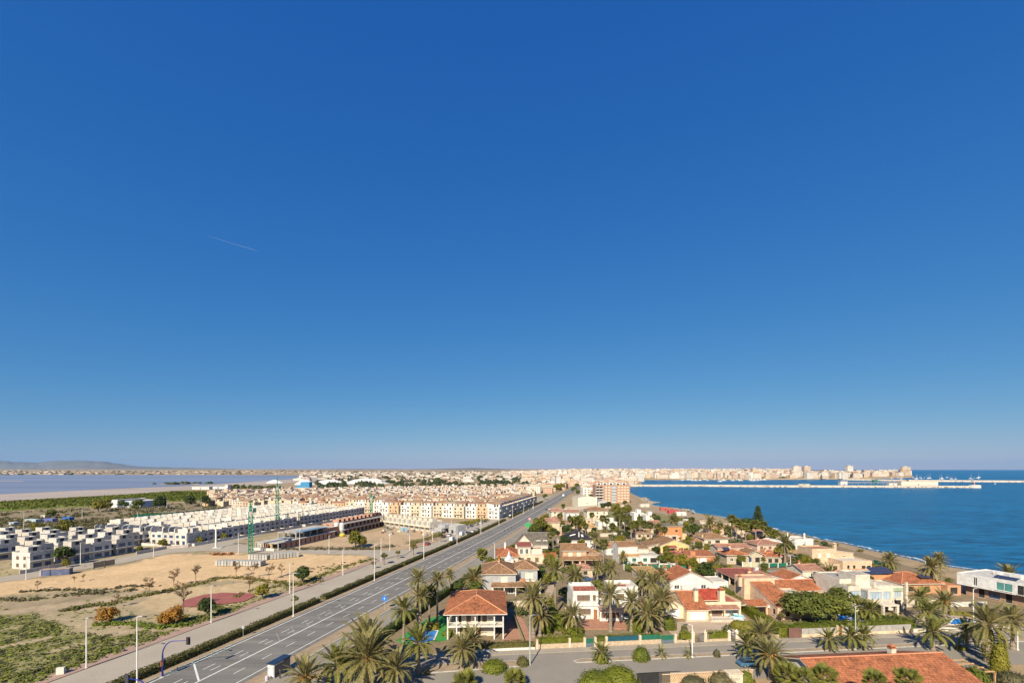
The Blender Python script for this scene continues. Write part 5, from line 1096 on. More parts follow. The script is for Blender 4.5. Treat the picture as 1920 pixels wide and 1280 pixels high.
# stone wall with pillars, green screens and gates
WST = paint((.46, .36, .25), .9, .35, 2.2); GSC = paint((.012, .12, .075), .7, .25, 1.2); BSC = paint((.01, .075, .11), .7, .25, 1.2)
def along(x0, x1, b): a, c = Vector(ray_line(x0, b)), Vector(ray_line(x1, b)); return a, c
def wall_run(name, x0, x1, b, hgt, th, mat, label, z0=0, parent=None, cat='wall'):
    a, c = along(x0, x1, b); o = Vector((a.x, a.y, 0)); mb = MB(); mb.obox(((a+c)/2-a), (c-a), (c-a).length/2, th/2, z0, hgt)
    r = mb.build(name, mat, parent, o if parent is None else (o-parent.location)); return tag(r, label, cat) if parent is None else r
w = wall_run('garden_wall', 1004, 1264, 7.50, 1.0, .3, WST, 'stone garden wall with pillars and green screens in front of the white modern villa')
for x in (1007, 1068, 1096, 1116, 1137, 1200, 1266):
    wall_run('pillar', x-2, x+2, 7.50, 2.05, .55, paint((.56, .46, .34), .9), None, parent=w); 
for x0, x1, m_ in ((1140, 1197, BSC), (1203, 1238, GSC)): wall_run('screen', x0, x1, 7.55, 2.0, .06, m_, None, 1.02, w)
for x0, x1, nm in ((1099, 1113, 'small green metal gate in the stone wall'), (1240, 1263, 'wide green and grey metal gate in the stone wall')):
    g = wall_run('gate', x0, x1, 7.25, 1.9, .06, GSC, nm, .1, cat='gate'); wall_run('panel', x0+.5, x1-.5, 7.18, .95, .05, paint((.10, .13, .16), .6), None, .2, g)
wall_run('garden_wall', 870, 1003, 7.40, .55, .35, paint((.66, .62, .55)), 'low white wall below the dull green hedge'); wall_run('garden_wall', 1268, 1299, 7.40, .7, .3, WST, 'low stone wall under the clipped hedge left of the metal gate'); wall_run('garden_wall', 1324, 1367, 7.40, .6, .3, WST, 'low stone wall under the clipped hedge right of the metal gate')
def bar_gate(x0, x1, b, hgt, label, col=(.20, .19, .18)):
    a, c = along(x0, x1, b); root = tag(empty('gate', (a.x, a.y, 0), math.atan2(c.y-a.y, c.x-a.x)), label, 'gate'); ln = (c-a).length; mb = MB()
    mb.box(0, -.03, .1, ln, .03, .18); mb.box(0, -.03, hgt-.08, ln, .03, hgt); mb.box(ln/2-.05, -.03, .18, ln/2+.05, .03, hgt-.08); mb.build('frame', paint(col, .5), root)
    n = int(ln/.16)
    for k in range(n): mb = MB(); mb.box(-.015, -.015, .18, .015, .015, hgt-.08); mb.build('bar', paint(col, .5), root, (ln*(k+.5)/n, 0, 0)) if k == 0 else link('bar', root.children[1].data, root, (ln*(k+.5)/n, 0, 0))
bar_gate(1301, 1320, 7.40, 1.9, 'grey barred metal gate of the cream villa'); bar_gate(1368, 1379, 7.40, 1.7, 'narrow barred gateway with a parked scooter behind')
for x, l_ in ((1299, 'left'), (1322, 'right')):
    p = ray_line(x, 7.40); mb = MB(); mb.box(-.3, -.3, 0, .3, .3, 2.1); o = mb.build('gate_pillar', paint((.56, .46, .34), .9), loc=(p[0], p[1], 0)); tag(o, 'cream gate pillar on the %s of the grey barred gate' % l_, 'pillar'); mb = MB(); mb.lathe([(.42, 2.1), (.42, 2.2), (.16, 2.35), (.22, 2.55), (0, 2.72)], 8); mb.build('finial', paint((.6, .52, .4)), o)
for x, l_ in ((1367, 'left'), (1381, 'right')):
    p = ray_line(x, 7.40); mb = MB(); mb.box(-.28, -.28, 0, .28, .28, 2.0); o = mb.build('gate_pillar', paint((.60, .52, .42), .9), loc=(p[0], p[1], 0)); tag(o, 'white-capped gate pillar on the %s of the scooter gateway' % l_, 'pillar'); mb = MB(); mb.lathe([(.4, 2.0), (.4, 2.1), (0, 2.5)], 8); mb.build('cap', paint((.66, .62, .56)), o)
g = wall_run('gate', 1479, 1502, 7.50, 2.25, .08, paint((.16, .085, .07), .6), 'dark brown ribbed gate in the grey garden wall', .1, cat='gate')
a, c = along(1479, 1502, 7.42)
for k in range(14): p = a.lerp(c, (k+.5)/14); mb = MB(); mb.box(-.05, -.03, .12, .05, .03, 2.2); mb.build('slat', paint((.20, .11, .09), .6), g, Vector((p.x, p.y, 0))-g.location)
GRY = paint((.33, .31, .29), .85, .2, 1.5)
for x0, x1, l_ in ((1503, 1568, 'grey panelled garden wall between brown gate and wooden door'), (1580, 1708, 'long grey panelled garden wall right of the wooden door')):
    w = wall_run('garden_wall', x0, x1, 7.50, .75, .3, paint((.60, .48, .33)), l_); n = int((x1-x0)/11)
    for k in range(n): wall_run('panel', x0+(x1-x0)*k/n+.2, x0+(x1-x0)*(k+1)/n-.2, 7.50, 2.0, .12, GRY, None, .77, w)
g = wall_run('gate', 1571, 1578, 7.40, 2.2, .08, paint((.30, .17, .06), .6), 'narrow wooden door in the grey garden wall', .1, cat='gate'); wall_run('post', 1569, 1570.6, 7.40, 2.5, .4, paint((.6, .48, .33)), None, 0, g); wall_run('post', 1578.6, 1580, 7.40, 2.5, .4, paint((.6, .48, .33)), None, 0, g)
wall_run('garden_wall', 1712, 1905, 7.50, .9, .25, paint((.58, .52, .44)), 'pale low wall of the pool terrace'); wall_run('garden_wall', 1384, 1460, 7.50, .9, .25, WST, 'low stone wall behind the corner palms')
def fence_px(pts, hgt, mat, label, name='fence', posts=None, z0=0, th=.08, cat='fence', every=2.5):
    """screen fence along ground pixels with a panel and a post for each bay"""
    P_ = [Vector(p) for p in PX(pts)]; o = Vector((P_[0].x, P_[0].y, 0)); root = tag(empty(name, o), label, cat)
    for a, b in zip(P_, P_[1:]):
        n = max(1, int((b-a).length/every))
        for k in range(n):
            p, q = a.lerp(b, k/n), a.lerp(b, (k+1)/n); m_ = (p+q)/2-o.to_2d(); mb = MB(); mb.obox((0, 0), q-p, (q-p).length/2-.12, th/2, z0, hgt); mb.build('panel', mat, root, (m_.x, m_.y, 0))
            if posts: mb = MB(); mb.box(-.14, -.14, 0, .14, .14, hgt+.15); mb.build('post', posts, root, (p.x-o.x, p.y-o.y, 0))
    return root
PW = paint((.66, .64, .6))
fence_px([(1170, 1067), (1258, 1068), (1287, 1070)], 1.9, GSC, 'bright green screen fence with white posts below the twin house', posts=PW, z0=.4, every=4); fence_px([(1425, 1064), (1492, 1063)], 1.7, GSC, 'green screen fence beside the arcade lane', posts=PW, z0=.4, every=3); fence_px([(1392, 1062), (1424, 1063)], 1.9, paint((.42, .40, .28)), 'pale screen wall left of the green fence', posts=PW, every=3)
fence_px([(1638, 1056), (1668, 1064)], 1.6, GSC, 'short green fence by the beach', every=3); fence_px([(1055, 957), (1120, 952)], 3.0, paint((.52, .46, .37)), 'long beige garden wall in front of the cream hall', cat='wall', every=8, th=.25); fence_px([(1120, 953), (1170, 950)], 2.4, paint((.6, .52, .4)), 'pale wall in front of the brick apartment block', cat='wall', every=8, th=.25)
fence_px([(1245, 1086), (1376, 1082)], .9, paint((.58, .50, .40)), 'low pale lane wall behind the white bungalow', cat='wall', every=6, th=.25); fence_px([(1062, 1186), (1060, 1150), (1076, 1128)], 1.5, paint((.55, .42, .28)), 'ochre side wall left of the white modern villa', cat='wall', every=5, th=.2); fence_px([(960, 1150), (985, 1215)], 1.3, paint((.30, .30, .16)), 'mesh side fence right of the veranda villa', every=4, th=.05)
# lattice wall, cabinet and dark gate at the bottom
LB = -10.3; a, c = along(1241, 1412, LB); root = tag(empty('lattice_wall', (a.x, a.y, 0), math.atan2(c.y-a.y, c.x-a.x)), 'pale lattice block wall at the bottom edge', 'wall'); ln = (c-a).length; CB = paint((.56, .42, .28), .9, .2, 2)
mb = MB(); mb.box(0, -.12, 0, ln, .12, .35); mb.build('footing', CB, root); mb = MB(); mb.box(0, -.14, 1.75, ln, .14, 1.9); mb.build('coping', CB, root); n = int(ln/.42); mb = MB(); mb.tube([(-.21, 0, 0), (.0, 0, .35), (.21, 0, .7)], .06, 4); mb.tube([(.21, 0.02, 0), (.0, 0.02, .35), (-.21, 0.02, .7)], .06, 4); me = mb.mesh('lattice_block', CB)
for k in range(n):
    for j in range(2): link('lattice_block', me, root, (.21+k*ln/n, 0, .35+.7*j))
mb = MB(); mb.box(0, .1, .35, ln, .13, 1.75); mb.build('backing', paint((.40, .26, .15), .9), root)
p = ray_line(1376, -11.4); root = tag(empty('cabinet', (p[0], p[1], 0), CS), 'pale utility cabinet with scribbled black graffiti', 'cabinet'); mb = MB(); mb.box(-1.3, -.6, 0, 1.3, .9, 2.0); mb.build('body', paint((.58, .50, .40)), root); mb = MB(); mb.box(-1.4, -.7, 2.0, 1.4, 1.0, 2.12); mb.build('top', paint((.60, .50, .36)), root)
gm = MB(); xs = [(-.7, .9), (-.55, 1.3), (-.35, .95), (-.3, 1.35), (-.1, 1.3), (-.05, .95), (.15, 1.3), (.25, .9), (.45, 1.3), (.6, 1.25), (.6, .95), (.8, 1.3)]
gm.tube([(x, -.62, z) for x, z in xs], .03, 4); gm.build('graffiti', paint((.06, .06, .06)), root)
bar_gate(1194, 1236, -10.4, 2.3, 'black sheeted gate at the bottom edge', (.05, .05, .05)); wall_run('sheet_gate', 1194.5, 1235.5, -10.5, 2.25, .03, paint((.025, .025, .028), .6), 'black plastic sheeting tied behind the bottom gate', .2, cat='sheeting')

# ---------------------------------------------------------------- lamps, signs, shelter
LM = {}
POLE = paint((.62, .60, .56), .6, .1); POLEG = paint((.36, .40, .36), .6, .1); DKM = paint((.08, .08, .085), .5, .1)
def lamp(px, top, label, arm=1.2, az=0.0, mat=POLE, group='street lamps', name='street_lamp', double=False):
    p = G(*px); hgt = (px[1]-top)*p.y/F; hgt = round(hgt*2)/2; key = (hgt, arm, mat.name, double)
    if key not in LM:
        mb = MB(); mb.lathe([(.22, -.1), (.22, .25), (.13, .3), (.12, hgt*.5), (.075, hgt), (0, hgt)], 8); pm = mb.mesh('pole', mat, smooth=False)
        mb = MB(); mb.tube([(0, 0, hgt-.08), (arm*.5, 0, hgt+.1), (arm, 0, hgt+.12)], .05, 5)
        if double: mb.tube([(0, 0, hgt-.08), (-arm*.5, 0, hgt+.1), (-arm, 0, hgt+.12)], .05, 5)
        am = mb.mesh('arm', mat); mb = MB(); mb.box(arm-.1, -.16, hgt+.05, arm+.6, .16, hgt+.2); 
        hm = mb.mesh('lamp_head', DKM if hgt < 14 else mat); LM[key] = (pm, am, hm)
    pm, am, hm = LM[key]; root = tag(empty(name, p, az), label, 'street lamp', group); link('pole', pm, root); link('arm', am, root); link('lamp_head', hm, root)
    if double: link('lamp_head', hm, root, rot=(0, 0, math.pi))
    return root
for k, (px, top) in enumerate([((257, 1285), 1157), ((550, 1155), 1073), ((702, 1088), 1020), ((794.6, 1047.5), 998), ((857, 1020), 981), ((901.7, 1000), 966), ((935.5, 984), 955), ((961, 972), 948), ((982, 963), 942), ((1000, 955.5), 937)]):
    lamp(px, top, 'tall white lamp post in the hedge strip, %s counted from the traffic light' % ORD[k], 1.4, R(-14), group='tall lamps in the hedge strip')
for k, (px, top) in enumerate([((162, 1252.5), 1160), ((396, 1167), 1096), ((543.5, 1112.5), 1056), ((643, 1077), 1030), ((714.5, 1051), 1010), ((768, 1031), 995), ((811, 1014), 984), ((846, 1000), 974)]):
    lamp(px, top, 'white lamp post on the pink footway, %s from the left edge' % ORD[k], .8, R(-14), group='lamps on the pink footway')
for px, top, lb, az, mt in [((993.7, 1246), 1153, 'tall lamp post at the end of the short street island', 0, POLEG), ((1298, 1232), 1170, 'lamp post on the street island before the grey barred gate', R(180), POLE), ((1604, 1217), 1135, 'green-topped lamp post behind the three island palms', 0, POLEG), ((1825, 1164), 1104, 'lamp post before the long white villa', 0, POLE), ((1908, 1218), 1181, 'thick white lamp post near the right edge', 0, POLE),
    ((927.5, 1047), 1019, 'lamp post on the side lane behind the grey villa', R(180), POLE), ((1456, 1000), 990, 'thin beach lamp near the tall palms', 0, POLE), ((1735, 1066), 1049, 'white beach lamp by the dark wet sand', 0, POLE), ((1482, 1066), 1040, 'thin lamp post by the arcade lane', 0, POLE)]:
    lamp(px, top, lb, 1.0, az, mt, 'villa street lamps')
# blue traffic lights
BLUE = paint((.012, .022, .20), .45, .1)
def signal_head(parent, loc, rz):
    mb = MB(); mb.box(-.2, -.15, -.55, .2, .15, .55); hd = mb.build('signal_head', paint((.03, .03, .045)), parent, loc, rz); mb = MB(); mb.box(-.34, .15, -.72, .34, .18, .72); mb.build('backplate', paint((.04, .04, .06)), hd)
    for k, cl in enumerate(((.20, .02, .015), (.18, .10, .01), (.01, .13, .05))):
        mb = MB(); mb.lathe([(0, 0), (.12, 0), (.12, .06)], 10); o = link('lens', mb.mesh('lens', paint(cl, .3)), hd, (0, -.17, .34-.34*k), (R(90), 0, 0))
def traffic_light(pos, h_, reach, az, label):
    root = tag(empty('traffic_light', pos, az), label, 'traffic light'); mb = MB()
    arc = [(0, 0, 0), (0, 0, h_*.62)]+[(reach*.42*(1-math.cos(t)), 0, h_*.62+h_*.38*math.sin(t)) for t in (R(22), R(45), R(67), R(90))]+[(reach, 0, h_)]
    mb.tube(arc, [.16, .13, .11, .1, .09, .085, .07], 8); mb.build('mast', BLUE, root); mb = MB(); mb.box(-.35, -.35, 0, .35, .35, .12); mb.build('foot', KERB, root)
    signal_head(root, (reach, -.05, h_-.1), 0); signal_head(root, (.22, -.2, 2.6), 0)
    mb = MB(); mb.box(-.2, -.32, 2.0, .2, -.12, 2.8); mb.build('control_box', paint((.25, .06, .05)), root); return root
traffic_light(G(304.7, 1268), 6.4, 4.3, R(6), 'curved blue traffic light mast over the main road'); traffic_light(Vector((-53.2, 66.5, 0)), 6.5, 4.0, R(165), 'blue traffic light cut off by the bottom edge')
for k, (x, y) in enumerate([(565, 1160), (660, 1120), (765, 1072), (860, 1035), (945, 992), (1035, 955), (1120, 916), (1205, 882), (1290, 850), (1370, 812)]):
    p = G(240+x/7.11, 1100+y/7.11); mb = MB(); mb.lathe([(.14, 0), (.14, .06), (.07, .1), (.07, .75), (.09, .78), (0, .82)], 8); o = tag(mb.build('bollard', paint((.05, .26, .25), .5), loc=p), 'teal post bollard at the kerb, %s from the traffic light' % ORD[k], 'bollard', 'teal bollards at the kerb'); mb = MB(); mb.lathe([(.078, .52), (.078, .64)], 8); mb.build('band', paint((.6, .6, .6)), o)
def disc_sign(px, top, label, col, r=.45, edge=(.6, .6, .6), arrow=True):
    p = G(*px); h_ = (px[1]-top)*p.y/F; root = tag(empty('road_sign', p, R(-8)), label, 'sign'); mb = MB(); mb.tube([(0, 0, 0), (0, 0, h_)], .035, 6); mb.build('post', paint((.4, .4, .4), .5), root)
    mb = MB(); mb.lathe([(0, .0), (r, .0), (r, .03), (0, .03)], 18); link('disc', mb.mesh('disc', paint(col, .5, .05)), root, (0, -.05, h_-r), (R(90), 0, 0))
    if arrow: mb = MB(); mb.box(-.06, -.1, h_-r-.28, .06, -.085, h_-r+.2); mb.face([(-.2, -.1, h_-r+.05), (.2, -.1, h_-r+.05), (0, -.1, h_-r+.33)]); mb.build('arrow', paint((.66, .66, .66)), root)
    return root
disc_sign((721, 1142), 1116, 'round blue arrow sign on the sandy strip', (.02, .16, .52), .75); disc_sign((993, 985), 970, 'round white and red sign above the green cross', (.6, .3, .3), .8, arrow=False); disc_sign((456, 1194), 1172, 'small grey sign post in the hedge strip', (.35, .36, .38), .35, arrow=False)
p = G(990, 1000); root = tag(empty('pharmacy_sign', p), 'green cross sign on a post by the road trees', 'sign'); mb = MB(); mb.tube([(0, 0, 0), (0, 0, 3.8)], .08, 6); mb.build('post', POLE, root); mb = MB(); mb.box(-.6, -.15, 3.6, .6, .15, 6.6); mb.box(-1.6, -.14, 4.5, -.6, .14, 5.7); mb.box(.6, -.14, 4.5, 1.6, .14, 5.7); mb.build('cross', paint((.03, .35, .10), .4), root)
p = G(114, 1264); root = tag(empty('utility_box', p, R(14)), 'white utility box at the edge of the weeds', 'cabinet'); mb = MB(); mb.box(-.6, -.25, 0, .6, .25, 1.35); mb.build('body', paint((.58, .54, .48)), root); mb = MB(); mb.box(.601, -.2, .2, .62, .2, 1.2); mb.build('door', paint((.42, .42, .44)), root)
# bus shelter
p = road(road_st(*PX([(520, 1262)])[0])[0], 0); sx, tx = road_st(*PX([(524, 1262)])[0]); q = road(sx, tx); u = road_u(sx); az = math.atan2(u.y, u.x)
root = tag(empty('bus_shelter', (q.x, q.y, .05), az), 'dark blue bus shelter with an advert panel beside the main road', 'bus shelter')
mb = MB(); mb.box(-2.1, -.8, 2.45, 2.1, .9, 2.62); mb.build('roof', paint((.02, .035, .07), .3), root)
for x in (-1.95, 1.95):
    for y in (-.6,): mb = MB(); mb.box(x-.06, y-.06, 0, x+.06, y+.06, 2.45); mb.build('post', paint((.5, .5, .5), .4), root)
for k in range(3): mb = MB(); mb.box(-1.9+k*1.27, -.62, .3, -.66+k*1.27, -.58, 2.2); mb.build('pane', glassmat((.06, .06, .065)), root)
for x, cl in ((-2.02, (.55, .55, .56)), (1.95, (.10, .09, .22))): mb = MB(); mb.box(x, -.5, .25, x+.12, .75, 2.3); mb.build('advert_panel', paint(cl, .4, .5, 2), root)
mb = MB(); mb.box(-1.4, -.45, .42, 1.4, -.1, .5); mb.box(-1.3, -.3, 0, -1.2, -.2, .42); mb.box(1.2, -.3, 0, 1.3, -.2, .42); mb.build('bench', paint((.35, .03, .05)), root)
mb = MB(); mb.lathe([(.25, 0), (.3, .8), (.32, .85), (0, .9)], 10); tag(mb.build('litter_bin', paint((.5, .5, .58)), loc=(q.x-u.x*3.0, q.y-u.y*3.0, .05)), 'pale litter bin at the left end of the bus shelter', 'bin')

# ---------------------------------------------------------------- people
SKIN = paint((.45, .27, .19), .6, .1)
def person(pos, rz, label, J, top, trouser, hair=(.05, .035, .025), cut=.92):
    """one skinned body; J maps joints to local points"""
    names = list(J); E = [('pelvis', 'spine'), ('spine', 'chest'), ('chest', 'neck'), ('neck', 'head'), ('head', 'crown')]
    for s in 'LR': E += [('chest', 'sh'+s), ('sh'+s, 'el'+s), ('el'+s, 'wr'+s), ('wr'+s, 'pa'+s), ('pelvis', 'hip'+s), ('hip'+s, 'kn'+s), ('kn'+s, 'an'+s), ('an'+s, 'toe'+s)]
    rad = {'pelvis': .15, 'spine': .14, 'chest': .15, 'neck': .06, 'head': .10, 'crown': .085, 'sh': .075, 'el': .05, 'wr': .033, 'pa': .035, 'hip': .10, 'kn': .065, 'an': .045, 'toe': .04}
    vs_ = [Vector(J[n]) for n in names]; ed = [(names.index(a), names.index(b)) for a, b in E]; rr = [rad.get(n, rad.get(n[:-1], .05)) for n in names]
    for s in 'LR':
        w = J['pa'+s]; w = Vector(w); d = (w-Vector(J['wr'+s])).normalized(); sd = d.cross(Vector((0, 1, 0))); sd = sd.normalized() if sd.length > .1 else Vector((1, 0, 0)); i = names.index('pa'+s)
        for k in range(5): vs_.append(w+d*((.09, .1, .095, .075, .03)[k])+sd*((-.03, -.01, .01, .03, .05)[k])); rr.append(.009); ed.append((i, len(vs_)-1))
    me = bpy.data.meshes.new('body'); me.from_pydata([tuple(v) for v in vs_], ed, []); o = bpy.data.objects.new('person', me); COL.objects.link(o)
    md = o.modifiers.new('skin', 'SKIN'); md.use_smooth_shade = True
    for k, sv in enumerate(me.skin_vertices[0].data): sv.radius = (rr[k], rr[k]); sv.use_root = (k == 0)
    o.modifiers.new('sub', 'SUBSURF').levels = 1
    dg = bpy.context.evaluated_depsgraph_get(); nm = bpy.data.meshes.new_from_object(o.evaluated_get(dg)); o.modifiers.clear(); o.data = nm; nm.name = 'body'
    for m_ in (SKIN, paint(top, .85), paint(trouser, .85), paint((.03, .03, .03), .6)): nm.materials.append(m_)
    nz = J['neck'][2]; pal = [Vector(J['paL']), Vector(J['paR'])]; ank = [Vector(J['anL']), Vector(J['anR'])]; pz = Vector(J['pelvis']); legs = [Vector(J[k]) for k in ('knL', 'knR', 'hipL', 'hipR')]
    for f in nm.polygons:
        c = f.center
        if c.z > nz+.02: f.material_index = 0
        elif min((c-p_).length for p_ in pal) < .13: f.material_index = 0
        elif min((c-p_).length for p_ in ank) < .13: f.material_index = 3
        elif c.z < pz.z+.03 and min(min((c-k).length for k in legs), (c-pz).length) < .45 or c.z < .55: f.material_index = 2
        else: f.material_index = 1
    hd = Vector(J['head']); cr = Vector(J['crown']); mb = MB(); ax = (cr-hd).normalized(); mb.lathe([(.115, -.02), (.118, .05), (.09, .11), (0, .135)], 10); link('hair', mb.mesh('hair', paint(hair, .8)), o, hd+ax*.03+Vector((0, .015, 0)), ax.to_track_quat('Z', 'Y').to_euler())
    o.location = pos; o.rotation_euler = (0, 0, rz); return tag(o, label, 'person')
STAND = dict(pelvis=(0, 0, .95), spine=(0, -.01, 1.12), chest=(0, 0, 1.33), neck=(0, .0, 1.50), head=(0, -.02, 1.60), crown=(0, -.02, 1.70), shL=(-.18, 0, 1.40), elL=(-.23, .02, 1.13), wrL=(-.22, -.06, .90), paL=(-.22, -.08, .83), shR=(.18, 0, 1.40), elR=(.24, .03, 1.13), wrR=(.22, -.10, .92), paR=(.21, -.14, .86), hipL=(-.09, 0, .90), knL=(-.10, -.03, .50), anL=(-.11, .02, .09), toeL=(-.12, -.14, .04), hipR=(.09, 0, .90), knR=(.10, -.05, .50), anR=(.11, .04, .09), toeR=(.12, -.12, .04))
person(G(525, 1271, .04), R(150), 'person in dark clothes waiting behind the bus shelter', STAND, (.03, .035, .04), (.025, .025, .03))
RIDE = dict(pelvis=(0, .28, .96), spine=(0, .14, 1.10), chest=(0, -.08, 1.28), neck=(0, -.20, 1.40), head=(0, -.27, 1.47), crown=(0, -.31, 1.57), shL=(-.17, -.10, 1.32), elL=(-.2, -.28, 1.10), wrL=(-.2, -.46, 1.03), paL=(-.2, -.52, 1.02), shR=(.17, -.10, 1.32), elR=(.2, -.28, 1.10), wrR=(.2, -.46, 1.03), paR=(.2, -.52, 1.02), hipL=(-.09, .24, .92), knL=(-.11, -.08, .72), anL=(-.11, .10, .36), toeL=(-.11, -.06, .32), hipR=(.09, .24, .92), knR=(.11, .02, .55), anR=(.11, .16, .18), toeR=(.11, .0, .14))
def bicycle(pos, rz, label, col):
    root = tag(empty('bicycle', pos, rz), label, 'bicycle', 'bicycles on the main road')
    for y in (-.52, .52):
        mb = MB(); n = 16; mb.tube([(0, y+.33*math.cos(2*math.pi*k/n), .34+.33*math.sin(2*math.pi*k/n)) for k in range(n+1)], .022, 5, False); o = mb.build('wheel', DKM, root); mb = MB()
        for k in range(8): mb.tube([(0, y, .34), (0, y+.32*math.cos(k*.785), .34+.32*math.sin(k*.785))], .005, 3, False)
        mb.build('spokes', paint((.5, .5, .5), .4), o)
    mb = MB()
    for a, b in (((0, .52, .34), (0, .05, .30)), ((0, .05, .30), (0, .22, .85)), ((0, .52, .34), (0, .2, .8)), ((0, .05, .30), (0, -.38, .78)), ((0, .2, .82), (0, -.38, .86)), ((0, -.36, .95), (0, -.52, .34))): mb.tube([a, b], .022, 5)
    mb.build('frame', paint(col, .4), root); mb = MB(); mb.tube([(-.22, -.5, 1.0), (-.2, -.40, .97), (0, -.37, .96), (.2, -.40, .97), (.22, -.5, 1.0)], .018, 5); mb.build('handlebar', DKM, root); mb = MB(); mb.box(-.07, .1, .87, .07, .36, .91); mb.build('saddle', DKM, root)
for k, (px, cl, tp, wh) in enumerate([((946, 997), (.1, .1, .1), (.08, .10, .16), 'last'), ((953, 994), (.3, .05, .05), (.12, .12, .13), 'middle'), ((959, 990.5), (.5, .5, .5), (.05, .06, .09), 'leading')]):
    s, t = road_st(*PX([px])[0]); q = road(s, max(1.4, min(6.2, t))); u = road_u(s); a = math.atan2(u.y, u.x)+R(90); bicycle((q.x, q.y, .055), a, 'racing bicycle of the %s cyclist on the main road' % wh, cl); person((q.x, q.y, .055), a, '%s cyclist bent over the handlebars on the main road' % wh.capitalize(), RIDE, tp, (.02, .02, .025))

# ---------------------------------------------------------------- cars
CARS = {}
def car_meshes(col, van=False):
    key = (col, van)
    if key in CARS: return CARS[key]
    P_ = paint(col, .25, .06, .8, 0, .6); GL = glassmat((.02, .024, .03)); L_ = 2.15 if not van else 2.4; W = .88; bz = .92 if not van else 1.15
    st = [(-L_, .42, .62, .70), (-L_+.12, .30, .78, .82), (-L_*.5, .24, .90*bz/.92, W), (0, .24, bz, W), (L_*.6, .24, bz+.02, W), (L_-.1, .30, bz-.02, .84), (L_, .42, bz-.14, .74)]
    mb = MB()
    sec = lambda s: [(s[0], -s[3], s[1]), (s[0], s[3], s[1]), (s[0], s[3]*1.0, (s[1]+s[2])/2), (s[0], s[3]*.93, s[2]), (s[0], -s[3]*.93, s[2]), (s[0], -s[3], (s[1]+s[2])/2)]
    S_ = [sec(s) for s in st]
    for a, b in zip(S_, S_[1:]):
        for k in range(6): mb.face([a[k], a[(k+1) % 6], b[(k+1) % 6], b[k]])
    mb.face(S_[0][::-1]); mb.face(S_[-1]); body = mb.mesh('body', P_)
    x0, x1, y0, x2, x3, zt = (-1.05, 1.75, .80, -.35, 1.25, 1.45) if not van else (-1.7, 2.3, .84, -1.2, 2.25, 2.0)
    b4 = [(x0, -y0, bz-.03), (x1, -y0, bz-.03), (x1, y0, bz-.03), (x0, y0, bz-.03)]; t4 = [(x2, -y0*.82, zt), (x3, -y0*.82, zt), (x3, y0*.82, zt), (x2, y0*.82, zt)]; mb = MB()
    for k in range(4): mb.face([b4[k], b4[(k+1) % 4], t4[(k+1) % 4], t4[k]])
    glass = mb.mesh('windows', GL if not van else P_); mb = MB(); mb.box(x2, -y0*.82, zt, x3, y0*.82, zt+.05); roof = mb.mesh('roof', P_)
    mb = MB(); mb.lathe([(0, -.1), (.2, -.1), (.32, -.08), (.32, .08), (.2, .1), (0, .1)], 12); wheel = mb.mesh('wheel', paint((.02, .02, .02), .7)); mb = MB(); mb.lathe([(.19, -.105), (.19, .105)], 10); mb.lathe([(0, .105), (.19, .105)], 10); mb.lathe([(.19, -.105), (0, -.105)], 10); rim = mb.mesh('rim', paint((.4, .4, .41), .4, .1, 1, .6))
    mb = MB(); mb.box(-.03, -.16, -.07, .03, .16, .07); hl = mb.mesh('headlight', paint((.7, .7, .68), .2)); mb = MB(); mb.box(-.03, -.13, -.09, .03, .13, .09); tl = mb.mesh('tail_light', paint((.35, .02, .02), .3)); CARS[key] = (body, glass, roof, wheel, rim, hl, tl, L_)
    return CARS[key]
def car(pos, az, label, col, van=False, detail=True, group='parked cars'):
    body, glass, roof, wheel, rim, hl, tl, L_ = car_meshes(col, van); root = tag(empty('car' if not van else 'van', pos, az+math.pi), label, 'car' if not van else 'van', group)
    link('body', body, root); link('windows', glass, root); link('roof', roof, root)
    if van: mb = MB(); mb.face([(-1.73, -.7, 1.3), (-1.36, -.66, 1.85), (-1.36, .66, 1.85), (-1.73, .7, 1.3)]); link('windscreen', mb.mesh('windscreen', glassmat((.02, .024, .03))), root)
    for x in (-1.32, 1.32):
        for y in (-.8, .8): o = link('wheel', wheel, root, (x, y, .32), (R(90), 0, 0)); link('rim', rim, o) if detail else None
    for y in (-.55, .55): link('headlight', hl, root, (-L_+.06, y, .62)); link('tail_light', tl, root, (L_-.04, y, .72))
    return root
WC = (.62, .62, .62); SC = (.30, .31, .33); DC = (.04, .042, .05); BC = (.03, .09, .26); RC_ = (.32, .03, .03)
RA = math.atan2(.97, .245)
for px, az, lb, cl, vn in [((1404, 1247), CS, 'blue car parked under the corner palms', (.05, .14, .24), False), ((1493, 1049), R(20), 'white car by the arcade with tan roof', WC, False), ((1838, 1140), R(-70), 'black car under the overhang of the long white villa', DC, False), ((1106, 1068), R(60), 'white car in the drive below the brown villa', WC, False), ((1100, 1088), R(20), 'dark blue car under the garage pavilion palms', BC, False), ((1025, 956), RA, 'blue car driving away on the far main road', BC, False), ((1031, 954.5), RA, 'white car driving away beside the blue one', WC, False), ((1590, 1088), R(40), 'pale grey car behind the stepped flats', SC, False), ((1018, 1104), R(70), 'black car in the shade right of the grey villa', DC, False), ((1068, 1105), R(80), 'blue-grey car behind the tall green shrubs', (.1, .16, .25), False), ((1149, 1034), R(10), 'dark blue car between slate roof and twin house', BC, False)]: car(G(*px), az, lb, cl, vn)
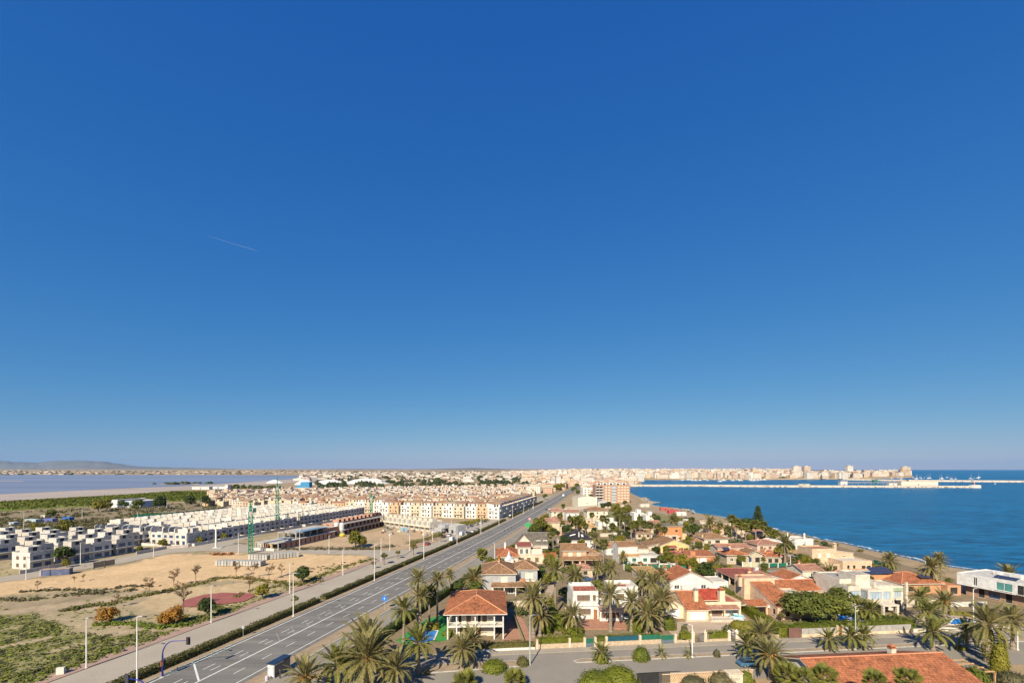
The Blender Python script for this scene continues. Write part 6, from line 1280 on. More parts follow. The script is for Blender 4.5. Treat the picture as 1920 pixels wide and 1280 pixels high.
for k, (x, y, cl, vn, nm) in enumerate([(802, 1021, RC_, 0, 'red car at the bend beside the bushes'), (832, 1007.5, DC, 0, 'dark car parked beyond the red one'), (843, 1004.5, WC, 0, 'white car parked next to the dark one'), (848, 1013, WC, 1, 'white van by the hedge on the service road'), (866, 1003, WC, 1, 'white delivery van parked in the row by the hedge'), (880, 1001, DC, 0, 'dark car in the hedge-side row'), (887, 997, WC, 0, 'white car in the hedge-side row'), (895, 993.5, SC, 0, 'silver car in the hedge-side row'), (875, 990, WC, 0, 'white car in the far row of the service road'), (884, 987, BC, 0, 'blue car in the far row of the service road'), (894, 984, SC, 0, 'silver car in the far row of the service road'), (902, 981, WC, 0, 'second white car in the far row of the service road'), (910, 978, DC, 0, 'dark car in the far row of the service road'),
    (957, 969, WC, 1, 'white lorry-like van beside the shaded houses'), (970, 963, SC, 0, 'silver car near the shaded houses'), (978, 960, WC, 0, 'white car near the shaded houses'), (986, 957, DC, 0, 'dark car near the shaded houses'), (993, 954.5, BC, 0, 'blue car near the shaded houses'), (1000, 952, WC, 0, 'white car at the far end of the service road')]):
    car(G(x, y), RA+R(3), nm, cl, bool(vn), False, 'cars on the service road')
p = ray_line(1373.5, 8.6); root = tag(empty('scooter', (p[0], p[1], 0), R(60)), 'white motor scooter standing behind the narrow barred gateway', 'scooter'); mb = MB(); mb.lathe([(0, -.06), (.15, -.06), (.24, -.05), (.24, .05), (.15, .06), (0, .06)], 12); wm = mb.mesh('wheel', DKM)
for x in (-.62, .62): link('wheel', wm, root, (x, 0, .24), (R(90), 0, 0))
mb = MB(); mb.tube([(-.62, 0, .45), (-.25, 0, .5), (-.1, 0, .3), (.35, 0, .3), (.55, 0, .6), (.5, 0, 1.0)], [.18, .2, .13, .12, .14, .06], 8); mb.build('body', paint((.62, .62, .62), .3), root); mb = MB(); mb.box(-.75, -.15, .68, -.05, .15, .78); mb.build('seat', DKM, root); mb = MB(); mb.tube([(.46, -.32, 1.0), (.5, 0, 1.02), (.46, .32, 1.0)], .03, 5); mb.build('handlebar', DKM, root); mb = MB(); mb.box(.52, -.2, .75, .56, .2, 1.3); mb.build('windshield', glassmat((.3, .32, .33)), root)
# ---------------------------------------------------------------- vacant lot left of the road
def inpoly(x, y, P_):
    c = False
    for i in range(len(P_)):
        (x0, y0), (x1, y1) = P_[i-1], P_[i]
        if (y0 > y) != (y1 > y) and x < (x1-x0)*(y-y0)/(y1-y0)+x0: c = not c
    return c
def topx(X, Y): return CX+F*X/Y, HY+H*F/Y
def fbm(X, Y, s, k=0): return noise.fractal(Vector((X*s, Y*s, k)), .6, 2.1, 5)
SANDP = [(-80, 1102), (60, 1084), (150, 1072), (240, 1058), (330, 1040), (400, 1036), (470, 1042), (600, 1041), (690, 1041), (690, 1056), (640, 1072), (560, 1088), (500, 1092), (440, 1088), (380, 1090), (300, 1108), (210, 1104), (100, 1108), (-80, 1122)]
PLAYP = [(240, 1132), (300, 1112), (400, 1096), (480, 1094), (540, 1098), (500, 1112), (420, 1150), (330, 1142), (290, 1146)]
GREENP = [(-80, 1290), (-80, 1150), (60, 1150), (110, 1170), (170, 1196), (300, 1194), (250, 1215), (120, 1290)]
TRACKS = [[(75, 1140), (90, 1152), (118, 1165), (135, 1176), (190, 1185), (290, 1180), (345, 1175)], [(75, 1140), (110, 1136), (160, 1130), (200, 1124), (260, 1112)], [(-40, 1158), (30, 1144), (90, 1138)], [(-40, 1220), (60, 1204), (110, 1192)], [(100, 1222), (140, 1212), (165, 1208)]]
def seg_d(x, y, a, b):
    ax, ay = a; bx, by = b; dx, dy = bx-ax, by-ay; t = max(0, min(1, ((x-ax)*dx+(y-ay)*dy)/(dx*dx+dy*dy+1e-9))); return math.hypot((x-ax-t*dx), (y-ay-t*dy)*2.2)
def lot_col(X, Y):
    """bare ground colour and greenness of the vacant lot"""
    px, py = topx(X, Y); n = fbm(X, Y, .06); n2 = fbm(X, Y, .25, 5); qx, qy = px+14*n2, py+4*n
    soil = Vector((.335, .265, .175))*(1+.25*n); g = .0
    if inpoly(qx, qy, SANDP): soil = Vector((.53, .375, .215))*(1+.12*n)
    elif inpoly(qx, qy, PLAYP): soil = Vector((.44, .335, .20))*(1+.1*n)
    else: g = max(0, min(1, .25+1.0*n2+.5*n))*.6
    if inpoly(qx, qy, GREENP): g = max(g, max(0, min(1, .86+.55*n2)))
    s, t = road_st(X, Y) if Y < 260 else (0, -99)
    if -36-6*n < t < -28 and s < 165: g = max(g, min(1, .75+.8*n2)*(1 if s < 110 else .5))
    for tr in TRACKS:
        dd = min(seg_d(px+6*n2, py+2*n, a, b) for a, b in zip(tr, tr[1:]))
        if dd < 9: g *= max(0, dd/9-.3); soil = soil.lerp(Vector((.40, .31, .21)), .6)
    return soil, g
mb = MB(); cols = []; NS, NT = 96, 80; vs_g = []
for i in range(NS+1):
    s = 8+i*2.35; r = []
    for j in range(NT+1):
        t = -28.25-(j/NT)**1.25*165; p = road(s, t) if s < 225 else road(225, t)+road_u(225)*(s-225)
        r.append(mb.vert((p.x, p.y, .045+.10*fbm(p.x, p.y, .12, 9)*(1 if 2 < j else 0)+.07*(j > 2)))); c, g = lot_col(p.x, p.y); cols.append((*c.lerp(Vector((.20, .20, .07)), min(1, g)), 1)); vs_g.append((p.x, p.y, g))
    if i:
        for j in range(NT): mb.f.append((prev[j], r[j], r[j+1], prev[j+1])); mb.m.append(0)
    prev = r
m, N, L, b = nodemat('lot_soil'); vc = N.new('ShaderNodeVertexColor'); vc.layer_name = 'Col'; n2 = pos_noise(N, L, 1.6, 7, .75); n1 = pos_noise(N, L, .35, 5, .7)
c = mixrgb(N, L, vc.outputs[0], ramp(N, L, n2, [(.25, (.55,)*3), (.75, (1.4,)*3)]), .75, 'MULTIPLY'); c = mixrgb(N, L, c, ramp(N, L, n1, [(.3, (.8, .78, .74)), (.7, (1.15, 1.15, 1.15))]), .8, 'MULTIPLY'); L.new(c, b.inputs['Base Color']); b.inputs['Roughness'].default_value = .95; b.inputs['Specular IOR Level'].default_value = .1; bump(N, L, n2, b, .6, .2)
o = mb.build('vacant_lot', m, smooth=True); at_ = o.data.color_attributes.new('Col', 'FLOAT_COLOR', 'POINT')
for k, cc in enumerate(cols): at_.data[k].color = cc
tag(o, 'vacant lot of bare sand, tracks and weeds left of the road', kind='structure')
# weeds: nobody could count them
random.seed(41); mb = MB(); mb2 = MB()
for (X, Y, g) in vs_g:
    if Y > 190 or Y < 60: continue
    px, py = topx(X, Y)
    if px < -40 or px > 760: continue
    k = int(g*g*(9 if Y < 125 else 5)+rnd(0, .8))
    for _ in range(k):
        q = Vector((X+rnd(-1.6, 1.6), Y+rnd(-1.3, 1.3), .05)); tall = rnd(.12, .45) if g < .8 else rnd(.25, .8)
        clump(mb if random.random() < .65 else mb2, q+Vector((0, 0, tall*.4)), tall*1.3, 7, .26+.2*tall, .45, 1.1)
tag(mb.build('weeds', leafmat((.14, .175, .03), (.24, .26, .05))), 'green weeds and low scrub over the vacant lot', kind='stuff'); tag(mb2.build('dry_weeds', L_SCRUB), 'greyish dry weeds over the vacant lot', kind='stuff')
# scrub bands along the banks of the lot
def scrub_band(pts, label, n, hgt, mat, wob=1.5, leaf=.34):
    random.seed(n); mb = MB(); P_ = [Vector(p) for p in PX(pts)]; Ls = [(b-a).length for a, b in zip(P_, P_[1:])]
    for _ in range(n):
        q = rnd(0, sum(Ls)); i = 0
        while i < len(Ls)-1 and q > Ls[i]: q -= Ls[i]; i += 1
        p = P_[i].lerp(P_[i+1], q/Ls[i])+Vector((random.gauss(0, wob*.5), random.gauss(0, wob*.5))); h_ = hgt*rnd(.4, 1.2)
        clump(mb, (p.x, p.y, h_*.45+.05), h_*.8, 16, leaf, .7)
    return tag(mb.build('scrub', mat), label, kind='stuff')
scrub_band([(215, 1132), (260, 1118), (300, 1112), (360, 1098), (410, 1085), (450, 1084), (520, 1092), (560, 1098), (600, 1090)], 'scrub on the bank above the play terrace', 260, .9, L_OLIVE); scrub_band([(40, 1110), (120, 1106), (180, 1110), (230, 1100), (290, 1100)], 'thin scrub along the edge of the sand lot', 110, .7, L_SCRUB)
scrub_band([(0, 1124), (60, 1126), (130, 1116), (200, 1112), (270, 1104)], 'dark scrub line on the upper lot', 120, .8, L_SCRUB); scrub_band([(120, 1146), (170, 1136), (215, 1134)], 'green scrub beside the sandy track', 70, .9, L_OLIVE); scrub_band([(180, 1172), (240, 1170), (290, 1178), (360, 1172)], 'green scrub below the autumn bushes', 110, .9, L_WEED, 1.2)
scrub_band([(440, 1120), (470, 1108), (520, 1100), (560, 1096), (640, 1064), (700, 1048)], 'dry scrub along the footway bank', 150, .8, L_OLIVE, 1.2); scrub_band([(485, 1030), (560, 1030), (620, 1030), (700, 1030), (740, 1024)], 'scrub along the fence of the building site', 220, 1.5, L_SCRUB, 2.2); scrub_band([(770, 1020), (800, 1012), (830, 1002), (815, 1000)], 'green bushes by the red car', 130, 1.8, L_OLIVE, 3)
scrub_band([(560, 1076), (600, 1066), (640, 1060), (690, 1050)], 'stony scrub on the sand lot', 60, .5, L_SCRUB, 5); scrub_band([(860, 985), (885, 980), (905, 976), (850, 988)], 'leafy scrub in front of the terraced apartments', 110, 2.2, L_YEL, 5, .6)
sheet('play_court', PX([(338, 1139), (345, 1126), (381, 1116), (416, 1112), (440, 1112.6), (474, 1113.4), (478, 1118), (459, 1128), (412, 1134.5), (370, 1138.6)]), .3, ground_mat('court_red', [(.3, (.25, .085, .075)), (.7, (.31, .115, .10))], .3, 3, .1), 'dark red play court on the sandy terrace')
for px, s_, k, lb, nm in [((388, 1158), .98, 'dark', 'round dark green tree casting a long shadow by the footway', 'tree'), ((492, 1123), .95, 'yellow', 'olive tree with yellow skirts beside the footway', 'tree'), ((567, 1094), 1.1, 'dark', 'dark green tree by the footway below the pallets', 'tree'), ((666, 1027), 1.7, 'yellow', 'tall bright green tree on the building site', 'tree'), ((678, 1026), 1.2, 'yellow', 'smaller bright green tree beside the tall one', 'tree'), ((200, 1168), 1.15, 'autumn', 'orange autumn bush nearest the left lamp', 'bush'), ((327, 1170), 1.2, 'autumn', 'orange autumn bush right of the first orange bush', 'bush'), ((310, 1172), .9, 'autumn', 'smaller orange bush at the left of the second orange bush', 'bush')]: tree(k, px, lb, s_, name=nm, cat=nm)
for k, (px, s_) in enumerate([((344, 1143), 1.7), ((280, 1117), 1.3), ((326, 1100), 1.35), ((367, 1092), 1.35), ((443, 1082), 1.25), ((475, 1084), 1.25), ((504, 1087), 1.3), ((528, 1080), 1.0), ((468, 1112), 1.3), ((217, 1140), .9), ((70, 1106), .7), ((140, 1092), .6), ((156, 1090), .6)]):
    tree('bare', px, 'leafless winter tree on the vacant lot, %s from the left' % ORD[sorted([344, 280, 326, 367, 443, 475, 504, 528, 468, 217, 70, 140, 156]).index(px[0])], s_, group='bare trees on the vacant lot')
for k, (px, s_) in enumerate([((553, 1138), .9), ((720, 1058), 1.3), ((746, 1047), 1.0), ((775, 1040), 1.4), ((826, 1016), 1.3), ((700, 1066), .8)]): tree('street', px, 'sapling beside the pale service road, %s from the left' % ORD[sorted([553, 720, 746, 775, 826, 700]).index(px[0])], s_, group='saplings on the service road')

# ---------------------------------------------------------------- the left side street and the site road
STREET_L = [(-120, 1106), (0, 1083), (34, 1077), (107, 1062), (170, 1052), (234, 1044), (306, 1030), (350, 1024), (387, 1018), (437, 1008), (520, 988), (620, 968), (630, 970), (530, 992), (440, 1016), (475, 1027), (560, 1029), (637, 1030.6), (737, 1032), (775, 1030), (760, 1040), (712, 1049), (675, 1039.5), (600, 1039), (562, 1037.5), (470, 1037), (437, 1035), (387, 1032.5), (325, 1036.5), (287, 1044), (237, 1055), (125, 1072), (50, 1086), (0, 1092), (-120, 1120)]
sheet('side_street', PX(STREET_L), .19, ASPH2, 'pale side street passing the white townhouses')
for k, (px, top, lb) in enumerate([((49, 1087), 1046, 'white lamp post at the kerb left of the container'), ((151, 1058), 1017, 'white lamp post before the second townhouse'), ((288, 1044), 1016, 'white lamp post at the bend of the side street'), ((447, 1037), 1000, 'thin lamp post left of the near crane'), ((562, 1031), 992, 'lamp post before the concrete frame'), ((617, 1038), 1004, 'lamp post right of the concrete frame'), ((731, 1032), 998, 'lamp post at the site corner'), ((827, 1008), 975, 'lamp post by the parked dark car'), ((45, 985), 958, 'lamp post in the scrubland, left'), ((154, 974), 951, 'lamp post in the scrubland, right'), ((44, 1008), 983, 'lamp post behind the front townhouses'), ((134, 1003), 985, 'short lamp post behind the front townhouses'), ((258, 976), 962, 'lamp post beyond the twin rows'), ((313, 955), 937, 'lamp post near the green nets, left'), ((377, 952), 934, 'lamp post near the green nets, right')]): lamp(px, top, lb, .8, R(-14), group='side street lamps')
p = G(405, 1027); root = tag(empty('billboard_mast', p), 'tall white mast with flat T-shaped head at the street bend', 'mast'); mb = MB(); mb.lathe([(.8, 0), (.8, .5), (.45, .6), (.35, 9.2), (0, 9.2)], 10); mb.build('pole', POLE, root); mb = MB(); mb.box(-3.2, -.5, 9.2, 3.0, .5, 10.0); mb.build('head', paint((.62, .58, .5)), root); mb = MB(); mb.box(-.9, -1.6, 0, 3.2, 1.6, .4); mb.build('plinth', KERB, root)
p = G(96, 1078); root = tag(empty('container', p, R(18)), 'blue and white site container with pale end at the kerb', 'container'); mb = MB(); mb.box(-2.4, -1.0, .1, 5.6, 1.2, 2.2); mb.build('body', paint((.09, .11, .20), .6, .5, .8), root); mb = MB(); mb.box(-2.6, -1.05, .1, -2.41, 1.25, 2.3); mb.build('door', paint((.56, .52, .46)), root); mb = MB(); mb.box(-2.5, -1.1, 2.2, 5.7, 1.3, 2.35); mb.build('roof', paint((.36, .27, .2)), root)
fence_px([(176, 1067), (216, 1060)], 2.6, paint((.27, .22, .17), .8, .3), 'brown mesh fence in front of the third townhouse', z0=.5, every=2.5, posts=DKM, th=.03); fence_px([(250, 972), (330, 967), (425, 957)], 3.0, paint((.01, .13, .10), .7, .3), 'green sports netting behind the townhouses', z0=.2, every=7, th=.08)

# ---------------------------------------------------------------- white townhouses
RT = R(76)                                                          # street direction; a house turned by this faces the street
TU = Vector((.2419, .9703, 0)); TN = Vector((.9703, -.2419, 0))
def far_house(name, pos, rz, spec, label, cat='house', group=None):
    """spec: cached list of (part name, mesh, local location); copies share the mesh data"""
    root = tag(empty(name, pos, rz), label, cat, group)
    for nm, me, loc, sub in spec:
        o = link(nm, me, root, loc[:3], (0, 0, loc[3] if len(loc) > 3 else 0))
        for sn, sm in sub: link(sn, sm, o, (0, .03, 0))
    return root
def spec_of(build):
    """build a house once with the House kit, read its parts as a reusable spec and drop the original"""
    h = House('tmp', (960, 1200), 'tmp', rz=0); build(h); out = []
    for o in list(h.root.children):
        subs = [(c.name.split('.')[0], c.data) for c in o.children if c.name.startswith(('pane', 'panel'))]; out.append((o.name.split('.')[0], o.data, (*o.location, o.rotation_euler.z), subs))
        for c in list(o.children): bpy.data.objects.remove(c)
    for o in list(h.root.children): bpy.data.objects.remove(o)
    bpy.data.objects.remove(h.root); return out
TW = (.52, .495, .455); TW2 = (.47, .435, .39)
def th_a(v, tone=(1, 1, 1)):
    TW = tuple(a*b for a, b in zip((.52, .495, .455), tone)); TW2 = tuple(c*.9 for c in TW)
    def f(h):
        h.block(0, 0, 7.2, 9.5, 6.4, TW, ('flat', .6, (.46, .43, .38)), [('F', [2.2], 3.6, 2.6, 1.5, 'n'), ('F', [5.4], 3.6, 1.6, 1.5, 'n'), ('F', [2.2], .7, 2.6, 1.6, 'n'), ('F', [5.4], .5, 1.8, 1.9, 'n'), ('L', [3.0, 6.8], 3.6, 1.5, 1.3, 'b'), ('L', [3.0, 6.8], .8, 1.5, 1.4, 'b')])
        h.block(1.2+v, 3.0, 4.0, 4.6, 2.3, TW2, ('flat', .25, (.5, .47, .42)), [('F', [2], .2, 1.4, 1.8, 'k')], z0=5.9, name='roof_room'); h.box('slab', -.3, -.9, 3.05, 7.4, 0, 3.3, TW); h.box('parapet', .2, .2, 6.0, 7.0, .35, 6.9, TW2); h.box('solar_tank', 5.6, 6.5, 5.9, 6.8, 8.0, 6.7, (.5, .52, .55))
    return spec_of(f)
def th_b(v, tone=(1, 1, 1)):
    TW = tuple(a*b for a, b in zip((.52, .495, .455), tone)); TW2 = tuple(c*.9 for c in TW)
    def f(h):
        h.block(0, 0, 7.4, 10, 6.2, TW, ('flat', .5, (.48, .45, .41)), [('F', [1.8], 3.7, 1.6, 1.3, 'n'), ('F', [5.4], 3.7, 2.2, 1.3, 'n'), ('F', [2.0], .5, 2.0, 1.9, 'k'), ('F', [5.6], .5, 1.6, 1.9, 'n'), ('L', [2.4, 6.8], 3.6, 1.5, 1.2, 'b'), ('L', [2.4, 6.8], .6, 1.5, 1.6, 'b')])
        h.block(.8, 5.0, 4.6, 4.4, 2.4, TW2, ('flat', .2, (.45, .43, .4)), [('F', [2.2], .2, 1.3, 1.8, 'k')], z0=5.7, name='roof_room')
        for x in ((.0, 3.6) if v else (.0,)):                       # sail-shaped fin wall on the roof
            mb = MB(); pr = [(.0, 5.7), (5.6, 5.7), (5.6, 6.6), (3.2, 8.6), (1.0, 8.8), (0, 8.2)]
            for s in (0, .3): mb.face([(x+s, y, z) for y, z in (pr if s else pr[::-1])])
            for (a, c), (e, g) in zip(pr, pr[1:]+pr[:1]): mb.face([(x, a, c), (x, e, g), (x+.3, e, g), (x+.3, a, c)])
            mb.build('fin_wall', paint(TW, .85), h.root)
        h.panels(4.0, 6.2, 5.9, 2, 1, 30); h.railing(3.8, 7.2, .3, 5.7, .9, (.5, .52, .53), solid=True); h.box('patio_wall', -.1, -4.2, 0, 7.5, -4.0, 1.4, TW); h.box('patio_wall', -.1, -4.0, 0, .1, 0, 1.4, TW)
    return spec_of(f)
TONES = [(1, 1, 1), (.93, .90, .85), (1.04, 1.04, 1.04), (.86, .85, .84)]; TA = [th_a(.7*k, TONES[k]) for k in range(4)]; TB = [th_b(k % 2, TONES[k]) for k in range(4)]
S0 = Vector((-179, 169, 0)); nA = 0
for k, L0 in enumerate((0, 13, 20.4, 29.6)):                        # front row along the street
    p = S0+TU*L0; far_house('townhouse', p, RT, TA[k % 4], 'flat-roofed white townhouse on the near side street, %s from the left edge' % ORD[k], group='flat-roofed townhouses in the front block')
for r in range(1, 6):
    for k in range(8):
        p = S0+TU*(8+k*8.6+(r % 2)*2)-TN*(r*16.5); px = CX+F*p.x/p.y; fx = CX+F*(p+TU*7).x/(p+TU*7).y
        if fx < -15 or px > 330 or (px > 130 and k > 5): continue
        if p.y > 228: continue
        far_house('townhouse', p, RT, TA[(k*3+r) % 4], 'flat-roofed white townhouse, %s row behind the front block, %s along' % (ORD[r], ORD[k]), group='flat-roofed townhouses in the front block')
S1 = Vector((-157.8, 220.7, 0))
for k in range(8):                                                  # row that faces the camera
    p = S1-TN*(8.0+k*7.5)+TU*.5; far_house('townhouse', p, R(-14), TB[(k*3) % 4], 'white townhouse with sail-shaped roof fin facing the open lot, %s from the street corner' % ORD[k], group='townhouses with roof fins')
for k in range(20):
    p = S1+TU*(1+k*7.6+(3 if k > 9 else 0))-TN*.5; far_house('townhouse', p, RT, TB[(k*5+k//3) % 4], 'white townhouse with roof fin in the shaded street row, %s from the corner' % ORD[k], group='townhouses with roof fins')
for r in range(1, 5):
    for k in range(18):
        p = S1+TU*(16+k*7.7+r*2)-TN*(r*17.5+6); far_house('townhouse', p, RT, TB[(k*5+r+k//4) % 4], 'finned white townhouse, %s row behind the shaded street row, %s along' % (ORD[r-1], ORD[k]), group='townhouses with roof fins')
for p0_, p1_, lb in [((36, 1077), (140, 1058), 'low pinkish wall before the front townhouses'), ((255, 1040), (312, 1029), 'low wall at the bend before the finned townhouses'), ((300, 1030), (352, 1026), 'cream garden wall of the corner townhouse'), ((352, 1025), (440, 1009), 'shaded garden wall along the finned street row')]: fence_px([p0_, p1_], 1.5, paint((.50, .43, .38)), lb, cat='wall', every=6, th=.25)
for px, s_, k, lb in [((120, 1060), 1.5, 'dark', 'dark leafy tree between the first two front townhouses'), ((124, 1064), .7, 'yellow', 'small yellow-green tree at the townhouse gate'), ((306, 1027), .9, 'yellow', 'yellow-green tree by the corner townhouse'), ((374, 1020), .8, 'yellow', 'yellow-green tree before the shaded street row, left'), ((420, 1012), .8, 'yellow', 'yellow-green tree before the shaded street row, right'), ((262, 1036), .7, 'round', 'small tree at the end of the front townhouses')]: tree(k, px, lb, s_)
car(G(423, 1012.5), RT, 'silver car parked in the shaded townhouse street', SC, False, False, 'cars left of the road'); car(G(436, 1010), RT, 'dark car parked ahead of the silver one', DC, False, False, 'cars left of the road')

# ---------------------------------------------------------------- building site
def crane(px, top, label):
    p = G(*px); hg = (px[1]-top)*p.y/F; root = tag(empty('tower_crane', p, -math.atan2(p.x, p.y)), label, 'crane', 'green tower cranes'); GR = paint((.015, .20, .12), .5, .2); w = .8; n = int(hg/1.8); nm_ = int(hg*.8/1.8)
    mb = MB()
    for a in (-w, w):
        for b_ in (-w, w): mb.box(a-.17, b_-.17, 0, a+.17, b_+.17, nm_*1.8)
    mb.build('mast', GR, root); mb = MB(); c4 = [(-w, -w), (w, -w), (w, w), (-w, w)]
    for k in range(4):
        a, b_ = c4[k], c4[(k+1) % 4]; mb.tube([(*a, 0), (*b_, 0)], .1, 4); mb.tube([(*a, 0), (*b_, 1.8)], .1, 4)
    me = mb.mesh('brace', GR)
    for k in range(nm_): link('brace', me, root, (0, 0, k*1.8))
    z = nm_*1.8; mb = MB(); mb.box(-1.0, -1.0, z, 1.0, 1.0, z+.5); mb.build('slewing_ring', GR, root); mb = MB(); mb.box(.9, -1.6, z+.3, 2.2, .2, z+2.2); cab = mb.build('cab', GR, root); mb = MB(); mb.box(.95, -1.63, z+.9, 2.15, -1.605, z+2.0); mb.build('pane', glassmat((.03, .04, .05)), cab)
    mb = MB(); mb.tube([(-.6, -.6, z+.5), (0, 0, hg)], .1, 4); mb.tube([(.6, -.6, z+.5), (0, 0, hg)], .1, 4); mb.tube([(0, .7, z+.5), (0, 0, hg)], .1, 4)
    for k in range(3): q = (k+1)/4; mb.tube([(-.6*(1-q), -.6*(1-q), z+.5+(hg-z-.5)*q), (.6*(1-q), -.6*(1-q), z+.5+(hg-z-.5)*q)], .06, 4)
    mb.build('apex', GR, root); mb = MB(); jl = hg*1.05; zj = z+1.6
    for dx, dz in ((-.5, 0), (.5, 0), (0, .9)): mb.tube([(dx, 1.0, zj+dz), (dx*.6, jl, zj+dz*.6)], .07, 4)
    for k in range(int(jl/1.6)): y = 1+k*1.6; mb.tube([(-.5, y, zj), (0, y+.8, zj+.8), (.5, y+1.6, zj)], .045, 3)
    mb.tube([(0, 0, hg), (0, jl*.7, zj+.8)], .04, 3); mb.build('jib', GR, root); mb = MB(); mb.box(-.6, -8.5, zj-.1, .6, -.8, zj+.15); mb.build('counter_jib', GR, root); mb = MB(); mb.box(-.7, -8.4, zj-1.8, .7, -6.6, zj-.1); mb.build('counterweight', paint((.4, .38, .35)), root)
crane((470, 1037), 935, 'green tower crane nearest the pallets'); crane((520, 993), 892, 'tallest green tower crane behind the concrete frame'); crane((696, 987), 917, 'green tower crane beside the brick shell')
CONC = paint((.40, .375, .34), .9, .25, 1.5); BRK2 = (.42, .23, .16)
h = House('concrete_frame', (478, 1030), 'unfinished concrete frame with blue sheeting on its slabs', 'building site', -14)
for z_ in (.3, 3.2): h.box('slab', 0, 0, z_, 13, 46 if z_ < 1 else 44, z_+.3, None, CONC)
h.box('slab', 0, 14, 6.1, 11, 40, 6.35, None, CONC)
me = None
for i in range(4):
    for j in range(9): mb = MB(); mb.box(-.2, -.2, 0, .2, .2, 2.6); me = me or mb.mesh('column', CONC); link('column', me, h.root, (.4+i*4.05, .4+j*5.2, .6)); (link('column', me, h.root, (.4+i*3.4, 14.4+(j-3)*5.2, 3.5)) if 3 <= j <= 7 else None)
for x, w_, cl in ((8.2, 1.2, (.45, .27, .04)), (1.0, 2.4, (.42, .4, .36)), (5, 2.2, (.40, .2, .13))): h.box('infill', x, .3, .6, x+w_, .5, 3.0, cl)
h.box('sheeting', 8, 16, 6.4, 12.5, 34, 6.55, (.13, .24, .36)); h.box('sheeting', 2, 12, 3.55, 6, 13.8, 3.7, (.13, .24, .36)); h.box('shutter_wall', -.4, -1.6, 0, 12, -1.3, 1.3, (.52, .5, .46))
for k in range(12): h.box('infill', 12.6, 2+k*3.4, .6, 12.8, 4.6+k*3.4, 3.1, BRK2)
h = House('brick_shell', (644, 1003), 'red brick shell of unfinished terraced flats', 'building site', 76)
for f in range(2):
    h.block(0, 1.2*f, 50, 12, 3.1, paint(BRK2, .9, .3, 1.5), ('flat', .1, (.4, .36, .32)), [('F', [2.4+4.2*k for k in range(12)], .2, 2.6, 2.3, 'k'), ('L', [3, 7], .4, 1.8, 2.0, 'k')], z0=3.2*f+.1)
    h.box('slab', -.3, -1.3, 3.2*f+3.05, 50.3, 0, 3.2*f+3.3, None, CONC)
for k in range(11): h.block(1.5+k*4.4, 4, 2.2, 4, 2.2, paint(BRK2, .9, .3, 1.5), ('flat', .1, (.4, .36, .32)), [('F', [1.1], .3, 1.0, 1.5, 'k')], z0=6.4, name='roof_room')
h.block(-16, 2, 15, 10, 5.4, paint((.42, .21, .13), .9, .3), ('flat', .1), [('L', [2, 5, 8], .4, 1.6, 2.2, 'k'), ('F', [3, 8, 12], .4, 1.8, 2.2, 'k')])
h = House('apartment_block', (713, 986), 'new white two-storey flats with long balconies on the building site', 'building', -40)
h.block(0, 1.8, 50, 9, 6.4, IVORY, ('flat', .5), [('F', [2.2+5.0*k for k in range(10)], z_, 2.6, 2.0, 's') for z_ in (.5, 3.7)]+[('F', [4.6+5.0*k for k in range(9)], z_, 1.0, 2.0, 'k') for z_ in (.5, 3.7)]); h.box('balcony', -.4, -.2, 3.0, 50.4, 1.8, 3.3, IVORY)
for k in range(11): h.box('fin', 5*k-.12, -.1, .0, 5*k+.12, 1.7, 6.4, IVORY); (h.block(5*k+.6, 3, 3.2, 4, 2.0, IVORY, ('flat', .2), [], z0=5.9, name='roof_room') if k < 10 else None)
h.railing(0, 50, -.15, 3.3, .8, IVORY, solid=True); h.box('stair', 51, 0, 0, 57, 4, 1.6, GREYW); h.box('stair', 53, 1, 1.6, 59, 5, 3.4, GREYW); h.box('stair', 55, 2, 3.4, 61, 6, 5.4, GREYW)
h.block(57, 5, 10, 8, 5.2, GREYW, ('flat', .3), [('F', [3, 7], .5, 1.8, 2, 'k')])
# silos, container, materials
for k, (x, lb) in enumerate(((631, 'left'), (641, 'right'))):
    root = tag(empty('silo', G(x, 1003)), 'white cement silo beside the brick shell, %s one' % lb, 'silo', 'cement silos'); mb = MB(); mb.lathe([(.3, 1.2), (1.3, 3.0), (1.35, 6.6), (.9, 7.2), (0, 7.3)], 14); mb.build('tank', paint((.55, .57, .58), .5), root)
    for a in range(4): mb = MB(); mb.tube([(1.0*math.cos(a*1.57+.78), 1.0*math.sin(a*1.57+.78), 0), (1.0*math.cos(a*1.57+.78), 1.0*math.sin(a*1.57+.78), 3.0)], .09, 5); mb.build('leg', paint((.5, .5, .5)), root)
def simple_box(name, px, az, dims, col, label, cat, extra=None):
    root = tag(empty(name, G(*px), az), label, cat); w_, d_, h_ = dims; mb = MB(); mb.box(-w_/2, -d_/2, .1, w_/2, d_/2, h_); mb.build('body', paint(col, .7, .3), root); mb = MB(); mb.box(-w_/2-.08, -d_/2-.08, h_, w_/2+.08, d_/2+.08, h_+.12); mb.build('roof', paint(tuple(min(1, c*1.2+.03) for c in col)), root); mb = MB(); mb.box(-.5, -d_/2-.04, .1, .5, -d_/2-.005, min(2.1, h_*.85)); mb.build('door', paint(tuple(c*.5 for c in col)), root); return root
simple_box('container', (598, 1011), R(30), (5, 2.4, 2.5), (.30, .03, .05), 'dark red site container below the concrete slabs', 'container'); simple_box('container', (655, 996), R(40), (7, 2.4, 2.6), (.30, .36, .42), 'blue-grey site container right of the silos', 'container'); simple_box('site_hut', (852, 998), R(10), (6, 2.6, 2.7), (.55, .52, .48), 'white site hut near the parked cars', 'hut'); simple_box('site_hut', (842, 989), R(10), (7, 2.6, 2.6), (.42, .45, .48), 'grey site hut left of the white one', 'hut'); simple_box('container', (757, 996), R(20), (5, 2.4, 2.2), (.28, .38, .45), 'pale blue container on the open site', 'container')
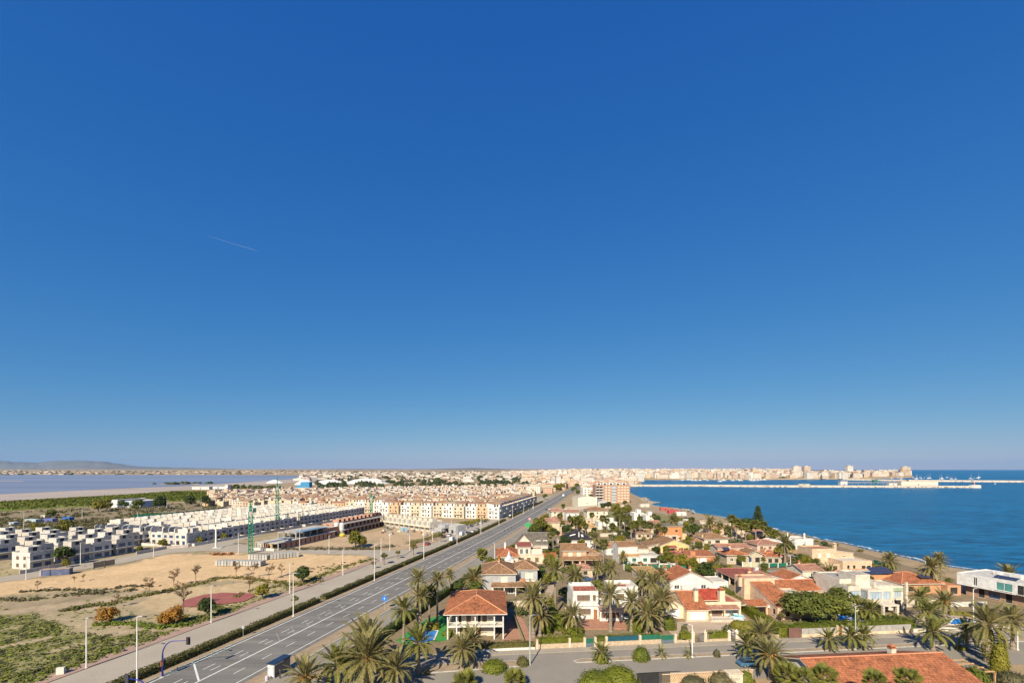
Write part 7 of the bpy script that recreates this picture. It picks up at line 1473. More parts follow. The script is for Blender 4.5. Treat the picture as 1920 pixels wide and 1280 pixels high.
root = tag(empty('skip', G(642, 1006)), 'yellow round-topped mixer bin by the silos', 'skip'); mb = MB(); mb.lathe([(.9, 0), (1.6, .6), (1.6, 1.4), (.8, 2.0), (0, 2.1)], 12); mb.build('drum', paint((.50, .42, .06)), root); mb = MB(); mb.box(-1.8, -.3, 0, 1.8, .3, .5); mb.build('frame', paint((.3, .25, .05)), root)
car(G(812, 993), R(0), 'white car standing on the open building site', WC, False, False, 'cars left of the road')
# pallets of building blocks
BLK = [paint((.33, .325, .31), .9, .2, 2), paint((.40, .39, .37), .9, .2, 2)]; PM = []
for m_ in BLK:
    mb = MB(); mb.box(-.5, -.5, .14, .5, .5, 1.02); a_ = mb.mesh('block_pack', m_); mb = MB(); mb.box(-.48, -.48, 1.07, .48, .48, 1.95); b__ = mb.mesh('block_pack', m_); PM.append((a_, b__))
mb = MB()
for k in range(3): mb.box(-.55, -.5+k*.42, 0, .55, -.34+k*.42, .1)
mb.box(-.55, -.55, .1, .55, .55, .135); PLT = mb.mesh('pallet', paint((.3, .2, .11)))
random.seed(3); npal = 0
for row, (xa, ya, xb, yb_, deep) in enumerate([(404, 1061, 492, 1062, 3), (466, 1049, 505, 1050, 2), (506, 1049, 562, 1044, 3)]):
    a, c = Vector(PX([(xa, ya)])[0]), Vector(PX([(xb, yb_)])[0]); u = (c-a).normalized(); nn = Vector((-u.y, u.x)); n = int((c-a).length/1.22)
    for k in range(n):
        for j in range(deep):
            if random.random() < .06: continue
            q = a+u*(k*1.22+.6)+nn*(j*1.25+rnd(0, .1)); root = tag(empty('block_pallet', (q.x, q.y, .2), math.atan2(u.y, u.x)+R(rnd(-3, 3))), 'block stack, %s from left, %s file of the %s pallet row' % (ordw(k), ('front', 'second', 'third')[j], ('nearest', 'short middle', 'far right')[row]), 'pallet', 'pallets of grey blocks'); m_ = random.choice(PM); link('pallet', PLT, root); link('block_pack', m_[0], root); link('block_pack', m_[1], root); npal += 1
mb = MB(); random.seed(9)
for k in range(70): clump(mb, (rnd(-4.5, 4.5), rnd(-1.4, 1.4), rnd(.1, .9)), .5, 5, .5)
tag(mb.build('spoil_heap', paint((.25, .10, .04), .95), loc=G(417, 1040)), 'heap of rusty brown spoil beside the pallets', kind='stuff')
sheet('site_ground', PX([(480, 1029), (600, 1010), (660, 1003), (745, 990), (830, 985), (850, 990), (820, 1015), (770, 1030), (620, 1030)]), .15, ground_mat('site_sand', [(.3, (.36, .26, .16)), (.6, (.44, .32, .20)), (.8, (.30, .23, .15))], .1, 1.5), 'sandy ground of the building site')
random.seed(12)
MC = [((.5, .47, .42), 'pale'), ((.36, .2, .14), 'rust-red'), ((.3, .3, .31), 'grey'), ((.22, .30, .36), 'blue-grey'), ((.55, .5, .4), 'cream'), ((.16, .14, .12), 'dark')]; MN = {}
for k, x in enumerate(sorted(rnd(715, 835) for _ in range(46))):   # stacked materials on the site
    y = rnd(988, 1004); cl, cname = random.choice(MC); MN[cname] = MN.get(cname, -1)+1; w_, d_, h_ = rnd(.8, 2.6), rnd(.8, 1.6), rnd(.5, 1.6); mb = MB(); mb.box(-w_/2, -d_/2, 0, w_/2, d_/2, h_*.55); mb.box(-w_*.42, -d_*.42, h_*.55, w_*.40, d_*.40, h_); tag(mb.build('material_stack', paint(cl, .9, .3), loc=G(x, y)+Vector((0, 0, .15)), rz=rnd(0, 3)), 'small %s stack of building materials before the white flats, %s from left' % (cname, ordw(MN[cname])), 'building materials', 'stacks of building materials')

# ---------------------------------------------------------------- beige town beyond the site
TCOL = [(.47, .37, .26), (.50, .43, .33), (.52, .48, .42), (.50, .35, .22), (.42, .31, .23), (.53, .45, .33)]; TROOF = [(.42, .28, .17), (.38, .24, .17), (.42, .25, .15), (.40, .19, .11), (.42, .34, .26)]
def town_spec(c, rf, v):
    def f(h):
        hh = (5.6, 6.2, 5.2)[v % 3]
        h.block(0, 0, 6.8, 8.6, hh, c, [('gx', 1.5, rf, .25), ('sf', 1.4, rf, .25), ('flat', .5)][v % 3], [('F', [1.7, 4.9], 3.4, 1.2, 1.2, 'k'), ('F', [1.7], .2, 1.1, 2.0, 'd'), ('F', [4.7], .7, 1.6, 1.4, 'k'), ('R', [3, 6], 3.2, 1.0, 1.1, 'k')], far=True); (h.block(.4, 5.2, 2.6, 3.0, 2.0, c, ('flat', .2, rf), [], z0=hh-.2, name='roof_room') if v % 3 == 2 else None)
        h.box('porch', .2, -1.6, 0, 6.6, -1.4, 1.2, c); (h.chimney(5.4, 5, hh+.6, 1.1, .6, c) if v % 2 else None)
    return spec_of(f)
TS = [town_spec(TCOL[k % 6], TROOF[k % 5], k) for k in range(12)]
def apt_spec(c, rf, v):
    def f(h):
        h.block(0, 0, 9.0, 11, 8.9, c, ('flat', .5, rf), [('F', [2, 6.6], z_, 1.3, 1.3, 'k') for z_ in (.8, 3.7, 6.5)]+[('F', [4.3], z_, .8, 1.9, 'b') for z_ in (.4, 3.3)]+[('R', [3, 7], z_, 1.2, 1.3, 'k') for z_ in (.8, 3.7, 6.5)], far=True)
        h.block(.5, 4.5, 8, 6, 2.3, c, ('sf', 1.2, rf, .3), [('F', [2, 6], .3, 1.1, 1.6, 'k')], z0=8.5, far=True, name='roof_room'); (h.box('balcony', 1.0, -1.0, 3.0, 7.6, 0, 4.0, c) if v % 2 else h.box('balcony', .4, -.8, 5.9, 4.6, 0, 6.8, c))
    return spec_of(f)
AS = [apt_spec(TCOL[k % 6] if k % 2 else WHT, TROOF[k % 5], k) for k in range(8)]
E0 = G(936, 973)
for k in range(16):
    far_house('terraced_apartments', E0-TN*(9.1*(k+1))+TU*((0, 0, 1.5, -1.5, 0, 2)[k % 6] if k < 11 else 22), R(-14), AS[(k*3) % 8], 'three-storey terraced apartment house in the front row, %s left of the road corner' % ORD[k], 'building', 'front row of terraced apartments')
for k in range(16): far_house('terraced_apartments', E0+TU*(1+k*9.2)+TN*.1, RT, AS[(k*5+2) % 8], 'terraced house with shaded front along the service road, %s from the corner' % ORD[k], 'building', 'shaded row along the service road')
random.seed(77); nt = 0; TOWNG = 'small beige houses of the far estate'; stuffb = []
cand = []
for r in range(2, 34):
    for k in range(70):
        p = E0+TU*(r*19.5+((r//3) % 2)*6+rnd(-1, 1)+(k//9 % 3)*4)-TN*(13+k*7.05+(k//9)*8)
        if p.y < 345: continue
        px = CX+F*p.x/p.y; py = yb(p.y)
        if px < 395 or px > 1000: continue
        if py < 924-(px-400)*.022: continue
        if px < 560 and py > 953-(px-400)*.02: continue
        if px < 715 and py > 962: continue
        if road_st(p.x, p.y)[1] > -38: continue
        if random.random() < .07: continue
        cand.append((p, r, k))
cand.sort(key=lambda q: q[0].y)
print('estate houses', len(cand))
for p, r, k in cand[:290]:
    far_house('estate_house', p+TU*(rnd(-2.2, 2.2) if k % 3 else 0), R(-14) if (r+k//9) % 3 else R(76), random.choice(TS), 'beige estate house, %s row behind the apartments, %s from the road' % (ordw(r-2), ordw(k)), 'house', TOWNG)
def box_town(name, pts, mats, label, top=.6):
    """many far houses as one object; pts: (x, y, z, w, d, h, rot, material index)"""
    mb = MB()
    for (x, y, z, w_, d_, h_, a, mi) in pts:
        c_, s_ = math.cos(a), math.sin(a); q = [(x+c_*u-s_*v, y+s_*u+c_*v) for u, v in ((-w_/2, -d_/2), (w_/2, -d_/2), (w_/2, d_/2), (-w_/2, d_/2))]
        mb.mi = mi
        for i in range(4): e, f = q[i], q[(i+1) % 4]; mb.face([(*e, z-3), (*f, z-3), (*f, z+h_), (*e, z+h_)])
        mb.mi = len(mats)-1 if random.random() < .5 else mi; mb.face([(*e, z+h_) for e in q])
        mb.mi = mi
        if random.random() < top:
            k = rnd(.25, .5); q2 = [(x+c_*u-s_*v, y+s_*u+c_*v) for u, v in ((-w_/2*k, -d_/2*k), (w_/2*k, -d_/2*k), (w_/2*k, d_/2*k), (-w_/2*k, d_/2*k))]; mb.prism(q2, z+h_, z+h_+rnd(1.5, 3))
    return tag(mb.build(name, mats), label, kind='stuff')
def facade(col, i):
    """far facades: storeys and window columns too small to tell apart"""
    m, N, L, b = nodemat('far_facade_%d' % i); gp = N.new('ShaderNodeNewGeometry'); sx = N.new('ShaderNodeSeparateXYZ'); L.new(gp.outputs['Position'], sx.inputs[0]); ad = N.new('ShaderNodeMath'); ad.operation = 'ADD'; L.new(sx.outputs[0], ad.inputs[0]); L.new(sx.outputs[1], ad.inputs[1]); cb = N.new('ShaderNodeCombineXYZ'); L.new(ad.outputs[0], cb.inputs[0]); L.new(sx.outputs[2], cb.inputs[1])
    br = N.new('ShaderNodeTexBrick'); br.offset = 0; L.new(cb.outputs[0], br.inputs['Vector']); br.inputs['Scale'].default_value = 1; br.inputs['Brick Width'].default_value = 3.4; br.inputs['Row Height'].default_value = 3.0; br.inputs['Mortar Size'].default_value = .95; br.inputs['Mortar Smooth'].default_value = .0; br.inputs['Color1'].default_value = (.10, .09, .085, 1); br.inputs['Color2'].default_value = (.22, .19, .17, 1); br.inputs['Mortar'].default_value = (*col, 1)
    sz = N.new('ShaderNodeSeparateXYZ'); L.new(gp.outputs['Normal'], sz.inputs[0]); gt = N.new('ShaderNodeMath'); gt.operation = 'GREATER_THAN'; gt.inputs[1].default_value = .5; L.new(sz.outputs[2], gt.inputs[0]); c = mixrgb(N, L, br.outputs['Color'], col, gt.outputs[0]); c = mixrgb(N, L, c, ramp(N, L, pos_noise(N, L, .02, 3), [(.3, (.8,)*3), (.7, (1.15,)*3)]), .9, 'MULTIPLY'); L.new(c, b.inputs['Base Color']); b.inputs['Roughness'].default_value = .85; return m
FAC = [facade(c, i) for i, c in enumerate([(.48, .41, .33), (.52, .48, .42), (.44, .34, .26), (.50, .40, .28), (.55, .53, .49), (.40, .30, .25), (.46, .28, .20)])]; ROOFF = paint((.42, .22, .13), .9, .4, .05); FM = FAC+[ROOFF]
rest = [(p.x, p.y, 0, 6.8, 9, rnd(4.5, 6.5), R(-14), random.choice((0, 0, 1, 2, 3, 3, 4))) for p, r_, k_ in cand[290:]]
random.seed(313); et = []
for p, r_, k_ in random.sample(cand, min(len(cand), 330)):
    q = p+TU*rnd(10.5, 13)+TN*rnd(-3, 3); et.append((q.x, q.y, 0, rnd(1.6, 3.4), rnd(3.0, 6.0)))
if rest: box_town('far_estate', rest, FM, 'far part of the beige estate, houses too small to count', .2)

# ---------------------------------------------------------------- far town along the bay and the horizon
random.seed(101); blocks = []
def try_add(px, d, w_, dd, h_, mi):
    p = at(px, d); X, Y = p.x, d
    if X > coast(Y)-25: return
    blocks.append((X, Y, land_z(X, Y), w_, dd, h_, R(rnd(-20, 20)), mi))
for k in range(240): px = rnd(1000, 1190); d = rnd(640, 1250); s_, t_ = road_st(*at(px, d).to_2d()); (try_add(px, d, rnd(10, 22), rnd(9, 14), rnd(5, 11), random.choice((0, 1, 2, 3, 3, 6))) if d > 700 and (abs(t_) > 22 or d > 1000) else None)
for k in range(520): d = 1150+1500*random.random()**1.2; px = rnd(985, 1230 if d < 1750 else 1715); try_add(px, d, rnd(14, 34), rnd(11, 18), rnd(8, 17), random.choice((0, 0, 1, 1, 2, 3, 4, 5)))
for k in range(420): d = rnd(1760, 2500); try_add(rnd(1190, 1715), d, rnd(14, 32), rnd(11, 18), rnd(12, 23), random.choice((0, 0, 1, 1, 2, 3, 4, 5)))
for k in range(560): d = rnd(2400, 4300); try_add(rnd(960, 1500), d, rnd(16, 40), rnd(12, 20), rnd(6, 15), random.choice((0, 1, 1, 2, 4, 5)))
for k in range(420): d = rnd(1300, 5200); try_add(rnd(560, 1010), d, rnd(14, 36), rnd(10, 18), rnd(4, 8), random.choice((0, 1, 1, 4, 5)))
for k in range(190): d = rnd(3050, 6500); try_add(rnd(-20, 600), d, rnd(14, 46), rnd(10, 20), rnd(3, 6), random.choice((0, 1, 2, 5, 5)))
for (px, d, w_, h_, mi, lb) in [(1592, 2150, 28, 45, 1, 'tall pale tower block above the harbour'), (1697, 2350, 46, 38, 3, 'big tan apartment block at the tip of the town'), (1414, 1900, 24, 36, 3, 'ochre tower block on the waterfront'), (1493, 2300, 40, 42, 1, 'pale twin-topped tower block on the skyline'), (1512, 2300, 34, 41, 2, 'pinkish tower block beside the twin-topped one'), (1046, 900, 9, 23, 4, 'slim white tower house above the trees'), (1168, 1250, 16, 30, 1, 'grey tower building at the harbour root'), (1198, 1500, 30, 24, 4, 'white waterfront block left of the bay')]:
    p = at(px, d); z = land_z(p.x, d); root = tag(empty('tower_block', (p.x, d, z), R(5)), lb, 'building', 'tower blocks of the far town'); mb = MB(); mb.box(-w_/2, -8, -3, w_/2, 8, h_); mb.build('wall', FAC[mi], root); mb = MB(); mb.box(-w_/2-.6, -8.6, h_, w_/2+.6, 8.6, h_+.8); mb.build('roof', paint((.5, .44, .36)), root); mb = MB(); mb.box(-w_/5, -4, h_+.8, w_/6, 4, h_+4); mb.build('roof_room', paint((.58, .52, .44)), root)
blocks.sort(key=lambda q: q[1]/max(q[5], 1)/max(q[3], 1)**.5*1.0)
for q in blocks[:280]:
    x, y_, z, w_, dd, h_, a, mi = q; root = tag(empty('town_building', (x, y_, z), a), 'pale block of flats in the far town behind the bay', 'building', 'blocks of the far town'); mb = MB(); mb.box(-w_/2, -dd/2, -3, w_/2, dd/2, h_); mb.build('wall', FAC[mi], root); mb = MB(); mb.box(-w_/2-.4, -dd/2-.4, h_, w_/2+.4, dd/2+.4, h_+.6); k = rnd(-.2, .2)*w_; mb.box(k-w_*.18, -dd*.2, h_+.6, k+w_*.18, dd*.2, h_+rnd(2, 3.4)); mb.build('roof', random.choice((ROOFF, paint((.52, .46, .38), .9), paint((.6, .56, .5), .9))), root)
box_town('far_town', blocks[280:], FM, 'dense pale town stretching along the horizon')
# far trees
def wood(name, pts, mat, label, n=10, leaf=.55):
    mb = MB()
    for (x, y_, z, r_, h_) in pts:
        for _ in range(n):
            v = Vector((random.gauss(0, 1), random.gauss(0, 1), abs(random.gauss(0, .9)))).normalized(); leaf_quad(mb, (x+v.x*r_, y_+v.y*r_, z+v.z*h_), v+Vector((rnd(-.4, .4), rnd(-.4, .4), rnd(0, .5))), r_*leaf*rnd(.8, 1.5), 1.3)
        mb.lathe([(r_*.8, z-.5), (r_*.75, z+h_*.4), (r_*.4, z+h_*.8), (0, z+h_*.92)], 7, (x, y_))
    return tag(mb.build(name, mat), label, kind='stuff')
wood('estate_trees', et, L_DARK, 'small dark trees between the rows of the beige estate', 14)
random.seed(55); belt = []
for k in range(420): px = rnd(590, 1040); yy = rnd(901.5, 919)-(px-590)*.012; d = H*F/(yy-HY); p = at(px, d); n_ = noise.noise(Vector((px*.02, yy*.2, 0))); (belt.append((p.x, d, land_z(p.x, d), rnd(4, 8), rnd(6, 11)*(1+.4*n_))) if n_ > -.15 and road_st(p.x, p.y)[1] < -24 else None)
wood('tree_belt', belt, L_PINE, 'dark green tree belt behind the beige estate'); far_t = []
for k in range(700):
    d = rnd(1200, 6500); px = rnd(-20, 1500); p = at(px, d)
    if p.x > coast(d)-40 or (px < 600 and 640 < d < 2950): continue
    far_t.append((p.x, d, land_z(p.x, d), rnd(6, 18), rnd(4, 8)))
wood('far_trees', far_t, L_PINE, 'scattered dark trees of the far plain', 7); 
for px, d, s_, lb in [(1042, 760, 2.4, 'green plane tree on the left of the avenue, first'), (1048, 800, 2.4, 'green plane tree on the left of the avenue, second'), (1054, 850, 2.4, 'green plane tree on the left of the avenue, third'), (1060, 900, 2.4, 'green plane tree on the left of the avenue, fourth'), (1076, 720, 2.3, 'leafy tree on the right of the avenue, near one'), (1084, 640, 2.0, 'leafy tree beside the cream hall'), (1094, 690, 2.2, 'leafy tree in front of the white apartment building'), (1022, 560, 1.6, 'tree at the end of the shaded row'), (1082, 880, 2.4, 'leafy tree on the right of the avenue, far one'), (1108, 560, 1.5, 'dark tree behind the cream hall roof')]: tree('yellow' if 'green' in lb else 'round', (0, 0), lb, s_, pos=at(px, d))
root = tag(empty('lorry', Vector((*road(SMAX-395, 4), .055)), RA), 'white lorry parked at the roadside near the bend', 'lorry'); mb = MB(); mb.box(-3, -1.2, 1.0, 2.6, 1.2, 3.6); mb.build('body', paint(WC), root); mb = MB(); mb.box(2.7, -1.1, .7, 4.6, 1.1, 2.8); mb.build('cab', paint(WC), root); mb = MB(); mb.lathe([(0, -.15), (.48, -.15), (.48, .15), (0, .15)], 12); wm = mb.mesh('wheel', paint((.02,)*3))
for x in (-2, -.8, 3.6):
    for y_ in (-1.05, 1.05): link('wheel', wm, root, (x, y_, .48), (R(90), 0, 0))

# ---------------------------------------------------------------- breakwaters, harbour and boats
def mole(name, pts, w_, top, label, mat, rocks=0):
    P_ = [Vector((p.x, p.y)) for p in pts]; mb = MB(); random.seed(len(pts)*7)
    for a, b_ in zip(P_, P_[1:]):
        u = (b_-a).normalized(); n_ = Vector((-u.y, u.x)); q = [a-n_*w_*.5, b_-n_*w_*.5, b_+n_*w_*.5, a+n_*w_*.5]; q2 = [a-n_*w_*.32, b_-n_*w_*.32, b_+n_*w_*.32, a+n_*w_*.32]
        for i in range(4): e, f, g_, h_ = q[i], q[(i+1) % 4], q2[(i+1) % 4], q2[i]; mb.face([(e.x, e.y, SEA_Z-1), (f.x, f.y, SEA_Z-1), (g_.x, g_.y, top), (h_.x, h_.y, top)])
        mb.face([(e.x, e.y, top) for e in q2])
        for k in range(int((b_-a).length*rocks)):
            t = rnd(0, 1); p = a.lerp(b_, t)-n_*w_*rnd(.3, .52); s_ = rnd(.8, 2.0); z = SEA_Z+rnd(0, top-SEA_Z)*.7; mb.lathe([(s_, z-.6), (s_*.9, z+.3), (0, z+s_*.7)], 5, (p.x, p.y))
    return tag(mb.build(name, mat), label, 'breakwater')
ROCKM = paint((.46, .40, .33), .9, .35, .3); at2 = lambda px, y, z=SEA_Z: G(px, y, z)
BW = mole('breakwater', [G(1180, 911.5, SEA_Z), G(1300, 911.3, SEA_Z), G(1440, 912.6, SEA_Z), G(1620, 913.2, SEA_Z), G(1816, 914, SEA_Z)], 16, 1.2, 'long pale stone breakwater across the bay', ROCKM, .5)
mole('breakwater', [G(1585, 899.6, SEA_Z), G(1700, 902, SEA_Z), G(1800, 902.8, SEA_Z), G(1960, 904, SEA_Z)], 40, 2.2, 'sandy outer mole behind the marina masts', ROCKM, .2)
p = G(1827, 914, SEA_Z); mb = MB(); mb.lathe([(11, -1), (10, 6.0), (0, 6.0)], 16); ph = mb.build('pier_head', paint((.58, .53, .45)), BW, (p.x, p.y, SEA_Z)); mb = MB(); mb.lathe([(1.0, 6), (.7, 11), (1.2, 11.2), (.6, 12.6), (0, 13)], 10); mb.build('beacon', paint((.6, .2, .15)), ph)
def px_box(name, x0, x1, ybase, hpx, depth, col, label, cat, roof=None, z=1.2):
    d = (H-z)*F/(ybase-HY); a = at(x0, d); b_ = at(x1, d); h_ = hpx*d/F; root = tag(empty(name, (a.x, d, z)), label, cat); mb = MB(); mb.box(0, 0, -.2, b_.x-a.x, depth, h_); mb.build('wall', paint(col, .85, .15, .2), root); mb = MB(); mb.box(-.5, -.5, h_, b_.x-a.x+.5, depth+.5, h_+.5); mb.build('roof', paint(roof or tuple(c*.9 for c in col)), root); mb = MB(); mb.box((b_.x-a.x)*.45, -.1, 0, (b_.x-a.x)*.45+3, -.01, min(3.4, h_*.8)); mb.build('door', paint((.3, .25, .2)), root); return root
px_box('salt_store', 1690, 1759, 909.5, 7.5, 12, (.60, .53, .43), 'long windowless salt store on the breakwater', 'building'); px_box('pier_shed', 1667, 1682, 909.5, 4, 8, (.55, .52, .48), 'small grey shed left of the salt store', 'shed'); px_box('pier_shed', 1576, 1589, 908.6, 6.5, 8, (.55, .53, .5), 'pale hut at the end of the conveyor', 'shed'); px_box('pier_shed', 1498, 1518, 909.5, 2.5, 6, (.5, .46, .4), 'low shed on the breakwater by the dark loader', 'shed')
p = G(1640, 909.8, 1.2); root = tag(empty('salt_loader', p), 'dark green salt loading crane on the breakwater', 'crane'); GRD = paint((.04, .16, .12), .6); mb = MB()
for x in (-5, 5):
    for y_ in (-3, 3): mb.tube([(x, y_, 0), (x*.5, y_*.6, 8)], .45, 5)
mb.build('legs', GRD, root); mb = MB(); mb.box(-4, -3, 8, 5, 3, 12.5); mb.build('house', GRD, root); mb = MB(); mb.tube([(4, 0, 9), (12, 0, 11)], .6, 5); mb.tube([(-4, 0, 12), (8, 0, 14)], .4, 5); mb.build('boom', GRD, root)
mb = MB(); a, b_ = G(1586, 908.5, 1.2), G(1692, 908.5, 1.2); mb.box(0, 0, 4.2, b_.x-a.x, 2.5, 6.2); root = tag(empty('conveyor', a), 'long conveyor gallery leading to the salt store', 'conveyor'); mb.build('gallery', paint((.25, .27, .27)), root)
for k in range(9): mb = MB(); mb.box((b_.x-a.x)*k/9, 0.6, 0, (b_.x-a.x)*k/9+.7, 1.6, 4.2); mb.build('trestle', paint((.3, .3, .3)), root)
def boat(pos, az, s_, label, mast=True, group='boats in the marina'):
    root = tag(empty('sailing_boat' if mast else 'motor_boat', pos, az), label, 'boat', group); root.scale = (s_,)*3; link('hull', HULL, root); link('cabin', CABIN, root)
    if mast: link('mast', MAST, root)
mb = MB(); st = [(-5, .1, 1.0), (-3, 1.2, .9), (0, 1.6, .85), (3.6, 1.4, .9), (5, 1.1, .95)]; S_ = [[(x, -w_, z), (x, -w_*.5, -.35), (x, w_*.5, -.35), (x, w_, z)] for x, w_, z in st]
for a, b_ in zip(S_, S_[1:]):
    for k in range(3): mb.face([a[k], a[k+1], b_[k+1], b_[k]])
    mb.face([a[3], a[0], b_[0], b_[3]])
mb.face(S_[-1]); HULL = mb.mesh('hull', paint((.66, .66, .66), .4)); mb = MB(); mb.box(-1.8, -.9, .8, 2.4, .9, 2.0); mb.box(-.8, -.7, 2.0, 2.0, .7, 2.7); CABIN = mb.mesh('cabin', paint((.6, .6, .6), .4)); mb = MB(); mb.tube([(-.6, 0, .8), (-.6, 0, 13)], .14, 5); mb.tube([(-.6, 0, 2.9), (4.4, 0, 2.9)], .12, 5); MAST = mb.mesh('mast', paint((.6, .6, .6), .4))
random.seed(66)
for k in range(120):
    px, yy = (rnd(1270, 1435), rnd(898.6, 901.2)) if k < 50 else ((rnd(1432, 1585), rnd(896.4, 898.2)) if k < 80 else (rnd(1590, 1850), rnd(895.2, 898.4)))
    p = G(px, yy, SEA_Z+.1)
    if p.x < coast(p.y)+12: continue
    boat(p, rnd(0, 6.28), rnd(1.0, 1.7), 'small white boat moored among others in the crowded far marina', random.random() < .75)
boat(G(1866, 907.3, SEA_Z+.1), R(20), .9, 'lone small white motor boat off the pier head', False, None); boat(G(1350, 902.6, SEA_Z+.1), R(0), 1.6, 'white motor boat in the harbour in front of the marina', False, None); boat(G(1820, 902.9, SEA_Z+.1), R(0), 1.2, 'white motor boat beside the outer mole', False, None)

# ---------------------------------------------------------------- fields, scrubland and salt works on the far left
random.seed(88); mb = MB(); FP = PX([(-60, 958), (60, 953.5), (170, 947.5), (300, 940), (420, 935.5), (515, 929), (515, 922), (330, 921.5), (240, 928), (120, 934.5), (-60, 945)]); xs = [p[0] for p in FP]; ys_ = [p[1] for p in FP]
for k in range(5200):
    x, y_ = rnd(min(xs), max(xs)), rnd(min(ys_), max(ys_)); x = round((x+.25*y_)/5.5)*5.5-.25*y_+rnd(-.4, .4)
    if inpoly(x, y_, FP): r_ = rnd(1.1, 2.0); clump(mb, (x, y_, .9), r_, 4, 1.5, .7)
tag(mb.build('vineyard', leafmat((.105, .125, .012), (.19, .195, .02))), 'rows of bright green vines in the field', kind='stuff')
random.seed(89); mb = MB(); mb2 = MB(); SP = [(-60, 1018), (-60, 966), (60, 958), (170, 952), (300, 945), (425, 939), (425, 950), (400, 956), (330, 968), (240, 980), (160, 996), (60, 1010)]
for k in range(4200):
    px, py = rnd(-60, 425), rnd(939, 1018)
    if not inpoly(px, py, SP): continue
    p = G(px, py); n_ = fbm(p.x, p.y, .02, 4)
    if n_ < -.12: continue
    r_ = rnd(.7, 1.8)*(1+n_); clump(random.choice((mb, mb, mb2)), (p.x, p.y, r_*.45), r_, 9, .9, .7)
tag(mb.build('scrubland', leafmat((.085, .085, .035), (.14, .125, .055), (.17, .12, .07))), 'brownish green scrubland beyond the townhouses', kind='stuff'); tag(mb2.build('scrub_bushes', L_OLIVE), 'greener bushes scattered through the scrubland', kind='stuff')
sheet('scrub_ground', PX([(-80, 1022), (-80, 966), (60, 957.5), (170, 951.5), (300, 944.5), (425, 938.5), (425, 952), (330, 970), (240, 984), (160, 1000), (60, 1014)]), .1, ground_mat('scrub_soil', [(.3, (.17, .135, .085)), (.5, (.24, .19, .12)), (.7, (.14, .13, .06))], .03, .6), 'brown soil of the scrubland')
for px, s_, k, lb in [((185, 960), 2.2, 'yellow', 'green pine clump left of the white warehouse, first'), ((200, 957), 2.2, 'yellow', 'green pine clump left of the white warehouse, second'), ((232, 957), 1.9, 'dark', 'dark tree before the white warehouse'), ((258, 960), 2.6, 'round', 'round pine before the blue side of the warehouse'), ((300, 954), 2.4, 'dark', 'dark tree right of the warehouse'), ((355, 950), 2.4, 'dark', 'dark tree before the green nets, left'), ((385, 950), 2.2, 'dark', 'dark tree before the green nets, right'), ((95, 972), 1.6, 'round', 'round tree by the blue sheds'), ((70, 1004), 1.5, 'yellow', 'green tree behind the front townhouses, left'), ((125, 1000), 1.7, 'yellow', 'green tree behind the front townhouses, right'), ((104, 1003), 1.3, 'round', 'round bush tree behind the front townhouses')]: tree(k, px, lb, s_)
h = House('warehouse', (208, 951), 'white warehouse with blue-grey side in front of the vineyard', 'warehouse', -14); h.block(0, 0, 8.2, 28, 7.6, WHT, ('flat', .3), [('F', [4], .2, 3, 3.2, 'gar')], far=True); h.block(-14.5, 4, 13, 14, 4.2, (.55, .52, .47), ('flat', .3), [('F', [3, 9], .8, 2.2, 1.6, 'k')], far=True); h.block(-4.6, 12, 4.6, 14, 7.2, WHT, ('flat', .2), [('F', [2.3], 4.6, 3.0, 1.2, 's')], far=True); h.box('cladding', 8.2, .5, .1, 8.35, 27.5, 7.2, (.36, .42, .52))
h.block(8.6, 4, 24, 22, 6.6, (.36, .42, .52), ('flat', .3), [('F', [6, 14, 20], .6, 2.6, 2.4, 'gar')], far=True)
for k, (x, y, w_, cl, lb) in enumerate([(62, 979, 12, (.35, .42, .45), 'pale blue-grey sheeted shed in the scrubland'), (95, 978, 10, (.10, .13, .32), 'dark blue tarpaulin shed in the scrubland'), (128, 975, 8, (.03, .12, .36), 'bright blue tarpaulin in the scrubland'), (27, 985, 5, (.35, .40, .46), 'pale blue vehicle-like shed at the left edge'), (85, 971, 5, (.5, .47, .42), 'small white shed beside the round tree')]): simple_box('shed', (x, y), R(-10), (w_*.8, 3.4, 2.3), cl, lb, 'shed')
# salt works: hills of salt, blue hall, white buildings by the lake
SALTM = paint((.66, .63, .58), .9, .12, .05)
for px, yy, r_, hg, lb in [(572, 908, 26, 13, 'white salt heap behind the blue hall'), (515, 905, 24, 9, 'white salt heap at the lake edge, left'), (620, 907, 52, 12, 'long pale salt heap right of the blue hall'), (685, 906, 60, 14, 'long pale salt ridge above the tree belt, left'), (700, 905, 46, 13, 'long pale salt ridge above the tree belt, right')]:
    d = H*F/(yy-HY); p = at(px, d); mb = MB(); random.seed(int(px)); n_ = 20; prof = [(1.0, 0), (.72, .35), (.4, .75), (.12, .97), (0, 1)]; rings = []
    for q, z in prof: rings.append([(p.x+r_*q*math.cos(6.283*k/n_)*(1+.1*math.sin(k*2.1)), d+r_*.7*q*math.sin(6.283*k/n_), hg*z-.3) for k in range(n_)])
    for a, b_ in zip(rings, rings[1:]):
        for k in range(n_): mb.face([a[k], a[(k+1) % n_], b_[(k+1) % n_], b_[k]])
    tag(mb.build('salt_heap', SALTM, smooth=True, weld=True), lb, 'salt heap', 'salt heaps')
d = H*F/(914-HY); p = at(563, d); root = tag(empty('salt_hall', (p.x, d, 0)), 'bright blue salt works hall in front of the salt heap', 'building'); mb = MB(); mb.box(0, 0, 0, 18, 14, 11); mb.box(-10, 3, 0, 0, 12, 5); mb.build('wall', paint((.04, .22, .42), .6), root); mb = MB(); mb.box(-.4, -.4, 11, 18.4, 14.4, 11.6); mb.build('roof', paint((.10, .30, .48)), root)
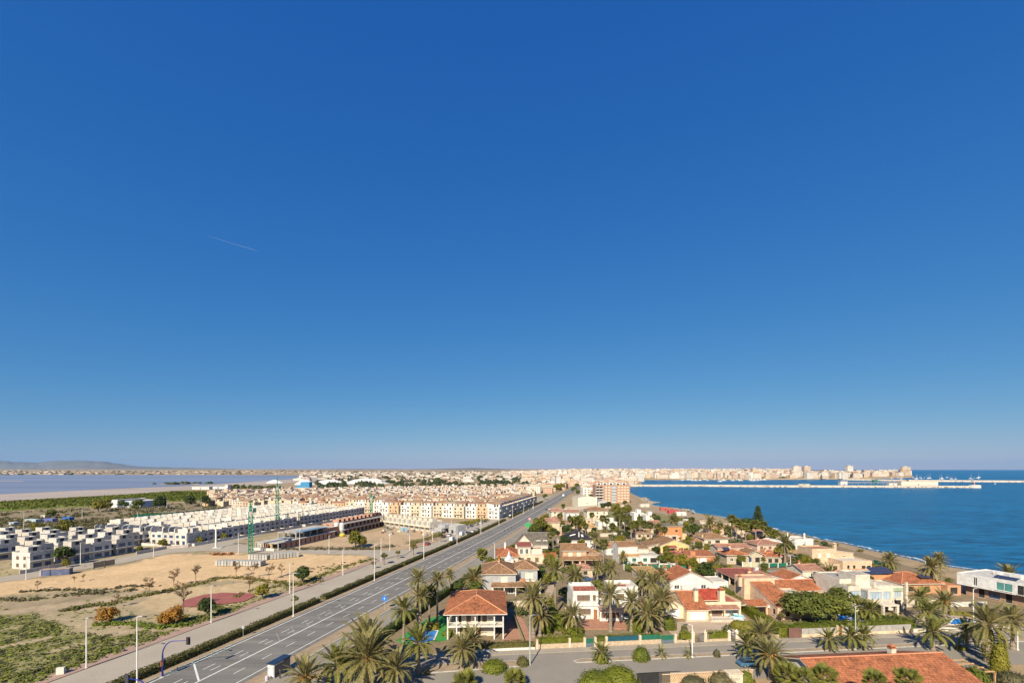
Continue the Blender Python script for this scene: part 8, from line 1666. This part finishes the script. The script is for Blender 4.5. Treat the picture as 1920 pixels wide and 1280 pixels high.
for px0, px1, yy, hp, cl, lb in [(360, 392, 917, 4.5, WHT, 'long white salt works office by the lake'), (394, 424, 916, 4, (.52, .55, .58), 'grey-white salt works building by the lake'), (422, 427, 917, 8, WHT, 'small white chimney tower by the lake'), (545, 620, 916.5, 2, IVORY, 'low cream wall before the blue hall')]: px_box('salt_works', px0, px1, yy, hp, 10, cl, lb, 'building', z=0)
sheet('lake_spit', PX([(-60, 902.5), (10, 902.4), (48, 902.8), (40, 901.6), (-60, 900.8)]), .4, SALT, 'thin sandy spit in the salt lake'); sheet('lake_spit', PX([(300, 908.5), (335, 907.5), (370, 908.2), (376, 906.6), (330, 905.6), (302, 907)]), .4, SALT, 'small sandy tongue with trees in the salt lake')
random.seed(5); wood('lake_trees', [(G(rnd(320, 372), rnd(905.8, 907.6)).x, G(340, rnd(905.8, 907.6)).y, .3, rnd(4, 9), rnd(3, 6)) for _ in range(16)]+[(G(rnd(430, 520), 915.5).x, G(440, 915.5).y, .3, rnd(4, 8), rnd(5, 8)) for _ in range(18)], L_PINE, 'dark bushes on the lake tongue and by the salt works')

# beach bars, rocks
for px, w_, cl, lb in [((1262, 962), 9, (.40, .06, .07), 'red beach bar on the sand'), ((1276, 966), 8, (.60, .58, .54), 'white beach hut beside the red bar'), ((1246, 957), 8, (.38, .10, .08), 'dark red beach hut left of the red bar'), ((1208, 950), 9, (.58, .52, .44), 'pale beach hut by the rocks')]: simple_box('beach_hut', px, R(5), (w_, 4, 2.8), cl, lb, 'hut')
random.seed(31); mb = MB()
for k in range(420):
    Y = rnd(440, 640); X = coast(Y)+rnd(-6, 5); s_ = rnd(.4, 1.6); mb.lathe([(s_, SEA_Z-.5), (s_*.9, SEA_Z+.3), (0, SEA_Z+.5+s_*.4)], 5, (X, Y))
for k in range(380):
    Y = rnd(150, 440); X = coast(Y)+rnd(-1.5, 1.5); s_ = rnd(.2, .6); mb.lathe([(s_, SEA_Z-.2), (0, SEA_Z+.2+s_*.3)], 5, (X, Y))
tag(mb.build('shore_rocks', paint((.28, .23, .17), .9, .4, .5)), 'low brown rocks along the shore', kind='stuff')
# foam line along the beach
mb = MB(); random.seed(8)
for k in range(230):
    Y = 150+k*1.9; X = coast(Y); n_ = fbm(0, Y, .05); 
    if n_ > -.08: mb.face([(X+.2+n_*3, Y, SEA_Z+.03), (X+1.0+n_*5, Y, SEA_Z+.03), (coast(Y+1.9)+1.0+n_*5, Y+1.9, SEA_Z+.03), (coast(Y+1.9)+.2+n_*3, Y+1.9, SEA_Z+.03)])
tag(mb.build('foam', paint((.62, .64, .64), .9, .3, .5)), 'thin white foam line of small waves on the beach', kind='stuff')

# ---------------------------------------------------------------- filling the gardens with planting
HOUSES = [(o.matrix_basis.translation.copy(), o.rotation_euler.z, [tuple(c) for ch in o.children if ch.type == 'MESH' for c in ch.bound_box]) for o in list(COL.objects) if o.type == 'EMPTY' and o.name.split('.')[0] in ('villa', 'house', 'pavilion', 'hall', 'apartment_block', 'swimming_pool', 'round_pool')]
RECTS = []
for (p, a, bb) in HOUSES:
    if bb: xs = [c[0] for c in bb]; ys_ = [c[1] for c in bb]; RECTS.append((p, a, min(xs)-1.2, max(xs)+1.2, min(ys_)-1.2, max(ys_)+1.2))
def free(X, Y):
    for (p, a, x0, x1, y0, y1) in RECTS:
        dx, dy = X-p.x, Y-p.y
        if abs(dx)+abs(dy) > 60: continue
        lx, ly = dx*math.cos(a)+dy*math.sin(a), -dx*math.sin(a)+dy*math.cos(a)
        if x0 < lx < x1 and y0 < ly < y1: return False
    return True
VL = [(o.matrix_basis.translation.copy(), ' '.join(o['label'].replace(',', '').split()[:6])) for o in COL.objects if o.type == 'EMPTY' and o.name.split('.')[0] in ('villa', 'house')]
def beside(items):
    """items: (object, word). Label each by the nearest house and its order from the left there"""
    by = {}
    for o, word in items:
        n = min(VL, key=lambda v: (v[0]-o.location).length)[1]; by.setdefault((word, n), []).append(o)
    for (word, n), os_ in by.items():
        os_.sort(key=lambda o: o.location.x/o.location.y)
        for k, o in enumerate(os_): o['label'] = '%s beside the %s%s' % (word, n, '' if len(os_) == 1 else ', %s from the left' % ordw(k))
random.seed(202); SHM = {}
for kind, mt in (('hedge', L_HEDGE), ('yel', L_YEL), ('olive', L_OLIVE), ('dark', L_DARK)):
    SHM[kind] = []
    for v in range(3):
        mb = MB()
        for q in range(5): clump(mb, (rnd(-.6, .6), rnd(-.6, .6), rnd(.3, .9)), rnd(.45, .8), 34, .22, .9)
        SHM[kind].append(mb.mesh('garden_shrub', mt))
GZ = [(845, 1112), (925, 1052), (985, 1010), (1060, 964), (1240, 966), (1425, 994), (1560, 1026), (1640, 1060), (1780, 1090), (1790, 1150), (1600, 1186), (1400, 1190), (1010, 1200), (960, 1180)]
def fill(n, test, make):
    out = []; tries = 0
    while len(out) < n and tries < 9000:
        tries += 1; p = Vector((rnd(-12, 170), rnd(96, 335), 0)); px, py = topx(p.x, p.y)
        if inpoly(px, py, GZ) and free(p.x, p.y) and test(p): out.append(make(p))
    beside([q for q in out if q])
WORD = {'hedge': 'green shrub', 'yel': 'yellowish shrub', 'olive': 'olive shrub', 'dark': 'dark shrub'}
def mk_shrub(p):
    k = random.choice(('hedge', 'yel', 'olive', 'dark', 'hedge')); s_ = rnd(.8, 2.0); o = link('garden_shrub', random.choice(SHM[k]), None, p, (0, 0, rnd(0, 6.28)), (s_, s_, s_*rnd(.8, 1.5)))
    return tag(o, 'shrub', 'shrub', 'garden shrubs between the villas'), WORD[k]
def mk_tree(p):
    k = random.choice(('yellow', 'round', 'dark', 'street')); return tree(k, (0, 0), 'tree', rnd(.7, 1.15), group='garden trees between the villas', pos=p), {'yellow': 'bright tree', 'round': 'green tree', 'dark': 'dark tree', 'street': 'slim tree'}[k]
fill(260, lambda p: True, mk_shrub); fill(110, lambda p: p.y > 122, mk_tree)
wl_ = [0, 0]
def wall_ok(p): wl_[0] = rnd(4, 11); wl_[1] = R(random.choice((3, 93))+rnd(-4, 4)); q = p+Vector((math.cos(wl_[1]), math.sin(wl_[1]), 0))*wl_[0]; return p.y > 118 and free(q.x, q.y) and free((p.x+q.x)/2, (p.y+q.y)/2)
def mk_wall(p):
    cl, wd = random.choice((((.52, .44, .35), 'beige wall'), ((.56, .53, .48), 'white wall'), ((.42, .33, .24), 'brown wall'), ((.46, .29, .2), 'reddish wall'))); mb = MB(); hg = rnd(1.2, 2.0); mb.box(0, -.12, 0, wl_[0], .12, hg); o = mb.build('garden_wall', paint(cl, .9), loc=p, rz=wl_[1]); mb = MB(); mb.box(-.05, -.17, hg, wl_[0]+.05, .17, hg+.07); mb.build('coping', paint((.5, .45, .38)), o); return tag(o, 'wall', 'wall', 'dividing walls between villa plots'), wd
fill(80, wall_ok, mk_wall)
random.seed(515)                                                    # plants and bits along the top of the beach
nb = 0
for Y in sorted(rnd(165, 420) for _ in range(26)):
    X = coast(Y)-rnd(19, 30)
    if free(X, Y): o = link('beach_shrub', random.choice(SHM[random.choice(('olive', 'hedge', 'yel'))]), None, (X, Y, 0), (0, 0, rnd(0, 6)), (rnd(.8, 1.6), rnd(.8, 1.6), rnd(.5, .9))); tag(o, 'low shrub along the top of the beach, %s from the long white villa' % ordw(nb), 'shrub', 'low shrubs above the beach'); nb += 1
